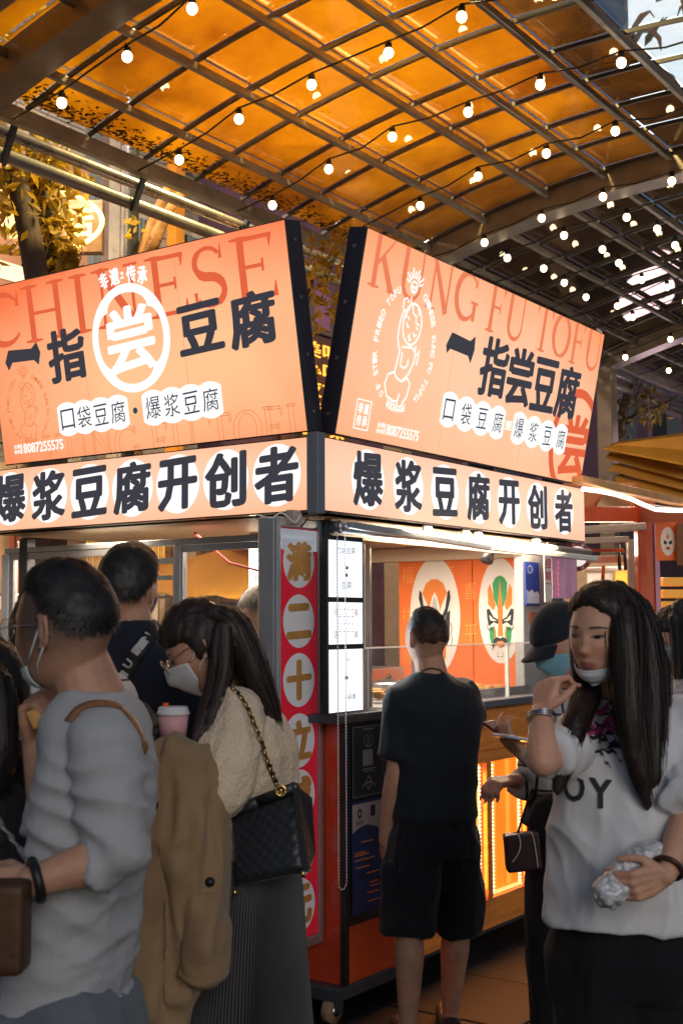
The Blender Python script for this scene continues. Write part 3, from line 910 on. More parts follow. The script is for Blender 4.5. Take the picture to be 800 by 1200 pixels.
tree('street_tree', 'bare slanting forked trunk rising behind the top of the left sign board',
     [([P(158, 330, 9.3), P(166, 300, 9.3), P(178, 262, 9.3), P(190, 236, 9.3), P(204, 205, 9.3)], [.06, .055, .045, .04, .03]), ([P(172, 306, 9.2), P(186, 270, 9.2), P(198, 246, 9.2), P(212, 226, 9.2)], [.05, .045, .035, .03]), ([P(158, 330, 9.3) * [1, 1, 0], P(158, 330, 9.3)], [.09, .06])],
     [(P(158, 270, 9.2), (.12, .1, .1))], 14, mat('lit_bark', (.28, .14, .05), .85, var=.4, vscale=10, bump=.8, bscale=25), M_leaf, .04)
tree('street_tree', 'leafy yellow green tree seen in the gap between the sign boards',
     [tr([(349, 520), (351, 450), (354, 380), (366, 320)], 9.2, .035, .02)],
     [(P(372, 345, 9.2), (.16, .3, .35)), (P(385, 330, 9.2), (.2, .3, .3)),  (P(385, 290, 9.2), (.3, .3, .12)), (P(362, 440, 9.0), (.05, .1, .3))], 80, M_trunk, M_leaf, .045)
tree('street_tree', 'dim tree with crooked branches in front of the dark building at right',
     [tr([(722, 520), (728, 490), (735, 462), (738, 440)], 15.6, .07, .05), ([P(726, 500, 15.6), P(750, 482, 15.6), P(770, 478, 15.6), P(792, 466, 15.6)], [.04, .03, .025, .015]), ([P(726, 500, 15.6), P(715, 478, 15.6), P(705, 470, 15.6)], [.03, .02, .015])],
     [(P(735, 465, 15.6), (.45, .4, .35)), (P(722, 520, 15.6), (.2, .3, .5)), (P(757, 480, 15.6), (.35, .3, .25))], 70, M_trunk, M_leaf2, .06)
# bright sign glowing behind the leaves
gs = thing('bright_shop_sign', P(60, 262, 9.2), 'blazing yellow lit shop sign half hidden by leaves at upper left', 'sign')
cc = P(62, 262, 9.3)
M_blaze = glow('yellow_neon', (1, .62, .16), 4.5, .4, 5)
mb = MB(); fr = (cc, np.array([1.0, 0, 0]), ZZ, np.array([0, -1.0, 0]))
MB().box(cc + np.array([0, .1, 0]), np.array([.36, 0, 0]), np.array([0, .05, 0]), ZZ * .2).build('board', M_dkwood, gs)
for k, ch in enumerate('夜宵店'):
    text_into(mb, fr, ch, -.34 + k * .23, -.13, -.14 + k * .23, .13, .06, .05)
mb.build('lettering', M_blaze, gs)
pts = [(.5 * math.cos(t), .24 * math.sin(t)) for t in np.linspace(-1.2, 1.2, 14)]
mb = MB().tube([cc + np.array([x - .12, -.05, y]) for x, y in pts], .018, 8).build('neon_tube', M_blaze, gs, True)
point('sign_glow', cc + np.array([0, -.25, 0]), .15, (1, .6, .2), 26, gs)
point('added_tree_light', W(7.5, 7.2, 4.3), .2, (1, .55, .15), 16, lp)  # added light for the leaves, without a fixture
point('gap_glow', P(376, 440, 8.6), .1, (1, .5, .15), 8, cs)
area('added_facade_light', W(6.0, 7.0, 5.6), .5, (1, .78, .62), 150, (-.2, .8, -.6), None, lp)  # added to brighten the facade, no source of its own
# ------------------------------------------------------------------ food stall
CA, CB = 4.282, 2.99            # cabinet corner
AE, BE = 6.50, 4.98             # far corners
stall = thing('food_stall', W(CA, CB, 0), 'red food stall with glass windows, counter and orange lit front', 'food stall')
def part(mb, name, m, par=None, bv=0, smooth=False):
    o = mb.build(name, m, par or stall, smooth)
    if bv: bevel(o, bv)
    return o
M_redlow = mat('orange_red_panel', (.62, .085, .015), .25, var=.2, vscale=2.5, coat=.5, bump=.05, bscale=10)
part(MB().sb(CA, CA + .02, CB + .01, BE, .15, 1.20), 'side_panel', M_red)
part(MB().sb(CA + .021, CA + .36, CB, CB + .02, .15, 1.20), 'front_panel', M_redlow)
part(MB().sb(CA + .01, CA + .31, CB - .012, CB - .001, .38, 1.20), 'black_panel', mat('black_gloss_panel', (.012, .013, .016), .22, coat=.5))
part(MB().sb(CA - .012, CA + .012, CB - .014, CB + .012, .15, 1.2), 'corner_trim', M_black)
part(MB().sb(CA + .36, AE, CB - .004, CB + .02, .14, .28), 'base_band', M_wood, bv=.004)
part(MB().sb(CA + .30, AE, CB + .05, CB + .4, .10, .15), 'chassis', M_dkmetal)
part(MB().sb(CA - .05, CA + .5, CB, BE, .09, .148), 'chassis', M_dkmetal, bv=.008)
part(MB().sb(CA + .34, AE, CB - .018, CB + .02, .985, 1.185), 'wood_band', M_wood, bv=.006)
part(MB().sb(CA + .34, AE, CB - .008, CB + .02, .925, .984), 'rail', M_wood, bv=.004)
part(MB().sb(CA + .40, AE, CB - .04, CB + .62, 1.187, 1.225), 'countertop', M_steel, bv=.006)
part(MB().sb(CA - .10, CA + .395, CB - .045, CB + .62, 1.195, 1.232), 'corner_top', M_dkmetal, bv=.006)
part(MB().sb(CA - .03, CA + .30, CB + .622, BE, 1.195, 1.228), 'side_counter', M_steel, bv=.006)
part(MB().sb(CA + .03, AE, BE - .03, BE, .15, 1.0), 'rear_panel', M_red)
part(MB().sb(AE - .02, AE, CB + .021, BE - .03, .15, 1.22), 'end_panel', M_red)
part(MB().sb(CA + .03, AE - .02, CB + .03, BE - .03, .15, .17), 'floor_panel', M_dkmetal)
# lit display sections with LED strips behind ribbed orange acrylic
M_acr = glow('orange_acrylic', (1.0, .22, .015), 1.1, .25, 3)
M_rib = glow('orange_rib', (1.0, .33, .035), 1.2)
M_led = glow('led_dot', (1.0, .78, .48), 3.2)
secs = [(4.66, 5.02), (5.07, 5.475), (5.525, 5.885), (5.935, 6.43)]
for a0, a1 in secs:
    pn = part(MB().sb(a0, a1, CB + .05, CB + .06, .285, .92), 'lit_panel', M_acr)
    nr = int((a1 - a0) / .06)
    for k in range(nr):
        x = a0 + (k + .5) * (a1 - a0) / nr
        MB().tube([W(x, CB + .046, .30), W(x, CB + .046, .915)], .010, 8).build('rib', M_rib if k % 2 else M_acr, pn, True)
    sx = [a0 + .06, a1 - .02]
    for x in sx:
        sp = part(MB().sb(x - .008, x + .008, CB + .028, CB + .034, .29, .918), 'led_strip', glow('led_strip_base', (1, .5, .12), 1.6))
        d = MB()
        for k in range(34):
            d.box(W(x, CB + .025, .30 + k * .0182), UA * .006, VB * .003, ZZ * .0042)
        tag(d.build('led_dot', M_led, sp), kind='stuff')
    part(MB().sb(a0, a1, CB + .02, CB + .05, .281, .288), 'added_sill', glow('added_sill_glow', (1, .5, .15), 1.6))  # glow strip added to light the wood around it
for x0, x1 in ((CA + .34, 4.66), (5.02, 5.07), (5.475, 5.525), (5.885, 5.935), (6.43, AE)):
    part(MB().sb(x0, x1, CB - .006, CB + .045, .281, .924), 'mullion', M_wood, bv=.003)
area('panel_light', W(5.45, CB + .015, .60), 1.6, (1, .30, .04), 34, -VB, .55, stall)
# posts, roof
for a, b in ((CA + .02, CB + .11), (AE - .04, CB + .08), (CA + .02, BE - .04), (AE - .04, BE - .04)):
    part(MB().sb(a - .025, a + .03, b - .03, b + .03, 1.23, 2.03), 'post', M_dkmetal, bv=.004)
M_cream = mat('cream_panel_roof', (.70, .56, .42), .45, var=.1, vscale=3)
part(MB().sb(4.08, 6.56, 2.98, 5.02, 2.045, 2.08), 'roof', M_cream)
part(MB().sb(4.30, 6.46, 3.06, 3.10, 1.955, 2.04), 'header', M_cream, bv=.004)
part(MB().sb(6.34, 6.40, 3.10, 4.9, 1.96, 2.04), 'header', M_cream, bv=.004)
area('inside_lamp', W(5.3, 3.55, 2.02), 1.7, (1, .84, .68), 60, (0, 0, -1), .35, stall)
part(MB().sb(4.5, 6.1, 3.50, 3.56, 2.028, 2.044), 'tube_lamp', glow('tube_lamp', (1, .9, .78), 4))
area('window_lamp', W(4.75, 4.3, 2.02), .9, (1, .78, .55), 55, (0, 0, -1), 1.0, stall)
for x in (4.95, 5.30, 5.42, 6.05):
    dl = part(MB().tube([W(x, 2.99, 2.043), W(x, 2.985, 2.02)], [.022, .026], 14), 'downlight', M_white, smooth=True)
    MB().tube([W(x, 2.985, 2.0195), W(x, 2.9849, 2.0175)], .020, 14).build('lamp_face', glow('warm_downlight', (1, .82, .6), 9), dl)
area('downlights', W(5.4, 2.90, 2.02), 1.5, (1, .76, .52), 34, -ZZ + VB * .30, .06, stall)
# clear sneeze guard over the counter
gd = part(MB().sb(4.47, 6.30, 3.004, 3.010, 1.232, 1.49), 'sneeze_guard', M_glass)
MB().sb(4.47, 6.30, 3.001, 3.013, 1.491, 1.497).build('edge', glow('glass_edge', (.75, .62, .5), .6), gd)
for x in (4.47, 4.85, 5.74):
    MB().sb(x, x + .012, 2.998, 3.016, 1.226, 1.49).build('clamp', M_white, gd)
# inner partitions and frame in the serving window
part(MB().sb(4.62, 4.65, 3.25, 3.30, 1.232, 1.955), 'inner_post', M_wood, bv=.003)
part(MB().sb(4.52, 4.60, 3.16, 3.30, 1.232, 1.95), 'dark_cabinet', mat('grey_cabinet', (.10, .09, .085), .5, var=.2))
for k, x in enumerate((4.56, 4.60)):
    part(MB().tube([W(x, 3.10, 1.24), W(x + .004, 3.10, 1.96)], .004, 6), 'cord', M_white)
part(MB().sb(4.675, 4.69, 3.12, 3.15, 1.232, 1.95), 'inner_post', M_trim, bv=.002)
# mask wall: two orange boards on the far end wall
mw = thing('mask_banner', W(6.38, 3.6, 1.2), 'orange printed wall boards with two big opera masks in white ovals inside the stall', 'wall board')
def A_(px, py, a):
    q = hit(px, py, UA, a); return q @ VB, q[2]
AM = 6.385
bL, _ = A_(467, 650, AM); bM, _ = A_(553, 648, AM); bR, _ = A_(622, 646, AM)
M_mask_or = mat('orange_print', (.78, .16, .025), .55, var=.12, vscale=3)
for q0, q1 in ((bM + .003, bL), (bR, bM - .003)):
    MB().sb(AM, AM + .012, q0, q1, 1.2, 1.985).build('board', M_mask_or, mw)
FRM = (W(AM - .001, 0, 0), -VB, ZZ, -UA)
fm = (FRM[0], -VB, ZZ, -UA)
M_mw = mat('mask_white', (.80, .75, .70), .6)
M_mk = mat('mask_black', (.02, .022, .03), .6)
M_mo = mat('mask_orange', (.75, .22, .04), .6)
M_mg = mat('mask_green', (.03, .28, .10), .6)
def sym(pts): return pts, [(-x, y) for x, y in reversed(pts)]
def mask_art(fr0, cx, cy, hw, hh, kind, par, tiny=False):
    O, ex, ey, n = fr0
    fr = (O + ex * cx + ey * cy, ex * hw, ey * hh, n)   # unit coordinates -1..1
    lay = [0]
    def P2(pts, m, both=False):
        lay[0] += 1
        mb = MB()
        for q in (sym(pts) if both else (pts,)):
            mb.poly(fr, q, .0006 * lay[0])
        mb.build('mask_patch', m, par)
    def R2(pts, wd, m, both=True):
        lay[0] += 1
        mb = MB()
        for q in (sym(pts) if both else (pts,)):
            mb.ribbon(fr, q, wd, .0006 * lay[0])
        mb.build('mask_line', m, par)
    P2([(math.cos(t), math.sin(t)) for t in np.linspace(0, 2 * math.pi, 41)[:-1]], M_mw)
    if tiny:
        P2([(-.55, .1), (-.1, -.05), (-.2, -.25), (-.6, -.15)], M_mk, True)
        P2([(0, .6), (.25, .3), (0, .1), (-.25, .3)], M_mo)
        P2([(-.3, -.35), (.3, -.35), (.35, -.6), (0, -.5), (-.35, -.6)], M_mo)
        P2([(-.15, -.42), (.15, -.42), (.12, -.58), (-.12, -.58)], M_mk)
        return
    if kind == 'orange':
        P2([(-.5, .38), (-.35, .55), (-.12, .62), (.12, .62), (.35, .55), (.5, .38), (.3, .2), (.14, .0), (-.14, .0), (-.3, .2)], M_mo)
        P2([(0, .40), (.1, .32), (.19, .16), (.19, .0), (.1, -.16), (0, -.22), (-.1, -.16), (-.19, 0), (-.19, .16), (-.1, .32)], M_mw)
        P2([(0, .33), (.07, .26), (.12, .12), (.1, -.02), (0, -.12), (-.1, -.02), (-.12, .12), (-.07, .26)], mat('mask_grey', (.5, .47, .46), .6))
        P2([(-.60, .44), (-.52, .40), (-.42, .12), (-.18, -.1), (-.06, -.24), (-.2, -.22), (-.5, .05), (-.64, .30)], M_mk, True)
        P2([(-.62, .1), (-.5, .05), (-.3, -.18), (-.08, -.25), (-.05, -.34), (-.3, -.33), (-.58, -.40), (-.6, -.1)], M_mk, True)
        P2([(-.34, -.19), (-.14, -.26), (-.30, -.29)], M_mw, True)
        P2([(-.46, -.44), (-.15, -.37), (-.12, -.6), (-.22, -.8), (-.42, -.72)], M_mo, True)
        P2([(-.08, -.38), (.08, -.38), (.14, -.62), (0, -.68), (-.14, -.62)], M_mw)
        P2([(-.2, -.72), (0, -.68), (.2, -.72), (.12, -.8), (-.12, -.8)], M_mk)
        R2([(-.64, -.12), (-.7, -.2), (-.66, -.3), (-.7, -.42), (-.64, -.52)], .025, M_mk)
    else:
        P2([(-.34, .52), (-.2, .63), (0, .67), (.2, .63), (.34, .52), (.3, .25), (.1, .02), (-.1, .02), (-.3, .25)], M_mg)
        P2([(0, .62), (.05, .3), (.13, 0), (.1, -.24), (0, -.3), (-.1, -.24), (-.13, 0), (-.05, .3)], M_mo)
        P2([(-.56, .40), (-.45, .52), (-.34, .35), (-.2, .1), (-.3, .0), (-.55, .12)], M_mo, True)
        P2([(-.5, -.32), (-.3, -.3), (-.2, -.5), (-.34, -.7), (-.42, -.66), (-.5, -.5)], M_mg, True)
        P2([(-.62, .02), (-.5, .04), (-.3, -.12), (-.08, -.17), (-.1, -.26), (-.3, -.22), (-.52, -.3), (-.6, -.15)], M_mk, True)
        P2([(-.5, -.08), (-.3, -.16), (-.14, -.19), (-.3, -.2), (-.46, -.18)], M_mw, True)
        R2([(-.56, -.24), (-.6, -.32), (-.5, -.38), (-.42, -.32), (-.36, -.38), (-.28, -.3)], .03, M_mk)
        R2([(-.28, -.3), (-.22, -.42), (-.28, -.56), (-.2, -.66)], .04, M_mo)
        P2([(-.08, -.24), (.08, -.24), (.12, -.48), (-.12, -.48)], M_mo)
        P2([(-.38, -.78), (-.32, -.55), (-.14, -.5), (0, -.53), (.14, -.5), (.32, -.55), (.38, -.78), (.24, -.62), (-.24, -.62)], M_mk)
        P2([(-.13, -.58), (.13, -.58), (.17, -.66), (0, -.70), (-.17, -.66)], M_mo)
        R2([(-.1, -.78), (-.14, -.86), (-.04, -.88)], .02, M_mk)
q0 = A_(506, 642, AM); q1 = A_(534, 712, AM)
def oval(px0, py0, px1, py1, kind):
    b_l, z1 = A_(px0, py0, AM); b_r, z0 = A_(px1, py1, AM)
    return -(b_l + b_r) / 2, (z0 + z1) / 2, (b_l - b_r) / 2, (z1 - z0) / 2
cx, cy, hw, hh = oval(480, 652, 540, 790, 0)
mask_art(fm, cx, min(cy, 1.985 - hh - .002), hw, hh, 'orange', mw)
cx, cy, hw, hh = oval(560, 655, 613, 778, 0)
mask_art(fm, cx, cy, hw, hh, 'green', mw)
tb = MB()
for k, ch in enumerate('福禄寿喜财吉祥如意平安和顺'):
    bb_ = bL - .02 - (k % 6) * (bL - bR) / 6.2; zz = 1.93 - (k // 6) * .24 - (k % 2) * .10
    text_into(tb, fm, ch, -bb_, zz - .10, -bb_ + .08, zz, .0003, .01)
tb.build('lettering', mat('faint_orange_print', (.85, .30, .06), .55), mw)
# small black speaker lamp by the masks
sp = thing('clip_speaker', P(571, 650, 6.6), 'small black clip lamp above the seam of the mask boards', 'lamp')
c = P(572, 651, 6.55)
MB().tube([c + ZZ * .05 + UA * .03, c, c - ZZ * .03 - UA * .02], [.02, .03, .034], 12).build('shade', M_black, sp, True)
MB().tube([c + ZZ * .05 + UA * .03, c + ZZ * .1 + UA * .03], .006, 6).build('arm', M_black, sp)
# ---- left side window wall
def sidewin(b0, b1, z0, z1, w=.03):
    f = part(MB().sb(CA, CA + .03, b0, b1, z1 - w, z1).sb(CA, CA + .03, b0, b1, z0, z0 + w).sb(CA + .001, CA + .029, b0, b0 + w, z0 + w, z1 - w).sb(CA + .001, CA + .029, b1 - w, b1, z0 + w, z1 - w), 'window_frame', M_alu)
    MB().sb(CA + .012, CA + .017, b0 + w, b1 - w, z0 + w, z1 - w).build('pane', M_glass, f)
    return f
def LB(px, py=700):
    q = hit(px, py, UA, CA); return q @ VB, q[2]
bA = LB(305)[0]; bBm = LB(207)[0]; bC = LB(10)[0]
sidewin(bA - .25, bBm - .004, 1.24, 1.955)
sidewin(bBm, LB(132)[0], 1.24, 1.90, .025)
sidewin(LB(132)[0] + .003, bC, 1.24, 1.955)
part(MB().sb(CA - .004, CA + .035, CB + .14, BE + .1, 1.957, 1.985), 'window_rail', M_alu, bv=.003)
part(MB().sb(CA - .006, CA + .036, bBm - .02, bBm + .015, 1.24, 1.955), 'window_post', M_alu, bv=.003)
part(MB().sb(CA - .006, CA + .036, bC, bC + .05, 1.24, 1.955), 'window_post', M_white, bv=.003)
part(MB().sb(CA + .001, CA + .02, bBm + .03, LB(132)[0] - .03, 1.80, 1.82), 'window_bar', M_alu)
# inside equipment
part(MB().tube([W(4.9, 3.75, 1.2), W(4.9, 3.75, 2.04)], .035, 16), 'steel_flue', M_steel, smooth=True)
part(MB().tube([W(4.85, 3.92, 1.2), W(4.85, 3.92, 2.04)], .025, 16), 'steel_flue', M_steel, smooth=True)
part(MB().sb(5.6, 6.2, 3.9, 4.9, 1.0, 1.35), 'worktop_box', M_steel, bv=.01)
part(MB().sb(CA + .03, 5.5, 4.72, 4.94, 1.0, 1.25), 'rear_bench', M_steel, bv=.01)
part(MB().tube([W(4.5, 4.0, 2.03), W(4.52, 3.8, 1.88), W(4.6, 3.5, 1.80)], .006, 6), 'red_cable', mat('red_cable', (.4, .02, .03), .5))
for k, (a, b, r, h) in enumerate(((4.8, 4.4, .05, .16), (4.62, 4.6, .04, .2), (4.95, 4.55, .06, .12), (4.7, 4.2, .05, .1))):
    o = MB().tube([W(a, b, 1.228), W(a, b, 1.228 + h * .8), W(a, b, 1.228 + h)], [r, r, r * .6], 16).build('sauce_tub', cols[k % 5], None, True, W(a, b, 1.228))
    tag(o, ('yellow', 'brown', 'green', 'cream')[k] + ' sauce tub standing inside the left stall window', 'tub')
# counter goods: tray, paper cups, chopping tray
tr_ = thing('food_tray', W(5.4, 3.30, 1.225), 'wide steel tray of fried tofu on the serving counter behind the glass guard', 'tray')
bevel(MB().sb(4.95, 6.1, 3.06, 3.52, 1.226, 1.236).sb(4.95, 6.1, 3.06, 3.075, 1.236, 1.27).sb(4.95, 6.1, 3.505, 3.52, 1.236, 1.27).build('pan', M_steel, tr_), .003)
M_tofu = mat('fried_tofu', (.62, .33, .10), .5, var=.35, vscale=30, bump=.5)
for k in range(60):
    a, b = random.uniform(5.0, 6.05), random.uniform(3.1, 3.48)
    an = random.uniform(0, 3); e1 = (UA * math.cos(an) + VB * math.sin(an)) * .022; e2 = np.cross(ZZ, norm(e1)) * .022
    bevel(MB().box(W(a, b, 1.25 + random.uniform(0, .02)), e1, e2, ZZ * .012).build('tofu_piece', M_tofu, tr_), .004)
cp = thing('cup_holder', W(4.62, 3.2, 1.232), 'pale wooden holder of skewers beside the menu panel', 'holder')
MB().box(W(4.64, 3.16, 1.29), UA * .03, VB * .03, ZZ * .055).build('box', mat('pale_ply', (.60, .45, .30), .6), cp)
for k in range(7):
    MB().tube([W(4.63 + .006 * k, 3.16, 1.30), W(4.60 + .016 * k, 3.15, 1.43 + .01 * (k % 3))], .003, 5).build('skewer', mat('pale_ply', (.60, .45, .30), .6), cp)
for (a, b, r, h, nm, lb_) in ((5.35, 3.75, .11, .16, 'cooking_pot', 'steel cooking pot with lid behind the tray of tofu'), (5.75, 3.72, .09, .12, 'cooking_pot', 'small steel pot with lid right of the big cooking pot'), (5.05, 3.75, .04, .20, 'cup_stack', 'stack of paper cups behind the serving counter')):
    t = thing(nm, W(a, b, 1.15), lb_, nm.replace('_', ' '))
    if nm == 'cup_stack':
        for k in range(6): MB().tube([W(a, b, 1.15 + k * .03), W(a, b, 1.20 + k * .03)], [.033, .04], 20).build('cup', M_white, t, True)
    else:
        MB().tube([W(a, b, 1.15), W(a, b, 1.15 + h)], r, 28).build('pot', M_steel, t); MB().ell(W(a, b, 1.152 + h), (UA * r * 1.02, VB * r * 1.02, ZZ * .03), 24, 8).build('lid', M_steel, t, True); MB().ball(W(a, b, 1.19 + h), .014).build('knob', M_black, t, True)
part(MB().sb(4.9, 6.1, 3.62, 4.2, 1.10, 1.149), 'worktop', M_steel, bv=.004)
# drinks cooler with blue poster at the far right end
fr_ = thing('drinks_cooler', W(6.15, 3.1, 1.225), 'grey drinks cooler with a blue poster at the right end of the stall', 'cooler')
q = hit(613, 700, VB, 3.06); qa0 = q @ UA
q = hit(661, 700, VB, 3.06); qa1 = q @ UA
bevel(MB().sb(qa0, qa1, 3.06, 3.115, 1.226, 1.96).build('body', mat('cooler_grey', (.34, .34, .34), .4, var=.1), fr_), .006)
MB().sb(qa0 + .01, qa0 + .17, 3.05, 3.058, 1.69, 1.92).build('poster', mat('blue_poster', (.02, .05, .30), .35), fr_)
tb = MB(); f2 = (W(0, 3.0495, 0), UA, ZZ, -VB)
tb.poly(f2, [(qa0 + .015, 1.70), (qa0 + .165, 1.70), (qa0 + .165, 1.75), (qa0 + .14, 1.768), (qa0 + .11, 1.755), (qa0 + .08, 1.775), (qa0 + .05, 1.76), (qa0 + .015, 1.775)], .001)
tb.ribbon(f2, arc(qa0 + .06, 1.88, .026, .02, 0, 360), .004, .001)
tb.build('poster_print', mat('pale_blue_print', (.55, .65, .8), .5), fr_)
MB().sb(qa0 + .06, qa0 + .14, 3.052, 3.058, 1.585, 1.655).build('sticker', mat('brown_sticker', (.35, .10, .05), .5), fr_)
bt = MB().tube([W(qa0 + .22, 3.03, 1.35), W(qa0 + .22, 3.03, 1.52), W(qa0 + .22, 3.03, 1.55), W(qa0 + .22, 3.03, 1.60)], [.024, .024, .01, .01], 14).build('sauce_bottle', mat('white_bottle', (.7, .68, .62), .4), None, True, W(qa0 + .22, 3.03, 1.35))
tag(bt, 'white sauce bottle with brown label by the grey cooler', 'bottle')
# ---- menu light panels
mn = thing('menu_lightbox', W(4.3, 2.97, 1.235), 'slim black frame with three lit white menu panels on the counter corner', 'menu board')
def VBp(px, py, b=2.96):
    q = hit(px, py, VB, b); return q @ UA, q[2]
ml_, mr_ = VBp(383, 700)[0], VBp(426, 700)[0]
bevel(MB().sb(ml_, mr_, 2.962, 2.985, 1.236, 1.955).build('frame', M_black, mn), .003)
M_menu = glow('menu_white', (.92, .96, 1.0), 1.15)
rows = [(634, 700), (706, 755), (761, 834)]
fmn = (W(0, 2.9595, 0), UA, ZZ, -VB)
inkb, inkr, inko = mat('menu_blue', (.05, .15, .28), .6), mat('menu_red', (.55, .05, .06), .6), mat('menu_brown', (.45, .25, .08), .6)
for k, (y0, y1) in enumerate(rows):
    z1, z0 = VBp(405, y0)[1], VBp(405, y1)[1]
    pn = MB().sb(ml_ + .014, mr_ - .010, 2.9598, 2.9618, z0, z1).build('menu_panel', M_menu, mn)
    c = (ml_ + mr_) / 2; h = z1 - z0
    tb = MB(); t2 = MB(); t3 = MB()
    if k == 0:
        text_into(tb, fmn, '口袋豆腐', c - .06, z1 - .055, c + .07, z1 - .025, .0004, .0)
        for q in range(2): t3.ell(W(c + .01 - q * .004, 2.9592, z1 - .11 - q * .03), (UA * .010, VB * .0004, ZZ * .008), 8, 5)
        text_into(tb, fmn, '豆腐', c - .03, z0 + .035, c + .04, z0 + .065, .0004, 0)
    elif k == 1:
        for dx, dz, s in ((-.085, .03, '招'), (.06, .03, '福'), (-.085, -.06, '豆'), (.06, -.06, '喜')):
            text_into(t2, fmn, s, c + dx, (z0 + z1) / 2 + dz, c + dx + .025, (z0 + z1) / 2 + dz + .028, .0004, .01)
        for q in range(16):
            x = c - .05 + (q % 4) * .03; z = z1 - .03 - (q // 4) * .03
            tb.poly(fmn, [(x, z), (x + .014, z + .001), (x + .014, z + .004), (x, z + .003)], .0004)
    else:
        text_into(tb, fmn, '豆浆', c - .0, z1 - .05, c + .03, z1 - .035, .0004, 0)
        t3.ell(W(c, 2.9592, (z0 + z1) / 2 + .01), (UA * .016, VB * .0004, ZZ * .008), 8, 5)
        text_into(tb, fmn, '一碗香', c - .02, z0 + .045, c + .07, z0 + .07, .0004, 0)
        t3.ribbon(fmn, arc(ml_ + .045, z0 + .05, .014, .028, 0, 360), .002, .0004)
    for t_, m_ in ((tb, inkb), (t2, inkr), (t3, inko)):
        if t_.v: t_.build('menu_print', m_, pn)
area('menu_glow', W((ml_ + mr_) / 2 - .0, 2.94, 1.6), .22, (.9, .95, 1), 3.0, -VB, .7, mn)
# ---- black posters on the cabinet corner
pst = thing('notice_poster', W(4.4, 2.97, .9), 'black printed notice poster with a pale outlined frame on the cabinet', 'poster')
fp = (W(0, CB - .014, 0), UA, ZZ, -VB)
p0, p1 = 4.318, 4.556
MB().sb(p0, p1, CB - .0165, CB - .0145, .885, 1.175).build('sheet', mat('poster_black', (.022, .025, .03), .35, var=.3), pst)
fp = (W(0, CB - .0168, 0), UA, ZZ, -VB)
tb = MB()
tb.ribbon(fp, [(p0 + .004, .889), (p1 - .004, .889), (p1 - .004, 1.171), (p0 + .004, 1.171)], .003, .0004, True)
M_ink = mat('poster_grey_print', (.30, .32, .33), .5)
tb.build('border', M_ink, pst)
tb = MB()
for dx in (-.018, .018):
    tb.ribbon(fp, arc((p0 + p1) / 2 + dx, 1.115, .013, .024, 0, 360, 10), .003, .0004)
tb.poly(fp, [(p0 + .075, 1.01), (p0 + .15, 1.01), (p0 + .15, 1.075), (p0 + .075, 1.075)], .0004)
for q in range(3):
    z = 1.155 - q * .0; 
for z, w_ in ((1.158, .08), (1.088, .04), (.995, .10), (.985, .08)):
    tb.poly(fp, [((p0 + p1) / 2 - w_ / 2, z), ((p0 + p1) / 2 + w_ / 2, z), ((p0 + p1) / 2 + w_ / 2, z + .004), ((p0 + p1) / 2 - w_ / 2, z + .004)], .0004)
tb.ribbon(fp, arc((p0 + p1) / 2, .94, .016, .026, 0, 360), .005, .0004)
tb.ribbon(fp, arc((p0 + p1) / 2, .92, .045, .022, 0, 180), .006, .0004)
tb.build('print', M_ink, pst)
ps2 = thing('guide_poster', W(4.4, 2.97, .43), 'white and deep blue guide poster with orange lines below the black poster', 'poster')
MB().sb(p0 - .005, p1 - .02, CB - .0165, CB - .0145, .42, .87).build('sheet', mat('poster_blue', (.02, .035, .14), .4, var=.5, vscale=10), ps2)
tb = MB(); tb.poly(fp, [(p0 - .003, .86), (p0 - .003, .745), (p0 + .05, .765), (p0 + .11, .77), (p0 + .17, .755), (p1 - .022, .73), (p1 - .022, .86)], .0004)
tb.build('white_head', mat('poster_pale', (.38, .36, .37), .5), ps2)
tb = MB(); tb.ribbon(fp, arc(p0 + .05, .82, .012, .016, 0, 360), .010, .0008); tb.poly(fp, [(p0 + .13, .80), (p0 + .165, .80), (p0 + .165, .845), (p0 + .13, .845)], .0008)
text_into(tb, fp, '健康码', p0 + .02, .775, p0 + .08, .792, .0008, .0)
tb.build('print', M_mk, ps2)
tb = MB()
for z, x0, x1 in ((.70, .06, .15), (.66, .01, .09), (.65, .01, .12), (.63, .01, .16), (.60, .02, .12), (.57, .10, .19), (.53, .12, .19), (.515, .12, .2), (.49, .10, .19), (.455, .11, .2)):
    tb.poly(fp, [(p0 + x0, z), (p0 + x1, z), (p0 + x1, z + .006), (p0 + x0, z + .006)], .0004)
tb.build('print', mat('poster_orange', (.60, .20, .04), .5), ps2)

# ---- vertical banner box on the left corner, unlit
a0b = hit(322, 850, VB, 3.10) @ UA; a1b = 4.275
bx = thing('banner_box', W(a0b, 3.1, .32), 'tall silver framed red banner box with gold characters in white discs', 'banner')
zb0, zb1 = .31, 2.025
bevel(MB().sb(a0b, a1b, 3.102, 3.19, zb0, zb1).build('case', M_alu, bx), .008)
MB().sb(a0b + .028, a1b - .028, 3.098, 3.1015, zb0 + .04, zb1 - .04).build('film', mat('banner_red_film', (.62, .02, .035), .22, var=.1, vscale=2, coat=.6, emit=(.85, .02, .06), es=.15), bx)  # weak emission puts caught light into the film of an unlit box
for s in ((a0b, a0b + .026), (a1b - .026, a1b)):
    bevel(MB().sb(s[0], s[1], 3.088, 3.1015, zb0, zb1).build('frame_profile', M_alu, bx), .004)
for z in ((zb0, zb0 + .038), (zb1 - .038, zb1)):
    bevel(MB().sb(a0b + .027, a1b - .027, 3.089, 3.1015, z[0], z[1]).build('frame_profile', M_alu, bx), .004)
fb = (W(0, 3.0975, 0), UA, ZZ, -VB)
ac = (a0b + a1b) / 2
M_disc = mat('banner_disc', (.62, .62, .64), .3, coat=.5, emit=(.62, .62, .68), es=.13)  # discs carry the same put-in emission as the film
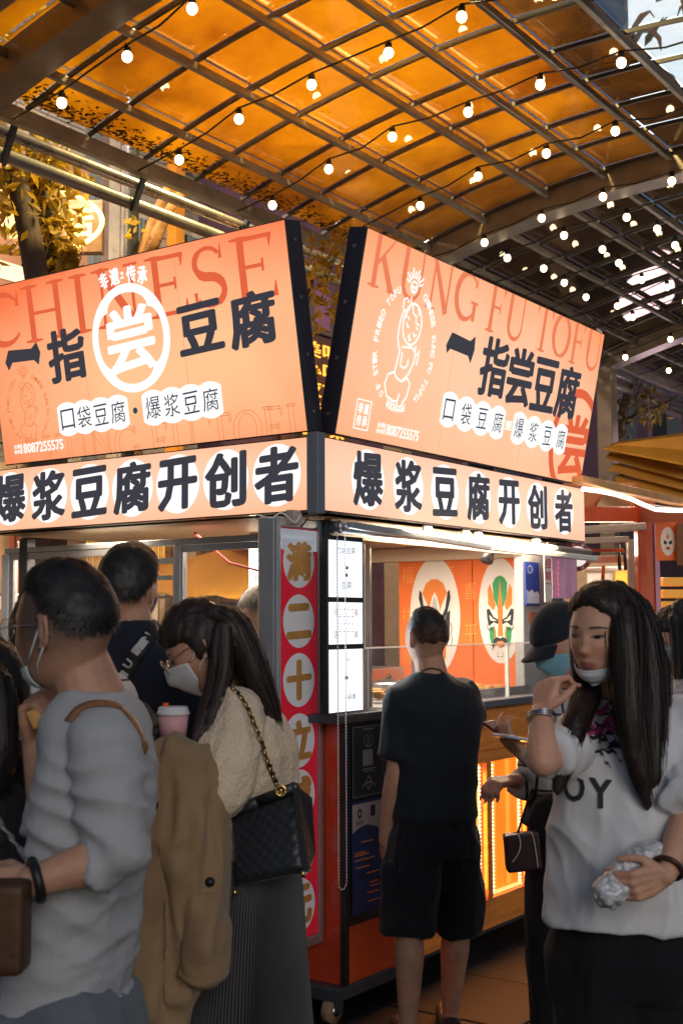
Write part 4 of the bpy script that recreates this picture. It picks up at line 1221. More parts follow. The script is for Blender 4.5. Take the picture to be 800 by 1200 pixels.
M_gold = mat('gold_print', (.58, .30, .08), .35, var=.2, coat=.4)
ys = [658, 728, 797, 868, 934, 998, 1062]
for y, ch in zip(ys, '满二十立减二元'):
    z = VBp(350, y, 3.1)[1]
    MB().poly(fb, [(ac + .105 * math.cos(t), z + .108 * math.sin(t)) for t in np.linspace(0, 2 * math.pi, 33)[:-1]], .0006).build('disc', M_disc, bx)
    hx, hz = .085, (.04 if ch == '二' else .082)
    text_into(MB(), fb, ch, 0, 0, 1, 1)
    tb = text_into(MB(), fb, ch, ac - hx, z - (.075 if ch == '二' else hz), ac + hx, z + (.075 if ch == '二' else hz), .0014, .10)
    tb.build('character', M_gold, bx)
# silver strip across the top of the banner, weakly emissive
MB().sb(a0b + .03, a1b - .03, 3.0965, 3.0972, zb1 - .13, zb1 - .045).build('pale_strip', mat('silver_strip', (.75, .78, .85), .15, .9, emit=(.7, .75, .85), es=.3), bx)

# ---- roller awning rail and hand chain
ra = thing('roller_awning', W(5.3, 2.95, 2.0), 'rolled up awning tube with silver front rail under the right sign strip', 'awning')
r0, r1 = W(4.16, 2.93, 1.985), W(6.60, 2.93, 1.985)
MB().tube([r0, r1], .022, 12).build('roller_tube', mat('grey_tube', (.30, .31, .33), .35, .6), ra, True)
m0 = hit(560, 641, VB, 2.88); 
bevel(MB().bar(W(4.2, 2.90, 1.995), W(5.38, 2.90, 1.957), .03, .028).build('front_rail', M_alu, ra), .004)
bevel(MB().bar(W(5.40, 2.90, 1.957), W(6.62, 2.90, 1.952), .03, .028).build('front_rail', M_white, ra), .004)
for x in (4.9, 5.39, 6.2):
    bevel(MB().bar(W(x, 2.92, 1.90), W(x, 2.92, 2.03), .02, .012).build('bracket', M_dkmetal, ra), .002)
MB().tube([W(4.15, 2.91, 1.985), W(4.15, 2.95, 1.985)], .026, 20).build('crank_wheel', M_dkmetal, ra, True)
MB().tube([W(4.15, 2.90, 1.985), W(4.15, 2.909, 1.985)], .018, 20).build('crank_cover', M_alu, ra, True)
chn = thing('bead_chain', W(4.14, 2.9, 1.2), 'long loop of white bead chain hanging from the awning crank by the banner', 'chain')
dots = MB()
xa, xb, zt, zl = 4.12, 4.175, 1.96, .56
path = [(xa, zt), (xa, zl + .03)] + [(xa + .0275 - .0275 * math.cos(t), zl + .03 - .03 * math.sin(t)) for t in np.linspace(0, math.pi, 6)] + [(xb, zl + .03), (xb, zt)]
seg = []
for (x0, z0), (x1, z1) in zip(path[:-1], path[1:]):
    L = math.hypot(x1 - x0, z1 - z0); nn_ = max(1, int(L / .012))
    for k in range(nn_): seg.append((x0 + (x1 - x0) * k / nn_, z0 + (z1 - z0) * k / nn_))
for x, z in seg: dots.ball(W(x, 2.905, z), .0033, 6, 4)
tag(dots.build('bead', mat('pale_bead', (.7, .7, .72), .4), chn, True), kind='stuff')
MB().tube([W(x, 2.905, z) for x, z in path], .0012, 4).build('cord', M_white, chn)
# hanging price slip, pink sheet and round sign at the right end
ps = thing('price_strip', P(641, 660, 5.9), 'narrow hanging white price strip with red marks under the awning rail', 'sign')
c0 = hit(637, 650, VB, 2.86); c1 = hit(646, 706, VB, 2.86)
bevel(MB().sb(c0 @ UA, c1 @ UA, 2.858, 2.862, c1[2], c0[2]).build('card', mat('card_white', (.72, .68, .60), .5), ps), .001)
tb = MB(); f3 = (W(0, 2.8575, 0), UA, ZZ, -VB)
x0, x1 = c0 @ UA + .005, c1 @ UA - .005
for k, ch in enumerate('招财'):
    text_into(tb, f3, ch, x0, c0[2] - .07 - k * .06, x1, c0[2] - .02 - k * .06, .0005, .03)
tb.poly(f3, [(x0, c0[2] - .15), (x1, c0[2] - .15), (x1, c0[2] - .145), (x0, c0[2] - .145)], .0005)
tb.build('lettering', inkr, ps)
MB().tube([hit(641, 650, VB, 2.86), hit(641, 636, VB, 2.88)], .002, 5).build('hook', M_dkmetal, ps)
pk = thing('pink_film_sheet', P(660, 676, 6.0), 'hanging translucent sheet with painted pink reflections under the awning rail', 'plastic sheet')
c0 = hit(646, 652, VB, 2.90); c1 = hit(676, 702, VB, 2.90)
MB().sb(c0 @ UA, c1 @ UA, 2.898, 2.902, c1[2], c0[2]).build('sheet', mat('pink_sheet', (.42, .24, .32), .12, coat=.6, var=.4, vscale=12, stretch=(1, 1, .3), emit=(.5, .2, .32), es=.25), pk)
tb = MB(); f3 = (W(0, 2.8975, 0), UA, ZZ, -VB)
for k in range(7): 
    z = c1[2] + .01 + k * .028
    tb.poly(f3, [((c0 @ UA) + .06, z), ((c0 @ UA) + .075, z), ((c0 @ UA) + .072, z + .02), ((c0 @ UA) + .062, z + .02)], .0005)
tb.build('light_mark', glow('pink_mark', (1, .12, .2), .9), pk)  # mirrored lights painted as glowing marks
rs = thing('round_sign', P(678, 655, 7.2), 'round white hanging sign with a dark red lettered rim behind the awning end', 'sign')
c = P(676, 652, 7.2); ex = np.array([1., 0, 0]); nn = np.array([0, -1., 0])
MB().poly((c, ex, ZZ, nn), [(.085 * math.cos(t), .085 * math.sin(t)) for t in np.linspace(0, 6.283, 33)[:-1]], 0, .02).build('disc', mat('sign_maroon', (.25, .03, .03), .5), rs)
MB().poly((c, ex, ZZ, nn), [(.058 * math.cos(t), .058 * math.sin(t)) for t in np.linspace(0, 6.283, 33)[:-1]], .002).build('face', glow('sign_white_face', (1, .92, .85), .8), rs)
tb = MB()
for k, ch in enumerate('豆腐小吃夜市'):
    t = -1.9 + k * .75
    text_into(tb, (c, ex, ZZ, nn), ch, .071 * math.cos(t) - .009, .071 * math.sin(t) - .009, .071 * math.cos(t) + .009, .071 * math.sin(t) + .009, .003, .02, t + math.pi / 2)
tb.build('lettering', M_white, rs)
# loose wires at the corner under the sign
wr = thing('loose_wires', W(4.2, 3.3, 2.0), 'thin pale wires drooping under the left sign strip near the corner', 'cable')
MB().tube(spl_([P(300, 603, 4.95), P(318, 607, 4.93), P(330, 601, 4.93), P(345, 612, 4.95), P(352, 603, 5.0)]), .0035, 6).build('wire', M_white, wr, True)
MB().tube(spl_([P(352, 618, 4.98), P(358, 611, 4.95), P(362, 602, 5.0)]), .003, 6).build('wire', M_cable, wr, True)
for q in (P(335, 606, 5.02),):
    bevel(MB().box(q + np.array([.03, .03, 0]), UA * .03, VB * .02, ZZ * .03).build('junction_box', M_trim, wr), .004)
# castors
def castor(a, b, label):
    t = thing('castor', W(a, b, 0), label, 'castor wheel', 'castors under the stall')
    MB().tube([W(a, b - .02, .052), W(a, b + .02, .052)], .05, 24).build('tyre', mat('castor_tyre', (.30, .20, .12), .6, var=.2), t, True)
    MB().tube([W(a, b - .024, .052), W(a, b + .024, .052)], .022, 16).build('hub', M_steel, t, True)
    MB().sb(a - .02, a + .03, b - .034, b - .027, .05, .10).sb(a - .02, a + .03, b + .027, b + .034, .05, .10).sb(a - .03, a + .03, b - .034, b + .034, .1005, .108).build('fork', M_dkmetal, t)
castor(CA - .05 + .03, CB + .05, 'pale rubber castor wheel under the near corner of the red stall')
castor(CA + 1.2, CB + .15, 'shadowed castor wheel under the middle of the stall front')
castor(AE - .15, CB + .15, 'shadowed castor wheel under the far end of the stall front')
castor(CA + .1, BE - .15, 'shadowed castor wheel under the rear left of the stall')

# ------------------------------------------------------------------ the lit signs
M_face = lightbox('sign_face_peach', (1.0, .60, .38), (1.0, .34, .14), .98, 0, .5, .4)
M_face2 = lightbox('strip_face_peach', (1.0, .66, .47), (1.0, .50, .32), 1.02, 0)
M_face3 = lightbox('strip_face_peach_side', (1.0, .62, .42), (1.0, .44, .24), 1.02, 1)
M_char = mat('sign_black_print', (.035, .035, .045), .5, emit=(.06, .06, .08), es=.6)
M_swhite = glow('sign_white_print', (1.0, .97, .95), 1.05)
M_sred = glow('sign_red_print', (.78, .13, .05), .95)
M_sred2 = glow('sign_soft_print', (.84, .22, .10), .95)
M_sline = glow('sign_line_print', (.80, .24, .08), .9)
M_case = mat('sign_case_dark', (.022, .022, .035), .38, var=.2, coat=.2)
SA, SB = 4.042, 2.945
ZS0, ZS1 = 2.045, 2.348
RL, LL = 6.585, 5.02      # ends of the right and the left strip
# strips
st_r = thing('sign_strip', W(SA, SB, ZS0), 'long lit peach sign strip with black characters in white discs, over the serving counter', 'sign', 'lit sign strips')
bevel(MB().sb(SA + .05, RL, SB + .004, SB + .13, ZS0, ZS1).build('case', M_case, st_r), .004)
MB().sb(SA + .055, RL - .006, SB - .001, SB + .0035, ZS0 + .006, ZS1 - .006).build('face', M_face2, st_r)
st_l = thing('sign_strip', W(SA, SB + .2, ZS0), 'lit peach sign strip with black characters in white discs, over the left window', 'sign', 'lit sign strips')
bevel(MB().sb(SA + .004, SA + .13, SB + .05, LL, ZS0, ZS1).build('case', M_case, st_l), .004)
MB().sb(SA - .001, SA + .0035, SB + .055, LL - .006, ZS0 + .006, ZS1 - .006).build('face', M_face3, st_l)
cpst = thing('corner_profile', W(SA, SB, ZS0), 'grey aluminium corner profile joining the two lit sign strips', 'trim')
bevel(MB().sb(SA - .004, SA + .049, SB - .004, SB + .049, ZS0 - .01, ZS1 + .015).build('profile', mat('grey_profile', (.22, .25, .30), .4, .4), cpst), .004)
FR_R = (W(0, SB - .001, 0), UA, ZZ, -VB)      # u = a, v = z
FR_L = (W(SA - .001, 0, 0), -VB, ZZ, -UA)     # u = -b, v = z
def uvR(px, py):
    q = hit(px, py, VB, SB); return q @ UA, q[2]
def uvL(px, py):
    q = hit(px, py, UA, SA); return -(q @ VB), q[2]
for fr, uv, pxs, root in ((FR_R, uvR, [(431, 561), (660, 605)], st_r), (FR_L, uvL, [(12, 589), (324, 558)], st_l)):
    u0, u1 = uv(*pxs[0])[0], uv(*pxs[1])[0]
    zc = (ZS0 + ZS1) / 2 + .004
    for k, ch in enumerate('爆浆豆腐开创者'):
        u = u0 + (u1 - u0) * k / 6
        rr_ = .128
        MB().poly(fr, [(u + (rr_ - .004) * math.cos(t), zc + rr_ * math.sin(t)) for t in np.linspace(0, 2 * math.pi, 41)[:-1]], .0008).build('white_disc', M_swhite, root)
        hw_ = .114
        text_into(MB(), fr, ch, u - hw_, zc - .118, u + hw_, zc + .118, .0018, .062).build('character', M_char, root)
# leaning boards
LEAN = .17; HB = .825
def board(which):
    if which == 'R':
        u0, u1 = 4.155, 6.52
        O = W(0, SB - .006, 2.362); ex = UA; out = -VB; lean = .165
        lab = 'big leaning lit peach board with a white child emblem, right of the corner'
    else:
        u0, u1 = -4.80, -2.985
        O = W(SA - .006, 0, 2.362); ex = -VB; out = -UA; lean = .15
        lab = 'big leaning lit orange board with a white ringed character, left of the corner'
    ey = norm(out * lean + ZZ * HB); n = np.cross(ex, ey)
    if n @ out < 0: n = -n
    return u0, u1, O, ex, ey, n, lab, out
def hitplane(fr, px, py):
    O, ex, ey, n = fr
    q = hit(px, py, n, O @ n) - O
    return q @ ex, q @ ey
# ---- RIGHT
u0, u1, O, ex, ey, n, lab, out = board('R')
bR_ = thing('leaning_sign_board', O + ex * u0, lab, 'sign', 'leaning lit sign boards')
FB_R = (O, ex, ey, n)
H = .85
c = O + ex * (u0 + u1) / 2 + ey * H / 2 - n * .048
bevel(MB().box(c, ex * (u1 - u0) / 2, ey * H / 2, n * .045).build('case', M_case, bR_), .004)
MB().box(O + ex * (u0 + u1) / 2 + ey * H / 2 - n * .0005, ex * ((u1 - u0) / 2 - .006), ey * (H / 2 - .006), n * .0015).build('face', M_face, bR_)
F = (O + n * .001, ex, ey, n)
clip = (u0 + .006, .006, u1 - .006, H - .006)
def hp(px, py): return hitplane(F, px, py)
k0 = hp(428, 332); k1 = hp(707, 400)
roman(tb := MB(), F, 'KUNG FU TOFU', k0[0], k0[1], k1[0], max(k1[1], H + .01), .0010, clip); tb.build('lettering', M_sred2, bR_)
# big cropped ring with the character, faint
ru, rv = hp(672, 520)
rc = .27
tb = MB(); ring = [(ru + rc * math.cos(t), rv + rc * 1.02 * math.sin(t)) for t in np.linspace(0, 2 * math.pi, 61)]
tb.ribbon(F, ring, .05, .0014); text_into(tb, F, '尝', ru - .17, rv - .18, ru + .17, rv + .16, .0016, .05)
# cropped by the edge of the board
tb.v = [tuple(O_) for O_ in [F[0] + ex * min(max((np.array(v) - F[0]) @ ex, clip[0]), clip[2]) + ey * min(max((np.array(v) - F[0]) @ ey, clip[1]), clip[3]) + n * ((np.array(v) - F[0]) @ n) for v in tb.v]]
tb.build('ring_emblem', M_sred, bR_)
# black characters
d0 = hp(415 * .45 + 370, 467 * .45 + 250); d1 = hp(694 * .45 + 370, 402 * .45 + 250)
uu0, uu1 = d0[0], d1[0]; vv0 = hp(555, 472)[1]; vv1 = hp(575, 402)[1]
vv0, vv1 = .322, .612
e0 = hp(332 * .45 + 370, 380 * .45 + 250)[0]; e1 = hp(408 * .45 + 370, 380 * .45 + 250)[0]
# stroke of the first character with flared brush ends
ym = (vv0 + vv1) / 2 + .04
MB().poly(F, [(e0, ym - .01), (e0 + .035, ym + .055), (e1 - .05, ym + .045), (e1 - .01, ym + .075), (e1, ym + .01), (e1 - .02, ym - .055), (e1 - .05, ym - .025), (e0 + .04, ym - .02), (e0 + .015, ym - .045)], .0022).build('character', M_char, bR_)
wch = (uu1 - uu0) / 4
for k, ch in enumerate('指尝豆腐'):
    text_into(MB(), F, ch, uu0 + k * wch + .002, vv0, uu0 + (k + 1) * wch - .002, vv1, .0022, .055).build('character', M_char, bR_)
def bubble(F, u0, u1, v0, v1, txt, root, ink):
    nb = len(txt); r = (v1 - v0) / 2; vc = (v0 + v1) / 2
    us = [u0 + r * .82 + (u1 - u0 - 1.64 * r) * k / (nb - 1) for k in range(nb)]
    top = []
    for x in np.linspace(u0 + .001, u1 - .001, 50):
        y = max([math.sqrt(max(0, r * r - ((x - u) * .84) ** 2)) for u in us])
        top.append((x, vc + max(y, .002)))
    bot = [(x, 2 * vc - y) for x, y in reversed(top)]
    MB().poly(F, top + bot, .0026).build('white_bubble', M_swhite, root)
    for u, ch in zip(us, txt):
        text_into(MB(), F, ch, u - r * .56, vc - r * .62, u + r * .56, vc + r * .62, .0034, .012).build('character', ink, root)
M_ink2 = mat('sign_blue_black_print', (.03, .07, .12), .5, emit=(.05, .09, .14), es=.5)
b0 = hp(515, 488); b1 = hp(590, 497)
bubble(F, b0[0], b1[0], .135, .300, '口袋豆腐', bR_, M_ink2)
b2 = hp(599, 505); b3 = hp(662, 520)
bubble(F, b2[0], b3[0], .135, .300, '爆浆豆腐', bR_, M_ink2)
text_into(MB(), F, '至', b1[0] + .008, .195, b2[0] - .008, .24, .003, .06).build('character', M_swhite, bR_)
# white emblem: sitting child with a raised arm, radiant ball and ring of words
def emblem(F, cu, cv, s, m, root, wd=.011, words=True):
    L = []
    f2 = (F[0] + ex_ * cu + ey_ * cv, ex_ * s, ey_ * s, F[3])
    L.append(arc(.10, .42, .27, .33, 0, 360, 22))                      # head
    L.append([(.02, .74), (.08, .60), (.18, .56), (.20, .46), (.30, .44)])
    L.append([(.20, .70), (.26, .62), (.22, .58)])
    L.append([(-.06, .52), (.0, .48)]); L.append([(.22, .40), (.28, .36)])   # brows / eyes
    L.append([(-.08, .42), (-.03, .36), (.02, .37)]); L.append([(.16, .30), (.22, .24), (.26, .28)])
    L.append([(.02, .22), (.08, .20), (.12, .16)]); L.append([(.05, .26), (.08, .14)])
    L.append([(-.20, .62), (-.26, .40), (-.26, .16), (-.20, .02), (-.14, -.04)])     # raised arm
    L.append([(-.10, .60), (-.12, .48)])
    L.append([(-.24, .62), (-.24, .76), (-.16, .80), (-.10, .74), (-.04, .84), (-.02, .74), (-.06, .64), (-.12, .58), (-.20, .60)])
    L.append([(-.14, -.04), (-.18, -.30), (-.20, -.42)]); L.append([(-.10, .02), (.20, .06), (.28, .02)])
    L.append([(.30, .10), (.32, -.15), (.22, -.36), (.05, -.52), (-.12, -.48), (-.20, -.40)])
    L.append([(-.06, -.06), (-.06, -.28), (.06, -.30), (.14, -.24), (.14, -.14)])
    L.append([(-.20, -.40), (-.36, -.46), (-.42, -.62), (-.32, -.80), (-.10, -.86), (.02, -.84)])
    L.append([(.04, -.52), (.20, -.44), (.30, -.52), (.26, -.74), (.16, -.86), (.16, -.98), (.02, -.98), (.0, -.88), (.04, -.72)])
    L.append([(.34, -.06), (.44, .06), (.42, -.06), (.40, -.20)])
    L.append(arc(-.02, 1.0, .09, .09, 0, 360, 12)); L.append([(-.1, 1.0), (.06, 1.0)]); L.append([(-.02, 1.0), (-.02, .92)])
    for k in range(9):
        t = math.radians(20 + k * 17.5)
        L.append([(-.02 + .14 * math.cos(t), 1.0 + .14 * math.sin(t)), (-.02 + (.26 + .05 * (k % 2)) * math.cos(t), 1.0 + (.26 + .05 * (k % 2)) * math.sin(t))])
    mb = MB()
    for i, p in enumerate(L):
        mb.ribbon(f2, p, wd / s, .0020 + i * 1e-5)
    if words:
        txt = 'CHINESE KUNG FU TOFU'
        def around(t, a0, a1, flip=False):
            for i, ch in enumerate(t):
                if ch == ' ': continue
                an = a0 + (a1 - a0) * i / (len(t) - 1)
                r = .98; x, y = r * .86 * math.cos(math.radians(an)), .02 + r * math.sin(math.radians(an))
                text_into(mb, f2, ch, x - .045, y - .06, x + .045, y + .06, .0024, .03, math.radians(an - 90))
        around('CHINESE', 66, 32); around('KUNG FU', 18, -14); around('TOFU', -26, -48)
        around('FOUNDER', -76, -108); around('OF', -124, -134); around('STIR', -148, -166); around('FRIED', -180, -206); around('TOFU', -218, -240)
        f2d = arc(.50, -.74, .02, .02, 0, 360, 8); mb.poly(f2, f2d[:-1], .0024)
    mb.build('emblem', m, root)
ex_, ey_ = ex, ey
eu, ev = hp(474, 409)
emblem(F, eu, ev, .268, M_swhite, bR_, .009)
# stamp and phone number
s0 = hp(413.5, 501); s1 = hp(435, 471)
mb = MB(); mb.ribbon(F, [(s0[0], s0[1]), (s1[0], s0[1]), (s1[0], s1[1]), (s0[0], s1[1])], .008, .002, True)
mx_, my_ = (s0[0] + s1[0]) / 2, (s0[1] + s1[1]) / 2; g_ = .006
text_into(mb, F, '非', s0[0] + .012, my_ + g_ / 2, mx_ - g_ / 2, s1[1] - .012, .002, .05)
text_into(mb, F, '遗', mx_ + g_ / 2, my_ + g_ / 2, s1[0] - .012, s1[1] - .012, .002, .05)
text_into(mb, F, '传', s0[0] + .012, s0[1] + .012, mx_ - g_ / 2, my_ - g_ / 2, .002, .05)
text_into(mb, F, '承', mx_ + g_ / 2, s0[1] + .012, s1[0] - .012, my_ - g_ / 2, .002, .05)
t0 = hp(450.5, 497); t1 = hp(491, 505)
vb = .042
text_into(mb, F, '全国', hp(441, 500)[0], vb + .026, t0[0] - .004, vb + .048, .002, .03)
text_into(mb, F, '热线', hp(441, 500)[0], vb, t0[0] - .004, vb + .022, .002, .03)
text_into(mb, F, '18087255575', t0[0], vb, t1[0], vb + .048, .002, .03)
mb.build('lettering', M_swhite, bR_)
# ---- LEFT
u0, u1, O, ex, ey, n, lab, out = board('L')
bL_ = thing('leaning_sign_board', O + ex * u1, lab, 'sign', 'leaning lit sign boards')
F = (O + n * .001, ex, ey, n)
c = O + ex * (u0 + u1) / 2 + ey * H / 2 - n * .053
bevel(MB().box(c, ex * (u1 - u0) / 2, ey * H / 2, n * .050).build('case', M_case, bL_), .004)
M_faceL = lightbox('sign_face_orange', (1.0, .56, .29), (1.0, .18, .06), .97, 0, .62, .4)
MB().box(O + ex * (u0 + u1) / 2 + ey * H / 2 - n * .0005, ex * ((u1 - u0) / 2 - .006), ey * (H / 2 - .006), n * .0015).build('face', M_faceL, bL_)
clip = (u0 + .006, .006, u1 - .006, H - .006)
k0 = hp(-14, 405); k1 = hp(330, 345); k2 = hp(326, 268)
roman(tb := MB(), F, 'CHINESE', k0[0] - .02, k1[1], k1[0], k2[1], .0010, clip); tb.build('lettering', M_sred, bL_)
k0 = hp(52, 545); k1 = hp(362, 510)
roman(tb := MB(), F, 'KUNG FU TOFU', k0[0], -.05, k1[0] + .05, .12, .0010, clip, outline=.003); tb.build('lettering', M_sline, bL_)
# characters
for x0, x1, y0, y1, ch in ((56, 101, 448, 384, '指'), (208, 262, 415, 352, '豆'), (268, 325, 408, 340, '腐')):
    a_ = hp(x0, (y0 + y1) / 2)[0]; b_ = hp(x1, (y0 + y1) / 2)[0]
    v_0 = hp((x0 + x1) / 2, y0)[1]; v_1 = hp((x0 + x1) / 2, y1)[1]
    text_into(MB(), F, ch, a_, v_0, b_, v_1, .0022, .06).build('character', M_char, bL_)
e0 = hp(6, 420)[0]; e1 = hp(48, 415)[0]; ym = hp(27, 419)[1]
MB().poly(F, [(e0, ym - .01), (e0 + .03, ym + .045), (e1 - .06, ym + .035), (e1 - .02, ym + .06), (e1, ym + .01), (e1 - .02, ym - .045), (e1 - .05, ym - .02), (e0 + .05, ym - .015), (e0 + .02, ym - .05)], .0022).build('character', M_char, bL_)
ru, rv = hp(153, 396); R1 = hp(200, 396)[0] - ru; R1 = R1 * 1.0; Rv = (hp(153, 331)[1] - hp(153, 461)[1]) / 2
mb = MB(); n_ = 64; vs = []
for i in range(n_):
    t = 2 * math.pi * i / n_
    vs.append(F[0] + ex * (ru + R1 * math.cos(t)) + ey * (rv + Rv * math.sin(t)) + n * .002)
    k = .84 - .10 * (1 - abs(math.cos(2 * t))) ** 3
    vs.append(F[0] + ex * (ru + R1 * k * math.cos(t)) + ey * (rv + Rv * k * math.sin(t)) + n * .002)
mb.add(vs, [(2 * i, (2 * i + 2) % (2 * n_), (2 * i + 3) % (2 * n_), 2 * i + 1) for i in range(n_)])
mb.build('white_ring', M_swhite, bL_)
text_into(MB(), F, '尝', ru - R1 * .62, rv - Rv * .62, ru + R1 * .62, rv + Rv * .60, .0024, .05).build('character', M_swhite, bL_)
mb = MB()
for ch, x, y, s in (('非', 122, 329, 10), ('遗', 134.5, 324, 11), ('之', 143.5, 322, 5), ('传', 154, 321, 11), ('承', 167, 322, 11)):
    q = hp(x, y); w_ = .0038 * s * .92
    text_into(mb, F, ch, q[0] - w_ * .75, q[1] - w_, q[0] + w_ * .75, q[1] + w_, .003, .07, {122: .3, 167: -.1}.get(x, .05))
mb.build('lettering', M_swhite, bL_)
b0 = hp(68, 487); b1 = hp(151, 480); vvm = hp(110, 487)[1]; hh_ = .078
bubble(F, b0[0], b1[0], vvm - hh_, vvm + hh_, '口袋豆腐', bL_, M_ink2)
b2 = hp(167, 475); b3 = hp(261, 468); vvm = hp(214, 473)[1]
bubble(F, b2[0], b3[0], vvm - hh_, vvm + hh_, '爆浆豆腐', bL_, M_ink2)
q = hp(159, 481); MB().poly(F, [(q[0] + .014 * math.cos(t), q[1] + .014 * math.sin(t)) for t in np.linspace(0, 6.283, 13)[:-1]], .003).build('dot', M_ink2, bL_)
ex_, ey_ = ex, ey
eu, ev = hp(33, 479)
emblem(F, eu, ev, .160, M_sline, bL_, .004)
mb = MB(); t0 = hp(25, 526); t1 = hp(75, 523)
text_into(mb, F, '18087255575', t0[0], t0[1] - .024, t1[0], t0[1] + .024, .003, .03)
text_into(mb, F, '全国', hp(17, 526)[0], t0[1] + .002, t0[0] - .004, t0[1] + .022, .003, .03)
text_into(mb, F, '热线', hp(17, 526)[0], t0[1] - .022, t0[0] - .004, t0[1] - .002, .003, .03)
mb.build('lettering', M_swhite, bL_)
# film seams and screws
M_seam = glow('film_seam', (.80, .30, .14), .9)
M_screw = mat('screw_head', (.35, .36, .38), .35, .9)
for which, rt in (('R', bR_), ('L', bL_)):
    u0, u1, O, ex, ey, n, lab, out = board(which)
    fr = (O + n * .001, ex, ey, n)
    for t in (.34, .67):
        u = u0 + (u1 - u0) * t
        MB().poly(fr, [(u, .008), (u + .0022, .008), (u + .0022, H - .008), (u, H - .008)], .0004).build('film_seam', M_seam, rt)
    side = -1 if which == 'R' else 1
    for k in range(4):
        c = O + ex * (u0 if which == 'R' else u1) + ey * (.08 + k * .23) - n * .05
        MB().tube([c, c + ex * side * .004], .008, 10).build('screw', M_screw, rt)
# stays that carry the boards
for b, tgt, e in ((bR_, W(4.35, SB + .1, 2.35), W(4.35, SB - .05, 3.0)), (bR_, W(6.2, SB + .1, 2.35), W(6.2, SB - .05, 3.0)), (bL_, W(SA + .12, 3.3, 2.35), W(SA - .03, 3.3, 3.0)), (bL_, W(SA + .12, 4.6, 2.35), W(SA - .03, 4.6, 3.0))):
    pass
# light that the boards really throw
FRm = board('R'); 
area('board_light', W(5.3, SB - .26, 2.75), 2.2, (1, .62, .42), 14, -VB + ZZ * -.25, .7, bR_)
area('board_light', W(SA - .26, 3.9, 2.75), 1.6, (1, .58, .36), 9, -UA + ZZ * -.25, .7, bL_)
# ------------------------------------------------------------------ second stall and yellow cloth at the right
s2 = thing('second_stall', P(740, 640, 8.6), 'second red orange food stall with cream blinds beyond the first', 'food stall')
M_or2 = mat('orange_paint', (.72, .10, .02), .35, var=.12, coat=.3)
def prect(x0, y0, x1, y1, Y, name, m, par, t=.04, bv=.004):
    A, B_ = P(x0, y1, Y), P(x1, y0, Y)
    o = MB().box(((A + B_) / 2) + np.array([0, t / 2, 0]), np.array([abs(B_[0] - A[0]) / 2, 0, 0]), np.array([0, t / 2, 0]), np.array([0, 0, abs(B_[2] - A[2]) / 2])).build(name, m, par)
    if bv: bevel(o, bv)
    return o
post = MB().box(P(756, 650, 8.6) * [1, 1, 0] + ZZ * 1.2, np.array([.062, 0, 0]), np.array([0, .06, 0]), ZZ * 1.25).build('post', M_or2, s2); bevel(post, .01)
bevel(MB().box(P(768.5, 650, 8.55) * [1, 1, 0] + ZZ * 1.15, np.array([.018, 0, 0]), np.array([0, .03, 0]), ZZ * 1.12).build('post_trim', mat('mauve_trim', (.45, .25, .35), .35, .3), s2), .004)
bevel(MB().bar(P(660, 603, 8.3), P(750, 603, 8.5), .05, .10).build('header', M_or2, s2), .006)
bevel(MB().bar(P(750, 600, 8.5), P(830, 612, 7.8), .05, .12).build('header', mat('pink_header', (.50, .20, .16), .4), s2), .006)
bevel(MB().bar(P(668, 622, 8.0), P(755, 617, 8.2), .06, .05).build('blind_roll', M_cream, s2), .01)
bevel(MB().bar(P(676, 634, 8.05), P(736, 632, 8.2), .03, .04).build('blind_rail', M_cream, s2), .006)
bevel(MB().bar(P(675, 645, 8.4), P(730, 645, 8.6), .03, .02).build('blind_rail', M_or2, s2), .004)
bevel(MB().bar(P(680, 656, 8.8), P(735, 655, 9.0), .04, .05).build('blind_rail', M_cream, s2), .004)
bevel(MB().bar(P(684, 668, 9.2), P(735, 666, 9.3), .04, .03).build('blind_rail', M_white, s2), .004)
bevel(MB().box(P(739, 680, 8.5) * [1, 1, 0] + ZZ * 1.1, np.array([.018, 0, 0]), np.array([0, .03, 0]), ZZ * 1.05).build('inner_post', M_cream, s2), .004)
prect(660, 566, 745, 599, 8.9, 'canopy_lining', mat('lining_orange', (.75, .30, .12), .6), s2)
o = MB().add([P(697, 598, 8.7), P(706, 580, 8.9), P(737, 592, 8.9), P(737, 598, 8.7)], [(0, 1, 2, 3)]).build('gusset', mat('tan_gusset', (.40, .25, .14), .6), s2); o.modifiers.new('t', 'SOLIDIFY').thickness = .01
area('second_light', P(715, 640, 9.4), .8, (1, .78, .58), 22, (0, -.3, -1), .5, s2)
prect(655, 655, 770, 900, 10.6, 'rear_wall', mat('warm_cream_wall', (.70, .50, .32), .6, var=.15), s2)
prect(722, 668, 745, 735, 9.8, 'yellow_board', mat('yellow_board', (.80, .42, .05), .5), s2)
prect(688, 672, 718, 690, 9.9, 'paper', M_white, s2, .01)
prect(640, 900, 780, 1010, 8.7, 'front_panel', M_or2, s2, .3)
for x in (724, 731):
    MB().tube([P(x, 636, 8.7), P(x + 2, 668, 8.7)], .012, 8).build('hook_bar', M_dkmetal, s2, True)
sc_ = thing('orange_scraper', P(706, 688, 8.4), 'orange plastic scraper hanging in the second stall', 'scraper')
MB().tube([P(707, 663, 8.4), P(706, 680, 8.4)], .012, 8).build('handle', mat('orange_plastic', (.85, .12, .02), .35), sc_, True)
MB().box(P(706, 688, 8.4), np.array([.035, 0, 0]), np.array([0, .006, 0]), ZZ * .035).build('blade', mat('orange_plastic', (.85, .12, .02), .35), sc_)
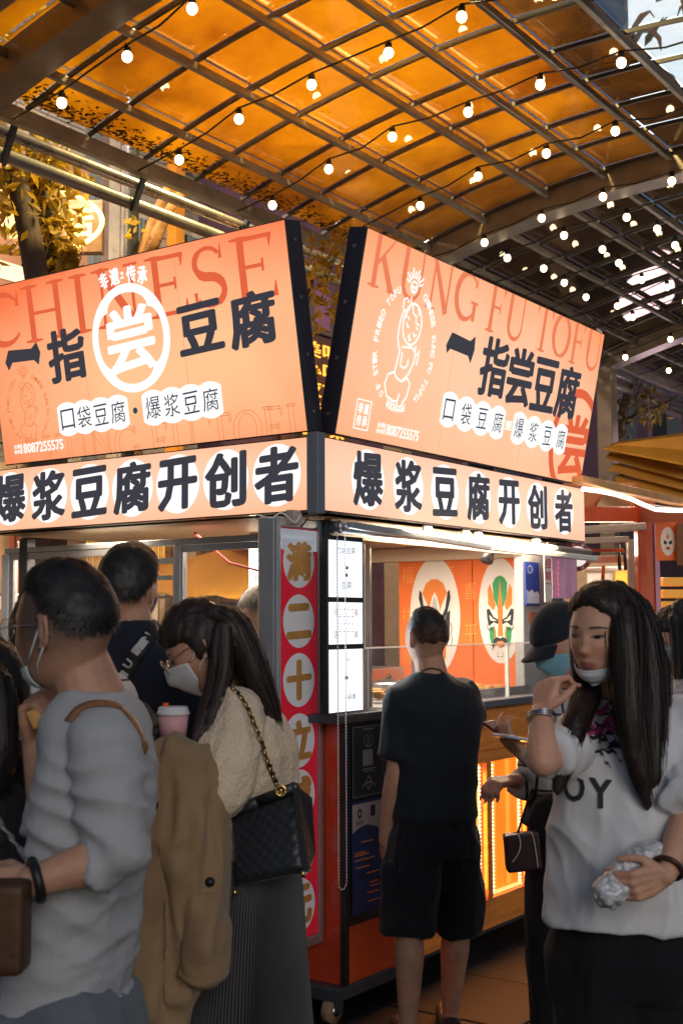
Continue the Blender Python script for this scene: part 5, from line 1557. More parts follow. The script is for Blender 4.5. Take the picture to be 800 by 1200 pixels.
# small mask flag hanging from the header
fl = thing('mask_flag', P(782, 640, 7.9), 'orange hanging flag with a small opera mask, right of the red post', 'flag')
A, B_ = P(769, 657, 7.9), P(793, 612, 7.9)
bevel(MB().box((A + B_) / 2, np.array([(B_[0] - A[0]) / 2, 0, 0]), np.array([0, .004, 0]), ZZ * (B_[2] - A[2]) / 2).build('cloth', M_mask_or, fl), .002)
mask_art(((A + B_) / 2 - np.array([0, .005, 0]), np.array([1., 0, 0]), ZZ, np.array([0, -1., 0])), 0.005, 0, .045, .09, 'x', fl, True)
pc = thing('brown_curtain', P(806, 640, 7.8), 'dark brown curtain at the right edge beside the mask flag', 'curtain')
c = P(806, 638, 7.85)
MB().box(c, np.array([.07, 0, 0]), np.array([0, .01, 0]), ZZ * .13).build('cloth', mat('brown_cloth', (.20, .09, .04), .8), pc)
yb = thing('yellow_crate', P(785, 690, 9), 'yellow lit counter goods at the far right edge beyond the red post', 'counter')
for k in range(3):
    A, B_ = P(773, 688 + k * 14, 8.8), P(812, 676 + k * 14, 8.8)
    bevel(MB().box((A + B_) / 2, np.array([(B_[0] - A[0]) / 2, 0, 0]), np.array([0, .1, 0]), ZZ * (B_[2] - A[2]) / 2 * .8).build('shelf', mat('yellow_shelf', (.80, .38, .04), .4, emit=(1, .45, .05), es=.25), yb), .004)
MB().box(P(790, 745, 9.2), np.array([.25, 0, 0]), np.array([0, .05, 0]), ZZ * .25).build('back', mat('teal_panel', (.25, .38, .33), .5), yb)
# LED rope light
ld = thing('led_rope', P(740, 585, 7.8), 'curving white LED light rope running right from the end of the sign strip', 'light rope')
pts = [P(x, y, Y) for x, y, Y in ((683, 573, 6.8), (700, 575, 7.0), (720, 579, 7.2), (740, 585, 7.3), (755, 592, 7.4), (768, 597, 7.5), (785, 598, 7.6), (815, 598, 7.7))]
MB().tube(pts, .013, 8).build('tube', glow('rope_white', (1, .86, .74), 3.5), ld, True)
bm_ = thing('timber_beam', P(740, 570, 7.6), 'pale timber beam carrying the light rope towards the right edge', 'beam')
bevel(MB().bar(P(676, 562, 6.9), P(820, 594, 7.9), .08, .045).build('beam', mat('pale_timber', (.72, .38, .16), .5, var=.2, stretch=(1, 1, 1)), bm_), .008)
# tiered ochre cloth
tc_ = thing('tiered_awning', P(770, 520, 12), 'ochre tiered cloth awning folded in four overhanging layers at the right edge', 'awning')
M_oc = mat('ochre_tarp', (.62, .30, .035), .6, var=.18, vscale=2, bump=.15, bscale=8)
tiers = [((707, 527), (722, 520), (815, 509), (815, 552), (760, 541)), ((708, 537), (714, 530), (815, 549), (815, 566), (750, 549)), ((711, 551), (720, 543), (815, 563), (815, 578), (745, 560)), ((721, 573), (721, 556), (815, 576), (815, 600), (760, 585))]
for k, pts in enumerate(tiers):
    Yf = 11.6 + k * .12
    fr2 = [P(x, y, Yf) for x, y in pts]; bk = [P(x + 2, y, Yf + .5) for x, y in pts]
    nn_ = len(pts)
    o = MB().add(fr2 + bk, [tuple(range(nn_)), tuple(range(2 * nn_ - 1, nn_ - 1, -1))] + [(i, nn_ + i, nn_ + (i + 1) % nn_, (i + 1) % nn_) for i in range(nn_)]).build('layer', M_oc, tc_)
top = MB().add([P(707, 527, 11.5), P(722, 520, 12.2), P(815, 507, 12.2), P(815, 548, 11.2)], [(0, 1, 2, 3)]).build('top_sheet', M_oc, tc_); top.modifiers.new('t', 'SOLIDIFY').thickness = .02
point('added_awning_light', P(770, 465, 9.5), .2, (1, .8, .6), 45, tc_)  # added to lift the dark background here; the cloth itself does not shine
point('added_wall_light', P(800, 520, 15.5), .3, (1, .7, .75), 22, tc_)  # extra light placed to brighten the building, no lamp stands here
c = P(792, 720, 8.95)
bevel(MB().box(c * [1, 1, 0] + ZZ * .62, np.array([.28, 0, 0]), np.array([0, .14, 0]), ZZ * .66).build('cabinet', M_or2, yb), .01)
for dx in (-.25, .25):
    MB().tube([c * [1, 1, 0] + np.array([dx, .1, 1.25]), c * [1, 1, 0] + np.array([dx, .1, 2.1])], .015, 8).build('shelf_post', M_dkmetal, yb)
for x in (730, 812):
    q = P(x, 560, 12.3); MB().tube([q * [1, 1, 0] - ZZ * .05, q * [1, 1, 0] + ZZ * 3.1], .03, 10).build('awning_pole', M_dkmetal, tc_, True)
# ------------------------------------------------------------------ figure building tools
def sstep(a, b, x):
    t = np.clip((np.asarray(x, float) - a) / (b - a), 0, 1)
    return t * t * (3 - 2 * t)
FACE = [(0, .008, .006, .012, .004), (0, -.010, .0075, .012, .009), (0, -.031, .0095, .009, .017), (0, -.036, .015, .006, .005),
        (.031, .003, .014, .010, -.010), (.031, .002, .011, .0065, .0045), (.028, .022, .018, .006, .003), (.042, -.026, .017, .018, .005),
        (0, -.064, .024, .014, .006), (0, -.0600, .013, .0034, .0042), (0, -.0715, .012, .0040, .0048), (0, -.0662, .017, .0014, -.0030),
        (0, -.081, .013, .004, -.003), (0, -.098, .016, .010, .009), (.058, -.06, .014, .02, -.004)]
def bumps(x, z):
    o = np.zeros(np.shape(x))
    for cx, cz, sx, sz, a in FACE:
        o = o + a * np.exp(-((x - cx) / sx) ** 2 - ((z - cz) / sz) ** 2)
        if cx: o = o + a * np.exp(-((x + cx) / sx) ** 2 - ((z - cz) / sz) ** 2)
    return o
def head_surf(d, face=True):
    """unit directions (n,3) -> points on a head, face towards -y"""
    x, y, z = d[:, 0], d[:, 1], d[:, 2]
    lo = sstep(.05, 1, -z)
    X = .076 * x * (1 - .16 * lo)
    Z = .115 * z
    p = np.where(y < 0, 1 - .45 * lo, 1.0)
    Y = .095 * np.sign(y) * np.abs(y) ** p * np.where(y > 0, 1 - .30 * lo, 1.0)
    if face:
        Y = Y - bumps(X, Z) * sstep(.05, .4, -y)
    return np.stack([X, Y, Z], 1)
def face_y(x, z):
    x, z = np.asarray(x, float), np.asarray(z, float)
    uz = z / .115; lo = sstep(.05, 1, -uz)
    ux = x / (.076 * (1 - .16 * lo))
    uy = np.sqrt(np.clip(1 - uz ** 2 - ux ** 2, 1e-6, 1))
    return -.095 * uy ** (1 - .45 * lo) - bumps(x, z) * sstep(.05, .4, uy)
def rot(yaw, pitch=0, roll=0):
    y, p, r = (math.radians(v) for v in (yaw, pitch, roll))
    Rz = np.array([[math.cos(y), -math.sin(y), 0], [math.sin(y), math.cos(y), 0], [0, 0, 1]])
    Rx = np.array([[1, 0, 0], [0, math.cos(p), -math.sin(p)], [0, math.sin(p), math.cos(p)]])
    Ry = np.array([[math.cos(r), 0, math.sin(r)], [0, 1, 0], [-math.sin(r), 0, math.cos(r)]])
    return Rz @ Rx @ Ry
def dirs(n=72, m=48):
    th = np.linspace(0, math.pi, m + 1)[1:-1]; ph = np.linspace(0, 2 * math.pi, n, endpoint=False)
    T, Pp = np.meshgrid(th, ph, indexing='ij')
    d = np.stack([np.sin(T) * np.cos(Pp), np.sin(T) * np.sin(Pp), np.cos(T)], 2).reshape(-1, 3)
    d = np.vstack([[0, 0, 1], d, [0, 0, -1]])
    fs = [(0, 1 + k, 1 + (k + 1) % n) for k in range(n)]
    for j in range(m - 2):
        for k in range(n):
            a, b = 1 + j * n + k, 1 + j * n + (k + 1) % n
            fs.append((a, a + n, b + n, b))
    e = 1 + (m - 2) * n
    fs += [(e + k, len(d) - 1, e + (k + 1) % n) for k in range(n)]
    return d, fs
HD, HF = dirs()
class Head:
    def __init__(s, c, yaw, pitch=0, roll=0, k=1.0):
        s.c = np.asarray(c, float); s.R = rot(yaw, pitch, roll) * k; s.k = k
    def w(s, p):
        return s.c + np.asarray(p, float) @ s.R.T
    def skull(s, mb):
        mb.add(s.w(head_surf(HD)), HF)
        for sx in (-1, 1):   # ears
            e = s.w([sx * .079, .010, -.006])
            mb.chain([s.w([sx * (.076 + .012 * max(0, math.sin(t))), .006 + .017 * math.sin(t) + .004, -.004 + .029 * math.cos(t)]) for t in np.linspace(-.5, 3.4, 9)], [.0048 * s.k] * 9, 8)
            mb.ell(e, (s.R @ np.array([.006, .002, 0]), s.R @ np.array([0, .011, 0]), s.R @ np.array([0, 0, .024])), 10, 8)
            mb.ball(s.w([sx * .077, .004, -.034]), .0065 * s.k, 8, 6)
    def cap(s, mb, fn, seed=0):
        """a shell over the skull: fn(x,y,z unit dir)-> offset (negative sinks under the skin)"""
        base = head_surf(HD, False)
        off = fn(HD[:, 0], HD[:, 1], HD[:, 2])
        nrm = HD / np.array([.076, .095, .115]); nrm = nrm / np.linalg.norm(nrm, axis=1)[:, None]
        mb.add(s.w(base + nrm * off[:, None]), HF)
    def strands(s, mb, fn, n, L=.02, w=.0012, flow=(0, .4, -1), lift=.35, seed=1):
        r = np.random.default_rng(seed)
        d = r.normal(size=(n * 3, 3)); d /= np.linalg.norm(d, axis=1)[:, None]
        off = fn(d[:, 0], d[:, 1], d[:, 2])
        d = d[off > .001][:n]; off = off[off > .001][:n]
        base = head_surf(d, False)
        nrm = d / np.array([.076, .095, .115]); nrm = nrm / np.linalg.norm(nrm, axis=1)[:, None]
        p0 = base + nrm * (off[:, None] * .85)
        fl = np.array(flow, float) + r.normal(size=(len(d), 3)) * .35
        fl = fl - nrm * np.sum(fl * nrm, 1)[:, None]; fl /= np.linalg.norm(fl, axis=1)[:, None] + 1e-9
        ll = L * r.uniform(.6, 1.2, len(d))[:, None]
        p1 = p0 + fl * ll * .6 + nrm * ll * lift; p2 = p0 + fl * ll + nrm * ll * lift * .9
        sd = np.cross(fl, nrm) * w
        A = s.w(p0 - sd); B_ = s.w(p0 + sd); C_ = s.w(p1 + sd * .7); D_ = s.w(p1 - sd * .7); E_ = s.w(p2)
        k = len(mb.v)
        vs = np.stack([A, B_, C_, D_, E_], 1).reshape(-1, 3)
        fs = []
        for i in range(len(d)):
            q = 5 * i; fs += [(q, q + 1, q + 2, q + 3), (q + 3, q + 2, q + 4)]
        mb.add(vs, fs)
    def facepatch(s, mb, x0, x1, z0, z1, off, shape=None, n=14, m=8):
        """sheet following the face; shape(s,t)->(x,z) with s,t in -1..1"""
        vs, fs = [], []
        for j in range(m + 1):
            for i in range(n + 1):
                u, v = 2 * i / n - 1, 2 * j / m - 1
                if shape: x, z = shape(u, v)
                else: x, z = (x0 + x1) / 2 + (x1 - x0) / 2 * u, (z0 + z1) / 2 + (z1 - z0) / 2 * v
                vs.append(s.w([x, float(face_y(x, z)) - off, z]))
        for j in range(m):
            for i in range(n):
                k = j * (n + 1) + i
                fs.append((k, k + 1, k + n + 2, k + n + 1))
        return mb.add(vs, fs)
    def mask(s, root, m, low=False, label=None):
        """surgical mask; low = pulled down under the chin"""
        vs, fs = [], []; n, q = 26, 12
        for j in range(q + 1):
            v = j / q
            for i in range(n + 1):
                u = 2 * i / n - 1
                az = u * 1.15
                if low:
                    z = -.078 - .040 * v + .012 * abs(u) ** 2
                    rr_ = 1.06 + .06 * math.cos(u * 1.5) * math.sin(math.pi * min(v * 1.1, 1)) + .10 * v
                else:
                    z = .000 - .112 * v + (-.022 * abs(u) ** 1.5 * (1 - v)) + (.040 * abs(u) ** 1.5 * v)
                    rr_ = 1.06
                zz = max(min(z / .115, .99), -.97)
                c = math.sqrt(1 - zz * zz)
                d = np.array([[c * math.sin(az), -c * math.cos(az), zz]])
                p = head_surf(d, False)[0]
                p = p * [rr_, rr_, 1]; p[2] = z
                if not low:
                    f = math.exp(-(u / .42) ** 2)
                    p[1] -= f * (.020 * math.exp(-((v - .30) / .28) ** 2) + .012) 
                else:
                    p[1] -= .006 * math.cos(u * 1.3)
                p[1] -= .0015 * math.cos(v * 6 * math.pi) * (1 - abs(u))
                vs.append(s.w(p))
        for j in range(q):
            for i in range(n):
                k = j * (n + 1) + i
                fs.append((k, k + 1, k + n + 2, k + n + 1))
        mk = MB().add(vs, fs).build('face_mask', m, root, True)
        md = mk.modifiers.new('thick', 'SOLIDIFY'); md.thickness = .0015
        st = MB()
        for sd in (0, n):
            for row in (0, q):
                e = vs[row * (n + 1) + sd]; sx = 1 if sd else -1
                st.tube([e, (e + s.w([sx * .082, .0, -.02])) / 2 + (s.w([sx * .004, 0, 0]) - s.c), s.w([sx * .081, .012, -.034 if row else .02])], .0016 * s.k, 6)
            st.tube([s.w([sx * .081, .012, .02]), s.w([sx * .083, .024, -.005]), s.w([sx * .081, .012, -.034])], .0016 * s.k, 6)
        st.build('ear_loop', m, mk, True)
        return mk
    def glasses(s, root, m, mg):
        g = MB()
        for sx in (-1, 1):
            c = np.array([sx * .033, -.108, .002])
            ring = [s.w(c + np.array([.024 * math.cos(t), .006 * abs(math.cos(t)) * (1 if sx * math.cos(t) > 0 else 0), .021 * math.sin(t)])) for t in np.linspace(0, 2 * math.pi, 21)]
            g.tube(ring, .0011 * s.k, 6)
            g.tube([s.w([sx * .057, -.102, .006]), s.w([sx * .078, -.03, .008]), s.w([sx * .080, .012, .004]), s.w([sx * .078, .028, -.016])], .0012 * s.k, 6)
        g.tube([s.w([-.009, -.110, .006]), s.w([0, -.113, .009]), s.w([.009, -.110, .006])], .0011 * s.k, 6)
        o = g.build('glasses', m, root, True)
        for sx in (-1, 1):
            MB().add([s.w([sx * .033 + .023 * math.cos(t), -.108, .002 + .020 * math.sin(t)]) for t in np.linspace(0, 2 * math.pi, 21)[:-1]], [tuple(range(20))]).build('lens', mg, o)
        return o

def blob(mb, name, m, root, voxel=.008, sm=3, fold=None, color=None, min_z=None):
    me = bpy.data.meshes.new('tmp'); me.from_pydata(mb.v, [], mb.f); me.update()
    o = bpy.data.objects.new('tmp', me); COL.objects.link(o)
    r = o.modifiers.new('r', 'REMESH'); r.mode = 'VOXEL'; r.voxel_size = voxel; r.adaptivity = 0
    s_ = o.modifiers.new('s', 'SMOOTH'); s_.factor = .5; s_.iterations = sm
    dg = bpy.context.evaluated_depsgraph_get()
    out = bpy.data.meshes.new_from_object(o.evaluated_get(dg))
    COL.objects.unlink(o); bpy.data.objects.remove(o); bpy.data.meshes.remove(me)
    out.name = name
    n = len(out.vertices)
    co = np.zeros(n * 3); out.vertices.foreach_get('co', co); co = co.reshape(-1, 3)
    no = np.zeros(n * 3); out.vertices.foreach_get('normal', no); no = no.reshape(-1, 3)
    if color is not None:
        c = color(co, no)
        at = out.color_attributes.new('col', 'FLOAT_COLOR', 'POINT')
        at.data.foreach_set('color', np.hstack([c, np.ones((n, 1))]).ravel())
    if fold is not None:
        co = co + no * fold(co, no)[:, None]
    co = co - root_loc(root)
    out.vertices.foreach_set('co', co.ravel())
    out.update()
    return link(name, out, m, root, True)
def folds(amp=.005, freq=(14, 14, 7), seed=0, extra=None, fine=.45):
    amp = amp * 1.2
    def f(co, no):
        q = co * np.array(freq)
        q = q + .8 * np.stack([vnoise(q * .5, seed + 5), vnoise(q * .5, seed + 6), vnoise(q * .5, seed + 7)], 1)
        d = amp * (1 - 2.2 * np.abs(vnoise(q, seed)) ** .8)
        d = d + amp * fine * (1 - 2 * np.abs(vnoise(q * 2.3, seed + 3)))
        if extra is not None: d = d + extra(co, no)
        return d + amp * .45
    return f
def hand(mb, wrist, fwd, nrm, thumb=1, curl=(.5, .5, .5, .5), k=1.0, tcurl=.4, spread=.10):
    """palm and five fingers: fwd along the fingers, nrm out of the palm (fingers curl towards it); thumb=+1/-1 picks its side"""
    F = norm(fwd); N = norm(np.asarray(nrm, float) - F * (np.asarray(nrm, float) @ F)); S = np.cross(N, F) * thumb
    w = np.asarray(wrist, float)
    for i, (o, ln) in enumerate(zip((.030, .0105, -.010, -.028), (1.0, 1.08, 1.0, .80))):
        kn = w + (F * (.088 - .004 * abs(i - 1)) + S * o) * k
        mb.chain([w + (F * .012 + S * o * .55) * k, w + (F * .05 + S * o * .9 - N * .001) * k, kn], [.015 * k, .0135 * k, .0105 * k], 10)
        c = curl[i]; p = kn; d = norm(F + S * spread * (o / .03)); ang = c * 1.0
        for L, r0, r1, a_ in ((.040, .0092, .0082, 1.0), (.026, .0082, .0075, 1.15), (.020, .0075, .0062, .8)):
            d = norm(d * math.cos(c * a_) + norm(N - d * (N @ d)) * math.sin(c * a_))
            q = p + d * L * ln * k
            mb.cone(p, q, r0 * k, r1 * k, True, 10); p = q
    p = w + (F * .018 + S * .024) * k; d = norm(F * .62 + S * .72 + N * .35)
    mb.chain([w + (F * .01 + S * .012) * k, p], [.016 * k, .014 * k], 10)
    for L, r0, r1 in ((.036, .0135, .0108), (.032, .0105, .0092), (.024, .0092, .0072)):
        q = p + d * L * k; mb.cone(p, q, r0 * k, r1 * k, True, 10); p = q
        t = norm(F * .8 - S * .35 + N * .5); d = norm(d * (1 - tcurl) + t * tcurl)
def arm(mb, sh, el, wr, k=1.0):
    sh, el, wr = map(np.asarray, (sh, el, wr))
    mb.chain([sh, sh * .6 + el * .4, el], [.050 * k, .045 * k, .037 * k], 14)
    mb.chain([el, el * .7 + wr * .3, wr], [.037 * k, .040 * k, .026 * k], 14)
def leg(mb, hip, kn, an, toe, k=1.0):
    hip, kn, an, toe = map(np.asarray, (hip, kn, an, toe))
    mb.chain([hip, hip * .5 + kn * .5, kn], [.088 * k, .072 * k, .054 * k], 16)
    mb.chain([kn, kn * .68 + an * .32 - norm(toe - an) * [1, 1, 0] * .012, an], [.052 * k, .056 * k, .034 * k], 16)
    mb.chain([an - ZZ * .03, (an - ZZ * .05) * .4 + toe * .6, toe], [.034 * k, .032 * k, .026 * k], 12)
def hair_mass(root, guides, rad, m, n=900, name='hair', w=.0016, head=None, capfn=None, voxel=.008, seed=3, wav=.004):
    """guides: polylines with radii; shell volume plus many fine locks over it"""
    mb = MB()
    for g, r in zip(guides, rad):
        rs = [r] * len(g) if np.isscalar(r) else r
        mb.chain(g, rs, 12)
    if head is not None: head.cap(mb, capfn)
    def grooves(co, no):
        q = co + .02 * np.stack([vnoise(co * 5, 1), vnoise(co * 5, 2), co[:, 2] * 0], 1)
        return .0034 * (1 - 2 * np.abs(vnoise(q * [70, 70, 3], 11))) + .003 * (1 - 2 * np.abs(vnoise(q * [150, 150, 4], 12))) 
    shell = blob(mb, name, m, root, voxel, 9, grooves)
    st = MB(); r_ = np.random.default_rng(seed)
    vs, fs = [], []
    for i in range(n):
        gi = r_.integers(len(guides)); g = np.array(guides[gi]); rs = rad[gi]; rs = np.full(len(g), rs) if np.isscalar(rs) else np.array(rs)
        a = r_.uniform(0, 2 * math.pi); q = r_.uniform(.90, 1.22) if i % 12 else r_.uniform(1.2, 1.6)
        T = np.linspace(0, len(g) - 1.001, 9) * r_.uniform(.85, 1.0)
        i0 = T.astype(int); f = (T - i0)[:, None]
        c = g[i0] * (1 - f) + g[i0 + 1] * f; rr_ = rs[i0] * (1 - f[:, 0]) + rs[i0 + 1] * f[:, 0]
        t = norm(g[-1] - g[0]); u = norm(np.cross(t, [0.3, 1, .1])); v = np.cross(t, u)
        da = a + .5 * np.sin(T * .8 + i) * .2
        off = (np.cos(da)[:, None] * u + np.sin(da)[:, None] * v) * (rr_ * q)[:, None]
        p = c + off + wav * np.sin(T * 1.7 + i)[:, None] * u
        sd = (-np.sin(da)[:, None] * u + np.cos(da)[:, None] * v) * w
        k = len(vs)
        for j in range(9):
            ww = 1 - .8 * (j / 8) ** 3
            vs += [p[j] - sd[j] * ww, p[j] + sd[j] * ww]
        fs += [(k + 2 * j, k + 2 * j + 1, k + 2 * j + 3, k + 2 * j + 2) for j in range(8)]
    st.add(vs, fs)
    o = st.build('hair_locks', m, shell)
    tag(o, kind='stuff')
    return shell
from mathutils.bvhtree import BVHTree
def surf_tree(objs):
    vs, fs = [], []
    for o in objs:
        off = root_loc(o); k = len(vs)
        vs += [tuple(np.array(v.co) + off) for v in o.data.vertices]
        fs += [tuple(i + k for i in p.vertices) for p in o.data.polygons]
    return BVHTree.FromPolygons(vs, fs)
def wrap_print(name, pts2, fs, tree, m, root, off=.0035, ymin=0):
    """prints laid on cloth: photo points cast on the garment and lifted off it a little"""
    vs = []; ok = []
    for x, y in pts2:
        d = norm(ray(x, y))
        h = tree.ray_cast(Vector(EYE.tolist()), Vector(d.tolist()))
        if h[0] is None or h[0][1] < ymin: vs.append(None); continue
        vs.append(np.array(h[0]) - d * off)
    fs = [f for f in fs if all(vs[i] is not None for i in f)]
    vs = [v if v is not None else np.zeros(3) for v in vs]
    if not fs: return None
    used = sorted({i for f in fs for i in f}); mp_ = {u: k for k, u in enumerate(used)}
    return MB().add([vs[u] for u in used], [tuple(mp_[i] for i in f) for f in fs]).build(name, m, root)

# skins, cloths
M_skin = mat('skin', attr='col', rough=.48, var=.10, vscale=40, bump=.22, bscale=260, sss=.2)
M_hair = mat('black_hair', (.012, .010, .010), .55, var=.3, vscale=60, stretch=(1, 1, .08), spec=.6)
M_hairb = mat('brown_hair', (.024, .014, .010), .55, var=.4, vscale=60, stretch=(1, 1, .08), spec=.6)
M_mask = mat('mask_cloth', (.62, .70, .76), .75, bump=.25, bscale=300, var=.05)
M_lens = glassmat('spectacle_lens', refl=.10, op=.01)
M_gold = mat('gold_metal', (.75, .48, .16), .25, 1.0)
M_shoe = mat('black_shoe', (.02, .02, .022), .5, var=.2)
SK = np.array([.55, .30, .20])
def skincol(base=SK, head=None, scalp=None, scalpcol=(.05, .04, .038), lips=None):
    def f(co, no):
        c = np.tile(np.asarray(base), (len(co), 1)).astype(float)
        c *= (1 + .10 * vnoise(co * 18, 2))[:, None]
        c[:, 0] *= 1 + .05 * vnoise(co * 9, 4)
        if head is not None:
            q = (co - head.c) @ np.linalg.inv(head.R).T
            inh = (np.abs(q[:, 0]) < .095) & (np.abs(q[:, 1]) < .13) & (np.abs(q[:, 2]) < .13)
            front = inh & (q[:, 1] < -.03)
            # warmer cheeks, nose and ears, lips
            w = np.exp(-((np.abs(q[:, 0]) - .038) / .02) ** 2 - ((q[:, 2] + .026) / .02) ** 2) * front
            w = w + np.exp(-(q[:, 0] / .015) ** 2 - ((q[:, 2] + .033) / .01) ** 2) * front * .7
            c = c * (1 - w[:, None] * np.array([0, .18, .15]))
            if lips is not None:
                l = (np.abs(q[:, 0]) < .021) & (np.abs(q[:, 2] + .066) < .0072 * np.sqrt(np.clip(1 - (q[:, 0] / .022) ** 2, 0, 1)) + .001) & (q[:, 1] < -.07) & front
                c[l] = lips
            if scalp is not None:
                wv = np.clip(scalp(q), 0, 1)[:, None] * inh[:, None]
                c = c * (1 - wv) + np.asarray(scalpcol) * wv
        return np.clip(c, 0, 1)
    return f
def cloth_mat(name, col=(.02, .02, .024), rough=.85, scale=400, bump=.25, var=.08, sheen=.15, **k):
    return mat(name, col, rough, var=var, vscale=6, bump=bump, bscale=scale, sheen=sheen, spec=.25, **k)
# ------------------------------------------------------------------ people
def person(px, y, label):
    p = P(px, 900, y)
    return thing('person', (p[0], p[1], 0), label, 'person', 'people queueing and walking past the stall')
def Pz(px, py, y, dz=0, dy=0):
    return P(px, py, y + dy) + ZZ * dz
def short_cap(front=.55, thick=.014, side=-.15, back=-.45, seed=1, sw=.25):
    """hair thickness over the head direction: front hairline height, side and back lower limits"""
    def f(x, y, z):
        line = np.where(y < -.2, front, np.where(y < .25, side + (front - side) * sstep(.25, -.2, y), back + (side - back) * sstep(.7, .25, y)))
        w = sstep(line - .06, line + sw, z)
        n = vnoise(np.stack([x, y, z], 1) * 7, seed)
        return -.010 + w * (thick + .010) + w * n * .0035
    return f
def sleeve(mb, pts, rs, open_end=True):
    for i in range(len(pts) - 1):
        mb.tube([pts[i], pts[i + 1]], [rs[i], rs[i + 1]], 18)
    for p, r in zip(pts[:-1], rs[:-1]): mb.ball(p, r, 16, 10)
    if len(pts) > 2: pass
def torso(mb, rows, yaw):
    mb.loft([(P(x, y, Y), rx, ry) for x, y, Y, rx, ry in rows], math.radians(yaw), 30)

# ======== woman in white T-shirt, right foreground
r6 = person(725, 3.0, 'long haired woman in printed white T-shirt holding a foil roll, hand at her chin')
h6 = Head(P(707, 744, 3.0), -40, 4, 2, .97)
sk = MB(); h6.skull(sk)
sk.cone(P(716, 790, 3.04), P(728, 842, 3.08), .050, .062)
torso(sk, [(735, 850, 3.08, 0.109, 0.055), (735, 900, 3.06, 0.118, 0.070), (732, 980, 3.05, 0.101, 0.070), (730, 1060, 3.05, 0.118, 0.078)], -22)
shR, elR, wrR = P(676, 862, 3.04), P(636, 893, 2.84), P(634, 836, 2.90)
shL, elL, wrL = P(806, 860, 3.10), P(808, 950, 2.93), P(779, 1026, 2.80)
arm(sk, shR, elR, wrR, .92); arm(sk, shL, elL, wrL, .92)
hand(sk, wrR, P(648, 775, 2.95) - wrR, np.array([.75, .55, -.1]), 1, (.9, 1.0, 1.1, 1.2), .92, .6)
hand(sk, wrL, P(732, 1044, 2.77) - wrL, np.array([-.1, .95, .1]), 1, (.85, .9, .95, 1.0), .92, .45)
for x0, x1 in ((712, 706), (765, 775)):
    leg(sk, P(x0 + 8, 1090, 3.06), P(x1 + 6, 1280, 3.05) * [1, 1, 0] + ZZ * .48, P(x1, 1400, 3.08) * [1, 1, 0] + ZZ * .09, P(x1 - 25, 1400, 2.98) * [1, 1, 0] + ZZ * .03)
blob(sk, 'body', M_skin, r6, .0042, 2, None, skincol(SK * 1.15, h6, None, lips=(.42, .15, .13)))
# eyes, brows
M_eyew = mat('eye_white', (.20, .17, .165), .4)
M_iris = mat('dark_iris', (.010, .007, .006), .45, spec=.2)
def eyes(h, root):
    for sx in (-1, 1):
        cx = sx * .031
        e = MB(); h.facepatch(e, 0, 0, 0, 0, .0012, lambda u, v, cx=cx: (cx + .0125 * u, .0015 + .0036 * v * math.sqrt(max(0, 1 - u * u)) + .001 * u * sx), 12, 6)
        eo = e.build('eye', M_eyew, root, True)
        e = MB(); h.facepatch(e, 0, 0, 0, 0, .0022, lambda u, v, cx=cx: (cx - .002 + .0066 * u, .0017 + .0036 * v * math.sqrt(max(0, 1 - u * u * .9))), 8, 6)
        e.build('iris', M_iris, eo, True)
        e = MB(); h.facepatch(e, 0, 0, 0, 0, .0026, lambda u, v, cx=cx: (cx + .0155 * u, .0016 + .0042 * math.sqrt(max(0, 1 - u * u)) + .0013 * v + .002 * max(0, u * sx)), 12, 2)
        e.build('eyelash', M_iris, eo, True)
        e = MB(); h.facepatch(e, 0, 0, 0, 0, .0016, lambda u, v, cx=cx: (cx + sx * .003 + .0200 * u, .0225 + .003 * (1 - u * u) + .0024 * v * (1 - .7 * max(0, u * sx)) - .001 * u * sx), 12, 2)
        e.build('eyebrow', mat('eyebrow_hair', (.06, .04, .035), .7), root, True)
eyes(h6, r6)
M_mask6 = cloth_mat('printed_mask', (.66, .72, .78), var=.25)
h6.mask(r6, M_mask6, True)
# T-shirt
M_tee = cloth_mat('white_cotton', (.72, .72, .74), var=.05)
t6 = MB()
torso(t6, [(724, 818, 3.075, .070, .060), (729, 834, 3.08, .105, .070), (733, 852, 3.08, .150, .085), (735, 885, 3.06, .165, .115), (732, 950, 3.05, .168, .125), (728, 1020, 3.05, .172, .128), (726, 1068, 3.05, .180, .135), (726, 1080, 3.05, .181, .136)], -22)
sleeve(t6, [shR - ZZ * .01, elR * .82 + shR * .18], [.056, .052])
sleeve(t6, [shL + ZZ * .0, elL * .65 + shL * .35, elL * .85 + wrL * .15], [.088, .088, .078])
sag = lambda co, no: -.006 * np.abs(np.sin((co[:, 2] * 9 + co[:, 0] * 14))) * sstep(1.35, 1.0, co[:, 2])
tee6 = blob(t6, 't_shirt', M_tee, r6, .0075, 3, folds(.0085, (11, 11, 6), 21, sag))
p6 = MB()
torso(p6, [(728, 1062, 3.05, .140, .095), (728, 1120, 3.05, .178, .125), (728, 1160, 3.05, .165, .115)], -22)
for x in (700, 768):
    sleeve(p6, [P(x, 1120, 3.05), P(x, 1280, 3.05), P(x - 3, 1400, 3.07) * [1, 1, 0] + ZZ * .10], [.10, .092, .085])
blob(p6, 'trousers', cloth_mat('black_trousers', (.010, .010, .013), sheen=.05), r6, .010, 3, folds(.006, (12, 12, 4), 5))
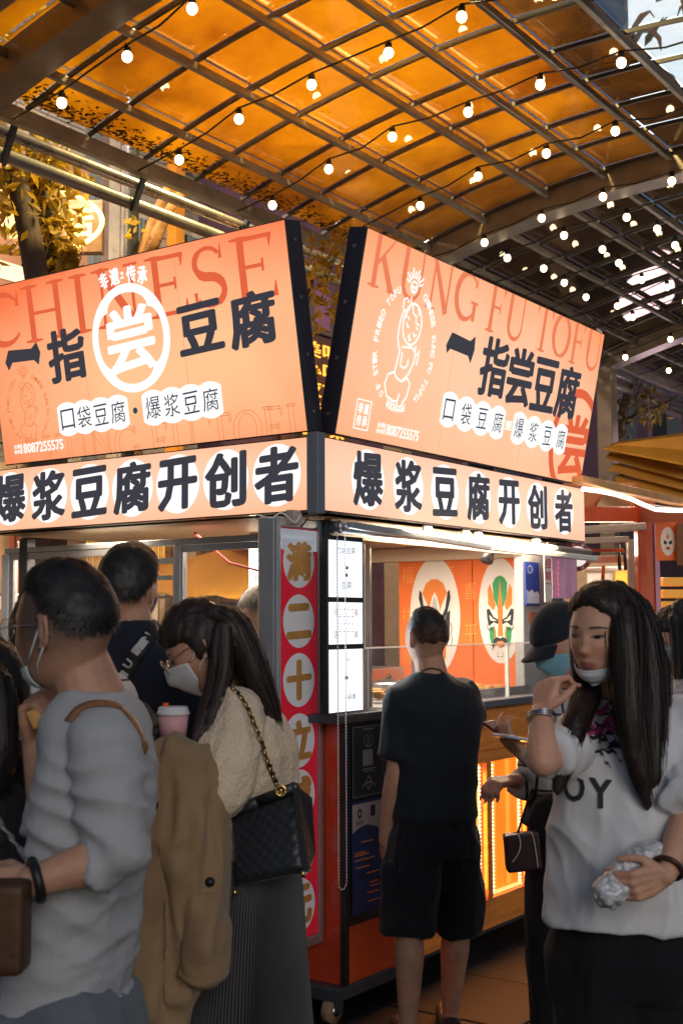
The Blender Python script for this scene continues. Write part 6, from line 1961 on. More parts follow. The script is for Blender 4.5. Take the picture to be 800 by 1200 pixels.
# print on the shirt: black word, pink and black brush picture
tr6 = surf_tree([tee6])
M_tink = mat('shirt_black_ink', (.03, .03, .035), .7); M_tpink = mat('shirt_pink_ink', (.50, .05, .22), .7)
def px_letters(body, x0, y0, x1, y1, slope=0.0, bold=.05):
    mb = MB(); text_into(mb, (np.zeros(3), np.array([1., 0, 0]), np.array([0, 1., 0]), np.array([0, 0, 1.])), body, 0, 0, 1, 1, 0, bold, res=3)
    v = np.array(mb.v)
    return [(x0 + (x1 - x0) * a, y1 + (y0 - y1) * b + slope * (x1 - x0) * a) for a, b, _ in v], mb.f
for ch, x0, x1, dy in (('B', 634, 655, -6), ('O', 659, 685, 0), ('Y', 690, 717, 8)):
    a, f = px_letters(ch, x0, 903 + dy, x1, 938 + dy, .12, .035)
    wrap_print('lettering', a, f, tr6, M_tink, r6, .0045, 2.915)
rr = random.Random(4)
def px_brush(n, bx, by, sx, sy, m, wd, seed):
    rr = random.Random(seed); vs, fs = [], []
    for k in range(n):
        x, y = bx + rr.uniform(-1, 1) * sx, by + rr.uniform(-1, 1) * sy; an = rr.uniform(-.6, .7) - .5
        pts = []
        for t in range(7):
            pts.append((x + 5.5 * t * math.cos(an) * sx / 22, y + 5.5 * t * math.sin(an) * sx / 22)); an += rr.uniform(-.45, .5)
        q = len(vs)
        for t, (a_, b_) in enumerate(pts):
            ww = wd * (math.sin(math.pi * (t + .4) / 7) + .15)
            vs += [(a_, b_ - ww), (a_ + ww * .4, b_ + ww)]
        fs += [(q + 2 * t, q + 2 * t + 1, q + 2 * t + 3, q + 2 * t + 2) for t in range(6)]
    return wrap_print('brush_print', vs, fs, tr6, m, r6, .0035 + .0004 * (seed % 3), 2.915)
px_brush(9, 695, 850, 15, 14, M_tpink, 4.0, 1)
px_brush(10, 692, 872, 20, 12, M_tink, 1.8, 2)
px_brush(8, 705, 842, 15, 10, M_tink, 1.6, 5)
# hair
Yh = 3.0
def H(x, y, dy=0): return P(x, y, Yh + dy)
g6, q6 = [], []
for k, (xs) in enumerate((((716, 695, .02), (736, 715, .0), (740, 745, -.03), (738, 790, -.05), (742, 850, -.09), (750, 905, -.10), (758, 945, -.09)),
                          ((724, 692, .05), (748, 715, .04), (758, 755, .02), (762, 800, .02), (762, 860, -.03), (764, 910, -.06), (764, 938, -.05)),
                          ((718, 695, .09), (738, 715, .12), (755, 750, .12), (768, 795, .10), (768, 850, .05), (770, 900, .0)),
                          ((714, 694, -.01), (727, 712, -.045), (731, 742, -.075), (735, 788, -.085), (738, 845, -.11), (742, 890, -.12)))):
    g6.append([H(*p) for p in xs]); q6.append([.024, .030, .032, .034, .032, .024, .010][:len(xs)] if len(xs) == 7 else [.022, .030, .032, .034, .028, .014][:len(xs)])
for xs, rr_ in ((((700, 694, .0), (686, 702, -.02), (676, 712, .04), (676, 750, .08), (682, 800, .05), (676, 840, -.07), (662, 880, -.12), (652, 925, -.12)), [.018, .016, .012, .015, .018, .020, .018, .008]),
                (((696, 782, .10), (688, 820, .0), (672, 855, -.09), (660, 900, -.12), (652, 930, -.12)), [.022, .022, .022, .016, .008])):
    g6.append([H(*p) for p in xs]); q6.append(rr_)
def cap6(x, y, z):
    line = np.where(y < -.15, .60 + .0 * x, -.6)
    edge = sstep(-.30, .0, y)
    cov = np.where(y > -.05, 1.0, sstep(.64, .78, z + .30 * np.abs(x + .1)))
    cov = np.where((y > -.05) & (z < -.55), .4, cov)
    return -.012 + cov * .028
hair_mass(r6, g6, q6, M_hairb, 3200, head=h6, capfn=cap6, w=.0014)
hs = MB()
h6.strands(hs, cap6, 2200, .045, .0010, (.35, 1.0, -.35), .03, 5)
tag(hs.build('hair_locks', M_hairb, r6), kind='stuff')
# bracelets
br = MB()
for k in range(3):
    c = wrR * (.96 - .05 * k) + elR * (.04 + .05 * k); ax = norm(elR - wrR); u = norm(np.cross(ax, [0, 1, .2])); v = np.cross(ax, u)
    br.tube([c + (u * math.cos(t) + v * math.sin(t)) * (.031 + .001 * k) for t in np.linspace(0, 6.283, 25)], .0022, 6)
br.build('bracelet', mat('silver_metal', (.6, .6, .62), .25, 1.0), r6, True)
ax = norm(elL - wrL); u = norm(np.cross(ax, [0, 1, .2])); v = np.cross(ax, u); c = wrL * .9 + elL * .1
MB().tube([c + (u * math.cos(t) + v * math.sin(t)) * .032 for t in np.linspace(0, 6.283, 25)], [.006] * 25, 8).build('wrist_band', mat('brown_leather', (.05, .02, .015), .4), r6, True)
# foil roll
fo = thing('foil_roll', P(730, 1030, 2.76), 'crumpled foil and paper wrapped roll in the hand of the woman in white', 'food wrap')
fm_ = MB(); a_, b_ = P(712, 1046, 2.80), P(764, 1004, 2.86)
fm_.chain([a_, a_ * .6 + b_ * .4, b_], [.032, .037, .034], 18)
blob(fm_, 'wrap', mat('crumpled_foil', (.70, .70, .72), .42, .25, bump=1.0, bscale=50), fo, .004, 1, lambda co, no: .0055 * (1 - 2 * np.abs(vnoise(co * 60, 3))) + .003 * vnoise(co * 150, 4))
# ======== man in grey sweater, left foreground
r1 = person(100, 2.45, 'man in pale grey sweater with glasses and mask under the chin, food at his mouth')
h1 = Head(P(75, 735, 2.45), -114, 3, 2, 1.03)
sk = MB(); h1.skull(sk)
sk.chain([P(94, 778, 2.46), P(108, 820, 2.46)], [.058, .066])
torso(sk, [(118, 850, 2.45, 0.126, 0.070), (115, 950, 2.45, 0.126, 0.070), (98, 1080, 2.45, 0.118, 0.078)], -105)
s1L, e1L, w1L = P(122, 872, 2.31), P(134, 1003, 2.27), P(36, 1034, 2.22)
s1R, e1R, w1R = P(88, 865, 2.66), P(62, 985, 2.58), P(40, 868, 2.60)
arm(sk, s1L, e1L, w1L); arm(sk, s1R, e1R, w1R)
hand(sk, w1L, P(-20, 1045, 2.22) - w1L, np.array([0, .6, -.5]), 1, (.5, .6, .6, .7))
hand(sk, w1R, P(34, 800, 2.56) - w1R, np.array([.5, -.3, .3]), -1, (.95, 1.05, 1.1, 1.15), 1.0, .55)
for dy in (-.10, .10):
    leg(sk, P(80, 1200, 2.45 + dy * .8), P(84, 1300, 2.45 + dy) * [1, 1, 0] + ZZ * .48, P(90, 1400, 2.45 + dy) * [1, 1, 0] + ZZ * .09, P(30, 1400, 2.45 + dy) * [1, 1, 0] + ZZ * .03)
def fade(q): return sstep(-.085, .005, q[:, 2] + .35 * (q[:, 1] * 0) + .25 * np.clip(q[:, 1], 0, .1) * -0.6) * sstep(-.075, -.045, q[:, 1]) * (np.abs(q[:, 0]) < .079) 
blob(sk, 'body', M_skin, r1, .0050, 2, None, skincol(SK * .92, h1, lambda q: fade(q) * .85, (.035, .028, .026)))
hm = MB(); f1 = short_cap(.50, .018, .06, -.22, 3, .40); h1.cap(hm, f1); h1.strands(hm, f1, 4200, .018, .0010, (0, -.5, -.7), .08, 8)
hm.build('hair', M_hair, r1, True)
h1.mask(r1, M_mask, True)
h1.glasses(r1, mat('silver_metal', (.6, .6, .62), .25, 1.0), M_lens)
M_sweat = cloth_mat('grey_sweater_knit', (.43, .44, .46), scale=350, bump=.4, var=.06)
t1 = MB()
torso(t1, [(112, 812, 2.46, .080, .062), (113, 828, 2.46, .125, .074), (114, 855, 2.46, .165, .084), (113, 910, 2.45, .168, .092), (107, 1000, 2.45, .160, .094), (94, 1080, 2.45, .160, .100), (82, 1140, 2.45, .158, .102), (76, 1172, 2.45, .155, .100)], -102)
sleeve(t1, [s1L, s1L * .5 + e1L * .5, e1L, e1L * .66 + w1L * .34], [.066, .060, .054, .046]); t1.ball(e1L, .053)
sleeve(t1, [s1R, s1R * .5 + e1R * .5, e1R * .98 + s1R * .02], [.080, .070, .062])
def pleats1(co, no):   # diagonal pull folds round the elbow
    d = np.linalg.norm(co - e1L, axis=1); w = np.exp(-(d / .17) ** 2)
    return .009 * w * (1 - 2 * np.abs(np.sin(co[:, 2] * 52 + co[:, 0] * 24 + 2 * vnoise(co * 8, 9)))) 
sw1 = blob(t1, 'sweater', M_sweat, r1, .0060, 3, folds(.0050, (8, 8, 13), 33, pleats1, .3))
hem = MB(); torso(hem, [(78, 1160, 2.45, .158, .112), (75, 1186, 2.45, .154, .108)], -105)
blob(hem, 'rib_hem', M_sweat, r1, .007, 2, lambda co, no: .0012 * np.sin(np.arctan2(co[:, 1] - 2.45, co[:, 0] - P(76, 1172, 2.45)[0]) * 90))
p1 = MB(); torso(p1, [(78, 1168, 2.45, .17, .112), (80, 1230, 2.45, .19, .13)], -105)
for dy in (-.09, .09):
    sleeve(p1, [P(82, 1215, 2.45 + dy), P(84, 1300, 2.45 + dy) * [1, 1, 0] + ZZ * .48, P(88, 1400, 2.45 + dy) * [1, 1, 0] + ZZ * .10], [.10, .085, .07])
blob(p1, 'trousers', cloth_mat('grey_denim', (.13, .15, .18), var=.2), r1, .010, 2, folds(.006, (12, 12, 5), 6))
tr1 = surf_tree([sw1])
def px_line(pts, wd, tree, m, root, name, off=.004, thick=None):
    """strap laid over a garment along photo points"""
    c = []
    for x, y in pts:
        d = norm(ray(x, y)); h = tree.ray_cast(Vector(EYE.tolist()), Vector(d.tolist()))
        if h[0] is not None: c.append((np.array(h[0]) - d * off, np.array(h[1])))
    mb = MB(); vs = []; fs = []
    for i, (p, nr) in enumerate(c):
        t = norm(c[min(i + 1, len(c) - 1)][0] - c[max(i - 1, 0)][0]); s_ = norm(np.cross(nr, t)) * wd / 2
        vs += [p - s_, p + s_]
    fs = [(2 * i, 2 * i + 1, 2 * i + 3, 2 * i + 2) for i in range(len(c) - 1)]
    o = mb.add(vs, fs).build(name, m, root, True); md = o.modifiers.new('t', 'SOLIDIFY'); md.thickness = thick or .003
    return o
def spl(pts, n=6):
    pts = [np.array(p, float) for p in pts]; out = []
    for i in range(len(pts) - 1):
        p0, p1, p2, p3 = pts[max(i - 1, 0)], pts[i], pts[i + 1], pts[min(i + 2, len(pts) - 1)]
        for k in range(n):
            t = k / n
            out.append(.5 * (2 * p1 + (p2 - p0) * t + (2 * p0 - 5 * p1 + 4 * p2 - p3) * t * t + (3 * p1 - p0 - 3 * p2 + p3) * t ** 3))
    out.append(pts[-1]); return out
bg1 = thing('shoulder_bag', P(10, 1080, 2.2), 'brown leather shoulder bag of the man in the grey sweater, at the left edge', 'bag')
M_lea = mat('tan_leather', (.26, .12, .055), .42, var=.2, vscale=8, bump=.2, bscale=120)
px_line(spl([(80, 846), (92, 832), (106, 826), (122, 825), (138, 829), (152, 840), (164, 858), (171, 880)]), .016, tr1, M_lea, bg1, 'strap')
lb = MB(); c = P(-6, 1086, 2.16)
lb.box(c, np.array([.055, 0, 0]), np.array([0, .035, 0]), ZZ * .075)
blob(lb, 'bag_body', mat('dark_tan_leather', (.07, .03, .012), .5, var=.3, bump=.2), bg1, .008, 4)
fd = thing('fried_snack', P(42, 841, 2.55), 'small golden fried snack between the fingers of the man in grey', 'food')
sb_ = MB(); sb_.box(P(43, 842, 2.54), np.array([.012, 0, .006]), np.array([0, .010, 0]), np.array([-.008, 0, .018]))
blob(sb_, 'snack', M_tofu, fd, .003, 2)
ax = norm(e1L - w1L); u = norm(np.cross(ax, [0, 1, .2])); v = np.cross(ax, u); c = w1L * .93 + e1L * .07
MB().tube([c + (u * math.cos(t) + v * math.sin(t)) * .033 for t in np.linspace(0, 6.283, 25)], [.009] * 25, 8).build('watch_strap', M_black, r1, True)
MB().tube([c - v * .036 + (-v) * -.004, c - v * .046], [.021, .019], 20).build('watch_case', M_dkmetal, r1, True)
# ======== woman with the quilted bag
r3 = person(285, 3.2, 'woman in cream blouse and pleated skirt looking down, pink cup in her hand')
h3 = Head(P(238, 757, 3.2), -97, 33, 0, .97)
sk = MB(); h3.skull(sk)
sk.chain([P(255, 790, 3.22), P(275, 832, 3.24)], [.046, .060])
torso(sk, [(285, 850, 3.24, 0.109, 0.062), (290, 940, 3.24, 0.092, 0.070), (290, 1030, 3.24, 0.092, 0.070)], -95)
s3L, e3L, w3L = P(272, 846, 3.08), P(258, 930, 3.00), P(214, 886, 2.98)
s3R, e3R, w3R = P(270, 850, 3.38), P(240, 930, 3.36), P(200, 880, 3.20)
arm(sk, s3L, e3L, w3L, .88); arm(sk, s3R, e3R, w3R, .88)
hand(sk, w3L, P(196, 862, 3.02) - w3L, np.array([.25, .85, .3]), -1, (.6, .65, .7, .75), .9)
hand(sk, w3R, P(182, 862, 3.10) - w3R, np.array([.2, -.6, .6]), 1, (.4, .45, .5, .55), .9)
for dy in (-.08, .08):
    leg(sk, P(288, 1080, 3.24 + dy), P(280, 1300, 3.24 + dy) * [1, 1, 0] + ZZ * .46, P(280, 1400, 3.24 + dy) * [1, 1, 0] + ZZ * .09, P(240, 1400, 3.24 + dy) * [1, 1, 0] + ZZ * .03, .9)
blob(sk, 'body', M_skin, r3, .0050, 2, None, skincol(SK * 1.02, h3))
eyes(h3, r3)
h3.mask(r3, cloth_mat('white_mask', (.70, .70, .72)), False)
h3.glasses(r3, M_gold, M_lens)
M_lace = cloth_mat('cream_lace_blouse', (.74, .60, .44), scale=110, bump=.8, var=.12)
t3 = MB()
torso(t3, [(271, 812, 3.235, .065, .055), (276, 824, 3.24, .10, .08), (283, 842, 3.24, .165, .100), (291, 880, 3.24, .170, .115), (293, 940, 3.24, .150, .112), (292, 1000, 3.24, .155, .120)], -95)
t3.chain([s3L + ZZ * .01, s3L * .6 + e3L * .4, s3L * .2 + e3L * .8, e3L + ZZ * .01], [.070, .080, .078, .066], 18)
t3.chain([e3L + ZZ * .01, e3L * .45 + w3L * .55], [.064, .048], 16); sleeve(t3, [e3L * .5 + w3L * .5, e3L * .12 + w3L * .88], [.048, .040])
t3.chain([s3R, e3R], [.07, .065]); sleeve(t3, [e3R, e3R * .15 + w3R * .85], [.06, .04])
blouse = blob(t3, 'blouse', M_lace, r3, .0065, 3, folds(.0060, (16, 16, 7), 41, lambda co, no: .0016 * np.sin(co[:, 2] * 210) * np.sin((co[:, 0] + co[:, 1]) * 210), .4))
sk3 = MB(); nP = 130; rings = []
vs, fs = [], []
for j, (x, y, rx, ry, am) in enumerate(((292, 985, .118, .150, .002), (290, 1040, .135, .195, .006), (286, 1120, .150, .205, .011), (283, 1200, .165, .215, .016), (280, 1320, .19, .235, .02))):
    c = P(x, y, 3.24)
    for k in range(nP * 2):
        an = 2 * math.pi * k / (nP * 2); r_ = 1 + (am / .2) * (1 if k % 2 else -1)
        vs.append(c + np.array([math.cos(an) * rx * r_, math.sin(an) * ry * r_, 0]))
m_ = nP * 2
for j in range(4):
    for k in range(m_):
        fs.append((j * m_ + k, j * m_ + (k + 1) % m_, (j + 1) * m_ + (k + 1) % m_, (j + 1) * m_ + k))
sk3.add(vs, fs).build('pleated_skirt', cloth_mat('charcoal_skirt', (.085, .085, .09), var=.15), r3)
# hair gathered at the crown, long down the back
g3, q3 = [], []
for xs, rs in ((((250, 716, -.05), (270, 725, -.06), (284, 752, -.07), (298, 790, -.06), (312, 828, -.04), (321, 860, -.02), (325, 885, .0)), [.020, .026, .030, .032, .028, .022, .008]),
               (((252, 714, .02), (276, 728, .02), (288, 760, .02), (302, 800, .03), (314, 845, .03), (318, 878, .03)), [.02, .03, .034, .034, .026, .01]),
               (((250, 716, .07), (268, 730, .08), (282, 765, .08), (296, 810, .07), (306, 850, .06)), [.02, .03, .03, .03, .01]),
               (((258, 735, -.09), (254, 760, -.10), (252, 790, -.11), (244, 820, -.14), (234, 850, -.19), (224, 878, -.21)), [.010, .012, .013, .012, .010, .004]),
               (((262, 735, -.09), (262, 765, -.10), (262, 795, -.12), (252, 830, -.16), (240, 862, -.20)), [.016, .018, .018, .015, .006])):
    g3.append([P(x, y, 3.2 + dy) for x, y, dy in xs]); q3.append(rs)
def cap3(x, y, z):
    cov = np.where(y > -.1, sstep(-.50, -.25, z + np.where(np.abs(x) > .6, -.10, 0) + .5 * sstep(.1, .5, y)), sstep(.42, .56, z + .22 * np.abs(x)))
    return -.012 + cov * .026
hair_mass(r3, g3, q3, M_hairb, 2400, head=h3, capfn=cap3, w=.0013)
hs = MB(); h3.strands(hs, cap3, 1400, .04, .0011, (0, 1, .2), .05, 6)
MB_ = hs.build('hair_locks', M_hairb, r3); tag(MB_, kind='stuff')
hcl = MB().tube([P(246, 706, 3.16), P(256, 712, 3.14), P(262, 726, 3.12)], [.004, .005, .003], 8).build('hair_clip', mat('silver_metal'), r3, True)
# cup
cu = thing('drink_cup', P(203, 866, 3.0), 'pink paper cup with white lid and an orange stopper in her hand', 'cup')
c0, c1 = P(203, 866, 3.0), P(203, 836, 3.0)
MB().tube([c0, c1], [.030, .036], 28).build('cup', mat('pink_paper', (.62, .33, .36), .55), cu, True)
MB().tube([c1 - ZZ * .004, c1 + ZZ * .002, c1 + ZZ * .004, c1 + ZZ * .014, c1 + ZZ * .016], [.038, .039, .036, .034, .030], 28).build('lid', mat('white_lid', (.68, .66, .66), .4), cu, True)
MB().tube([c1 + np.array([-.018, 0, .014]), c1 + np.array([-.018, 0, .024])], [.006, .007], 12).build('stopper', mat('orange_plastic'), cu, True)
ph3 = thing('phone', P(184, 856, 3.05), 'slim dark phone held beside the pink cup', 'phone')
bevel(MB().box(P(184, 856, 3.06), np.array([.006, 0, -.003]), np.array([0, .035, .02]), np.array([-.035, 0, .045])).build('phone_body', M_black, ph3), .002)
# coat over the arm
ct = thing('trench_coat', P(220, 1000, 3.0), 'tan trench coat hanging over the forearm of the woman with the cup', 'coat')
M_coat = cloth_mat('tan_gabardine', (.31, .20, .11), var=.12, bump=.3)
cm = MB()
cm.chain([P(177, 902, 2.97), P(197, 896, 2.96), P(221, 904, 2.97)], [.034, .038, .034])
for xs, rs in ((((183, 905, 2.95), (183, 960, 2.94), (185, 1020, 2.95), (179, 1090, 2.96), (167, 1160, 2.97), (155, 1230, 2.97)), [.040, .046, .050, .058, .064, .06]),
               (((209, 900, 2.95), (213, 960, 2.93), (217, 1030, 2.94), (213, 1100, 2.96), (199, 1170, 2.98), (191, 1235, 2.98)), [.042, .046, .048, .052, .048, .05]),
               (((227, 905, 2.97), (235, 960, 2.95), (237, 1030, 2.96), (233, 1090, 2.98), (223, 1130, 3.0)), [.030, .026, .024, .030, .02]),
               (((225, 1060, 2.92), (239, 1100, 2.91), (231, 1135, 2.93)), [.03, .032, .02])):
    cm.chain([P(*p) for p in xs], rs, 14)
coat = blob(cm, 'coat_cloth', M_coat, ct, .0075, 5, folds(.020, (15, 15, 3.0), 51, lambda co, no: .007 * (1 - 2 * np.abs(vnoise(co * [34, 34, 3.0], 18))) + .004 * np.sin(co[:, 0] * 80 + 5 * vnoise(co * 6, 8)), .5))
for x, y in ((246, 1034), (180, 944)):
    q = surf_tree([coat]).ray_cast(Vector(EYE.tolist()), Vector(norm(ray(x, y)).tolist()))[0]
    if q is not None:
        q = np.array(q); MB().tube([q, q - ray(x, y) * .006], .011, 14).build('button', M_black, ct, True)
# quilted bag
qb = thing('quilted_bag', P(312, 985, 2.98), 'black quilted leather shoulder bag on a gold and black chain', 'bag')
A_b, B_b, C_b, D_b = P(264, 1040, 3.02), P(352, 1022, 2.90), P(339, 922, 2.94), P(258, 955, 3.06)
M_quilt = mat('black_quilted_leather', (.030, .038, .048), .30, bump=.15, bscale=200, spec=.6)
n = 44; vs, fs = [], []
nf = norm(np.cross(B_b - A_b, D_b - A_b)); nf = nf if nf[1] < 0 else -nf
for sgn in (1, -1):
    for i in range(n + 1):
        for j in range(n + 1):
            u, v = i / n, j / n
            p = (A_b * (1 - u) + B_b * u) * (1 - v) + (D_b * (1 - u) + C_b * u) * v
            a1, a2 = (u * 7 + v * 6), (u * 7 - v * 6)
            puff = (abs(math.sin(math.pi * a1)) * abs(math.sin(math.pi * a2))) ** .5
            edge = min(1, min(u, 1 - u, v * 1.2, (1 - v) * 1.2) * 9)
            p = p + nf * sgn * (.034 * (.55 + .45 * math.sin(math.pi * u)) * edge ** .5 * (1 - .55 * v) + .004 * puff * edge) - nf * .04
            vs.append(p)
m_ = (n + 1) ** 2
for s_ in (0, 1):
    for i in range(n):
        for j in range(n):
            k = s_ * m_ + i * (n + 1) + j
            f = (k, k + n + 1, k + n + 2, k + 1); fs.append(f if s_ == 0 else f[::-1])
bnd = [(i, 0) for i in range(n)] + [(n, j) for j in range(n)] + [(n - i, n) for i in range(n)] + [(0, n - j) for j in range(n)]
bi = [i * (n + 1) + j for i, j in bnd]
for k in range(len(bi)):
    a_, b_ = bi[k], bi[(k + 1) % len(bi)]; fs.append((a_, b_, b_ + m_, a_ + m_))
MB().add(vs, fs).build('quilted_panel', M_quilt, qb, True)
gm = MB().add([C_b - nf * .01, P(360, 936, 3.04), P(364, 1002, 3.02), B_b - nf * .01], [(0, 1, 2, 3)]).build('gusset', mat('matte_black_leather', (.012, .013, .016), .6), qb); gm.modifiers.new('t', 'SOLIDIFY').thickness = .012
gm2 = MB().chain([D_b - nf * .02, (D_b + C_b) / 2 - nf * .02, C_b - nf * .02], [.012, .014, .012], 10).build('top_edge', M_quilt, qb, True)
for q in (P(355, 1024, 2.9), P(275, 1046, 3.0)):
    MB().tube([q + ZZ * .006, q - ZZ * .008], [.006, .005], 10).build('bag_foot', M_gold, qb, True)
trb = surf_tree([blouse])
cpts = []
for x, y in spl([(272, 806), (286, 822), (298, 848), (308, 876), (318, 904), (326, 924)], 8):
    h = trb.ray_cast(Vector(EYE.tolist()), Vector(norm(ray(x, y)).tolist()))
    cpts.append(np.array(h[0]) - norm(ray(x, y)) * .010 if h[0] is not None else P(x, y, 3.02))
cpts.append(P(329, 930, 2.90))
c = spl(cpts, 3)
MB().tube(c, .0042, 6).build('chain_leather', M_black, qb, True)
acc = 0; last = c[0]; ki = 0; g_ = MB()
dist = np.cumsum([0] + [np.linalg.norm(c[i + 1] - c[i]) for i in range(len(c) - 1)])
for s_ in np.arange(0, dist[-1], .011):
    i = min(int(np.searchsorted(dist, s_, side='right')) - 1, len(c) - 2)
    f = (s_ - dist[i]) / max(dist[i + 1] - dist[i], 1e-6); p = c[i] * (1 - f) + c[i + 1] * f; t = norm(c[i + 1] - c[i])
    u = norm(np.cross(t, [0, 1, .3])); v = np.cross(t, u)
    if ki % 2: u, v = v, u
    lk = [p + t * .0085 * math.cos(a) + u * .0058 * math.sin(a) for a in np.linspace(0, 6.283, 9)]
    g_.tube(lk, .0019, 5); ki += 1
tag(g_.build('chain_link', M_gold, qb, True), kind='stuff')
q = P(329, 927, 2.885)
MB().tube([q + np.array([.011 * math.cos(t), 0, .011 * math.sin(t)]) for t in np.linspace(0, 6.283, 21)], .003, 8).build('eyelet', M_gold, qb, True)
# ======== man in dark jacket
r2 = person(170, 3.75, 'tall man in dark navy jacket with a lettered crossbody strap, seen from behind')
h2 = Head(P(152, 689, 3.75), 163, 6, -3, 1.02)
sk = MB(); h2.skull(sk); sk.chain([P(153, 712, 3.74), P(156, 748, 3.76)], [.056, .068])
torso(sk, [(165, 790, 3.78, 0.143, 0.062), (170, 900, 3.78, 0.126, 0.070), (170, 1000, 3.78, 0.126, 0.078)], 165)
s2L, s2R = P(102, 798, 3.80), P(232, 798, 3.76)
e2L, e2R = P(98, 900, 3.86), P(240, 905, 3.72); w2L, w2R = P(112, 960, 4.04), P(225, 960, 3.95)
arm(sk, s2L, e2L, w2L); arm(sk, s2R, e2R, w2R)
hand(sk, w2L, P(125, 950, 4.15) - w2L, np.array([.6, .2, .5]), 1, (.5,) * 4); hand(sk, w2R, P(205, 950, 4.05) - w2R, np.array([-.6, .2, .5]), -1, (.5,) * 4)
for x in (148, 192):
    leg(sk, P(x, 1030, 3.78), P(x, 1150, 3.78) * [1, 1, 0] + ZZ * .5, P(x, 1300, 3.78) * [1, 1, 0] + ZZ * .09, P(x + 5, 1300, 3.92) * [1, 1, 0] + ZZ * .03)
blob(sk, 'body', M_skin, r2, .006, 2, None, skincol(SK * .95, h2))
hm = MB(); f2_ = short_cap(.5, .022, -.02, -.42, 5, .3); h2.cap(hm, f2_); h2.strands(hm, f2_, 3600, .024, .0011, (0, .3, -.9), .08, 9); hm.build('hair', M_hair, r2, True)
h2.mask(r2, M_mask, False)
M_navy = cloth_mat('navy_cotton', (.012, .017, .030), var=.15)
t2 = MB(); torso(t2, [(157, 730, 3.76, .068, .068), (158, 748, 3.765, .080, .078), (162, 762, 3.77, .15, .09), (167, 785, 3.78, .215, .11), (170, 850, 3.78, .215, .125), (170, 950, 3.78, .195, .125), (170, 1010, 3.78, .195, .13)], 165)
for s_, e_, w_ in ((s2L, e2L, w2L), (s2R, e2R, w2R)): t2.chain([s_, (s_ + e_) / 2, e_], [.082, .074, .064]); sleeve(t2, [e_, w_], [.062, .045])
jk = blob(t2, 'jacket', M_navy, r2, .009, 3, folds(.006, (9, 9, 6), 61))
p2 = MB(); torso(p2, [(170, 1000, 3.78, .17, .12), (170, 1050, 3.78, .18, .13)], 165)
for x in (148, 192): sleeve(p2, [P(x, 1040, 3.78), P(x, 1150, 3.78) * [1, 1, 0] + ZZ * .5, P(x, 1300, 3.78) * [1, 1, 0] + ZZ * .1], [.1, .085, .075])
blob(p2, 'trousers', cloth_mat('black_trousers', (.018, .018, .024)), r2, .012, 2, folds(.006, (12, 12, 5), 7))
tr2 = surf_tree([jk])
px_line(spl([(184, 736), (170, 752), (156, 776), (144, 798), (132, 830), (122, 870)]), .042, tr2, M_black, r2, 'strap', .004, .004)
for ch, x, y, a_ in (('N', 172, 747, 0), ('I', 160, 762, 0), ('U', 150, 778, 0), ('-', 166, 755, 0), ('I', 144, 792, 0)):
    mb = MB(); text_into(mb, (np.zeros(3), np.array([1., 0, 0]), np.array([0, 1., 0]), np.array([0, 0, 1.])), ch, -5, -5, 5, 5, 0, .04)
    an = -.95; pts = [(x + a * math.cos(an) - (-b) * math.sin(an) * 1, y + a * math.sin(an) + (-b) * math.cos(an)) for a, b, _ in mb.v]
    wrap_print('lettering', pts, mb.f, tr2, mat('strap_print', (.45, .45, .45), .6), r2, .010)
# ======== man in black T-shirt at the counter
r4 = person(505, 5.0, 'man with cropped hair in black T-shirt and cargo shorts standing at the counter')
h4 = Head(P(499, 747, 5.0), -153, 2, 0, 1.0)
sk = MB(); h4.skull(sk); sk.chain([P(502, 768, 5.0), P(506, 794, 5.02)], [.057, .066])
torso(sk, [(506, 810, 5.02, 0.143, 0.062), (508, 880, 5.02, 0.126, 0.070), (508, 960, 5.02, 0.118, 0.078)], -165)
s4L, e4L, w4L = P(470, 824, 4.98), P(463, 905, 4.96), P(451, 985, 5.02)
s4R, e4R, w4R = P(541, 816, 5.06), P(550, 845, 5.28), P(526, 825, 5.44)
arm(sk, s4L, e4L, w4L, 1.0); arm(sk, s4R, e4R, w4R, 1.0)
hand(sk, w4L, P(453, 1025, 5.06) - w4L, np.array([.8, .3, .1]), 1, (.35, .4, .45, .5)); hand(sk, w4R, P(515, 812, 5.5) - w4R, np.array([-.2, .2, -.9]), -1, (.4,) * 4)
leg(sk, P(488, 985, 5.0), P(479, 1085, 4.94), P(478, 1190, 4.92) * [1, 1, 0] + ZZ * .10, P(466, 1210, 5.08) * [1, 1, 0] + ZZ * .03, 1.02)
leg(sk, P(528, 985, 5.04), P(534, 1080, 5.10), P(528, 1190, 5.10) * [1, 1, 0] + ZZ * .10, P(520, 1200, 5.26) * [1, 1, 0] + ZZ * .03, 1.02)
def buzz(q): return sstep(-.080, -.020, q[:, 2] - .25 * np.clip(-q[:, 1] - .03, 0, 1)) * sstep(-.085, -.06, q[:, 1]) * (np.abs(q[:, 0]) < .078) * (.35 + .65 * sstep(-.03, .07, q[:, 2]))
blob(sk, 'body', M_skin, r4, .0060, 2, None, skincol(SK * 1.0, h4, buzz, (.035, .034, .036)))
hm = MB(); f4_ = short_cap(.50, .0035, -.10, -.52, 7, .5); h4.strands(hm, f4_, 9000, .006, .0006, (0, .3, -.9), .9, 10); tag(hm.build('cropped_hair', M_hair, r4), kind='stuff')
M_bt = cloth_mat('black_tshirt', (.013, .019, .024), var=.12, sheen=.12)
t4 = MB(); torso(t4, [(504, 790, 5.02, .068, .066), (505, 797, 5.02, .10, .08), (506, 808, 5.02, .170, .09), (508, 830, 5.02, .195, .115), (508, 880, 5.02, .170, .12), (508, 930, 5.02, .160, .122), (508, 958, 5.02, .165, .13)], -165)
sleeve(t4, [s4L, e4L * .8 + s4L * .2], [.064, .068]); sleeve(t4, [s4R, e4R * .85 + s4R * .15], [.064, .066])
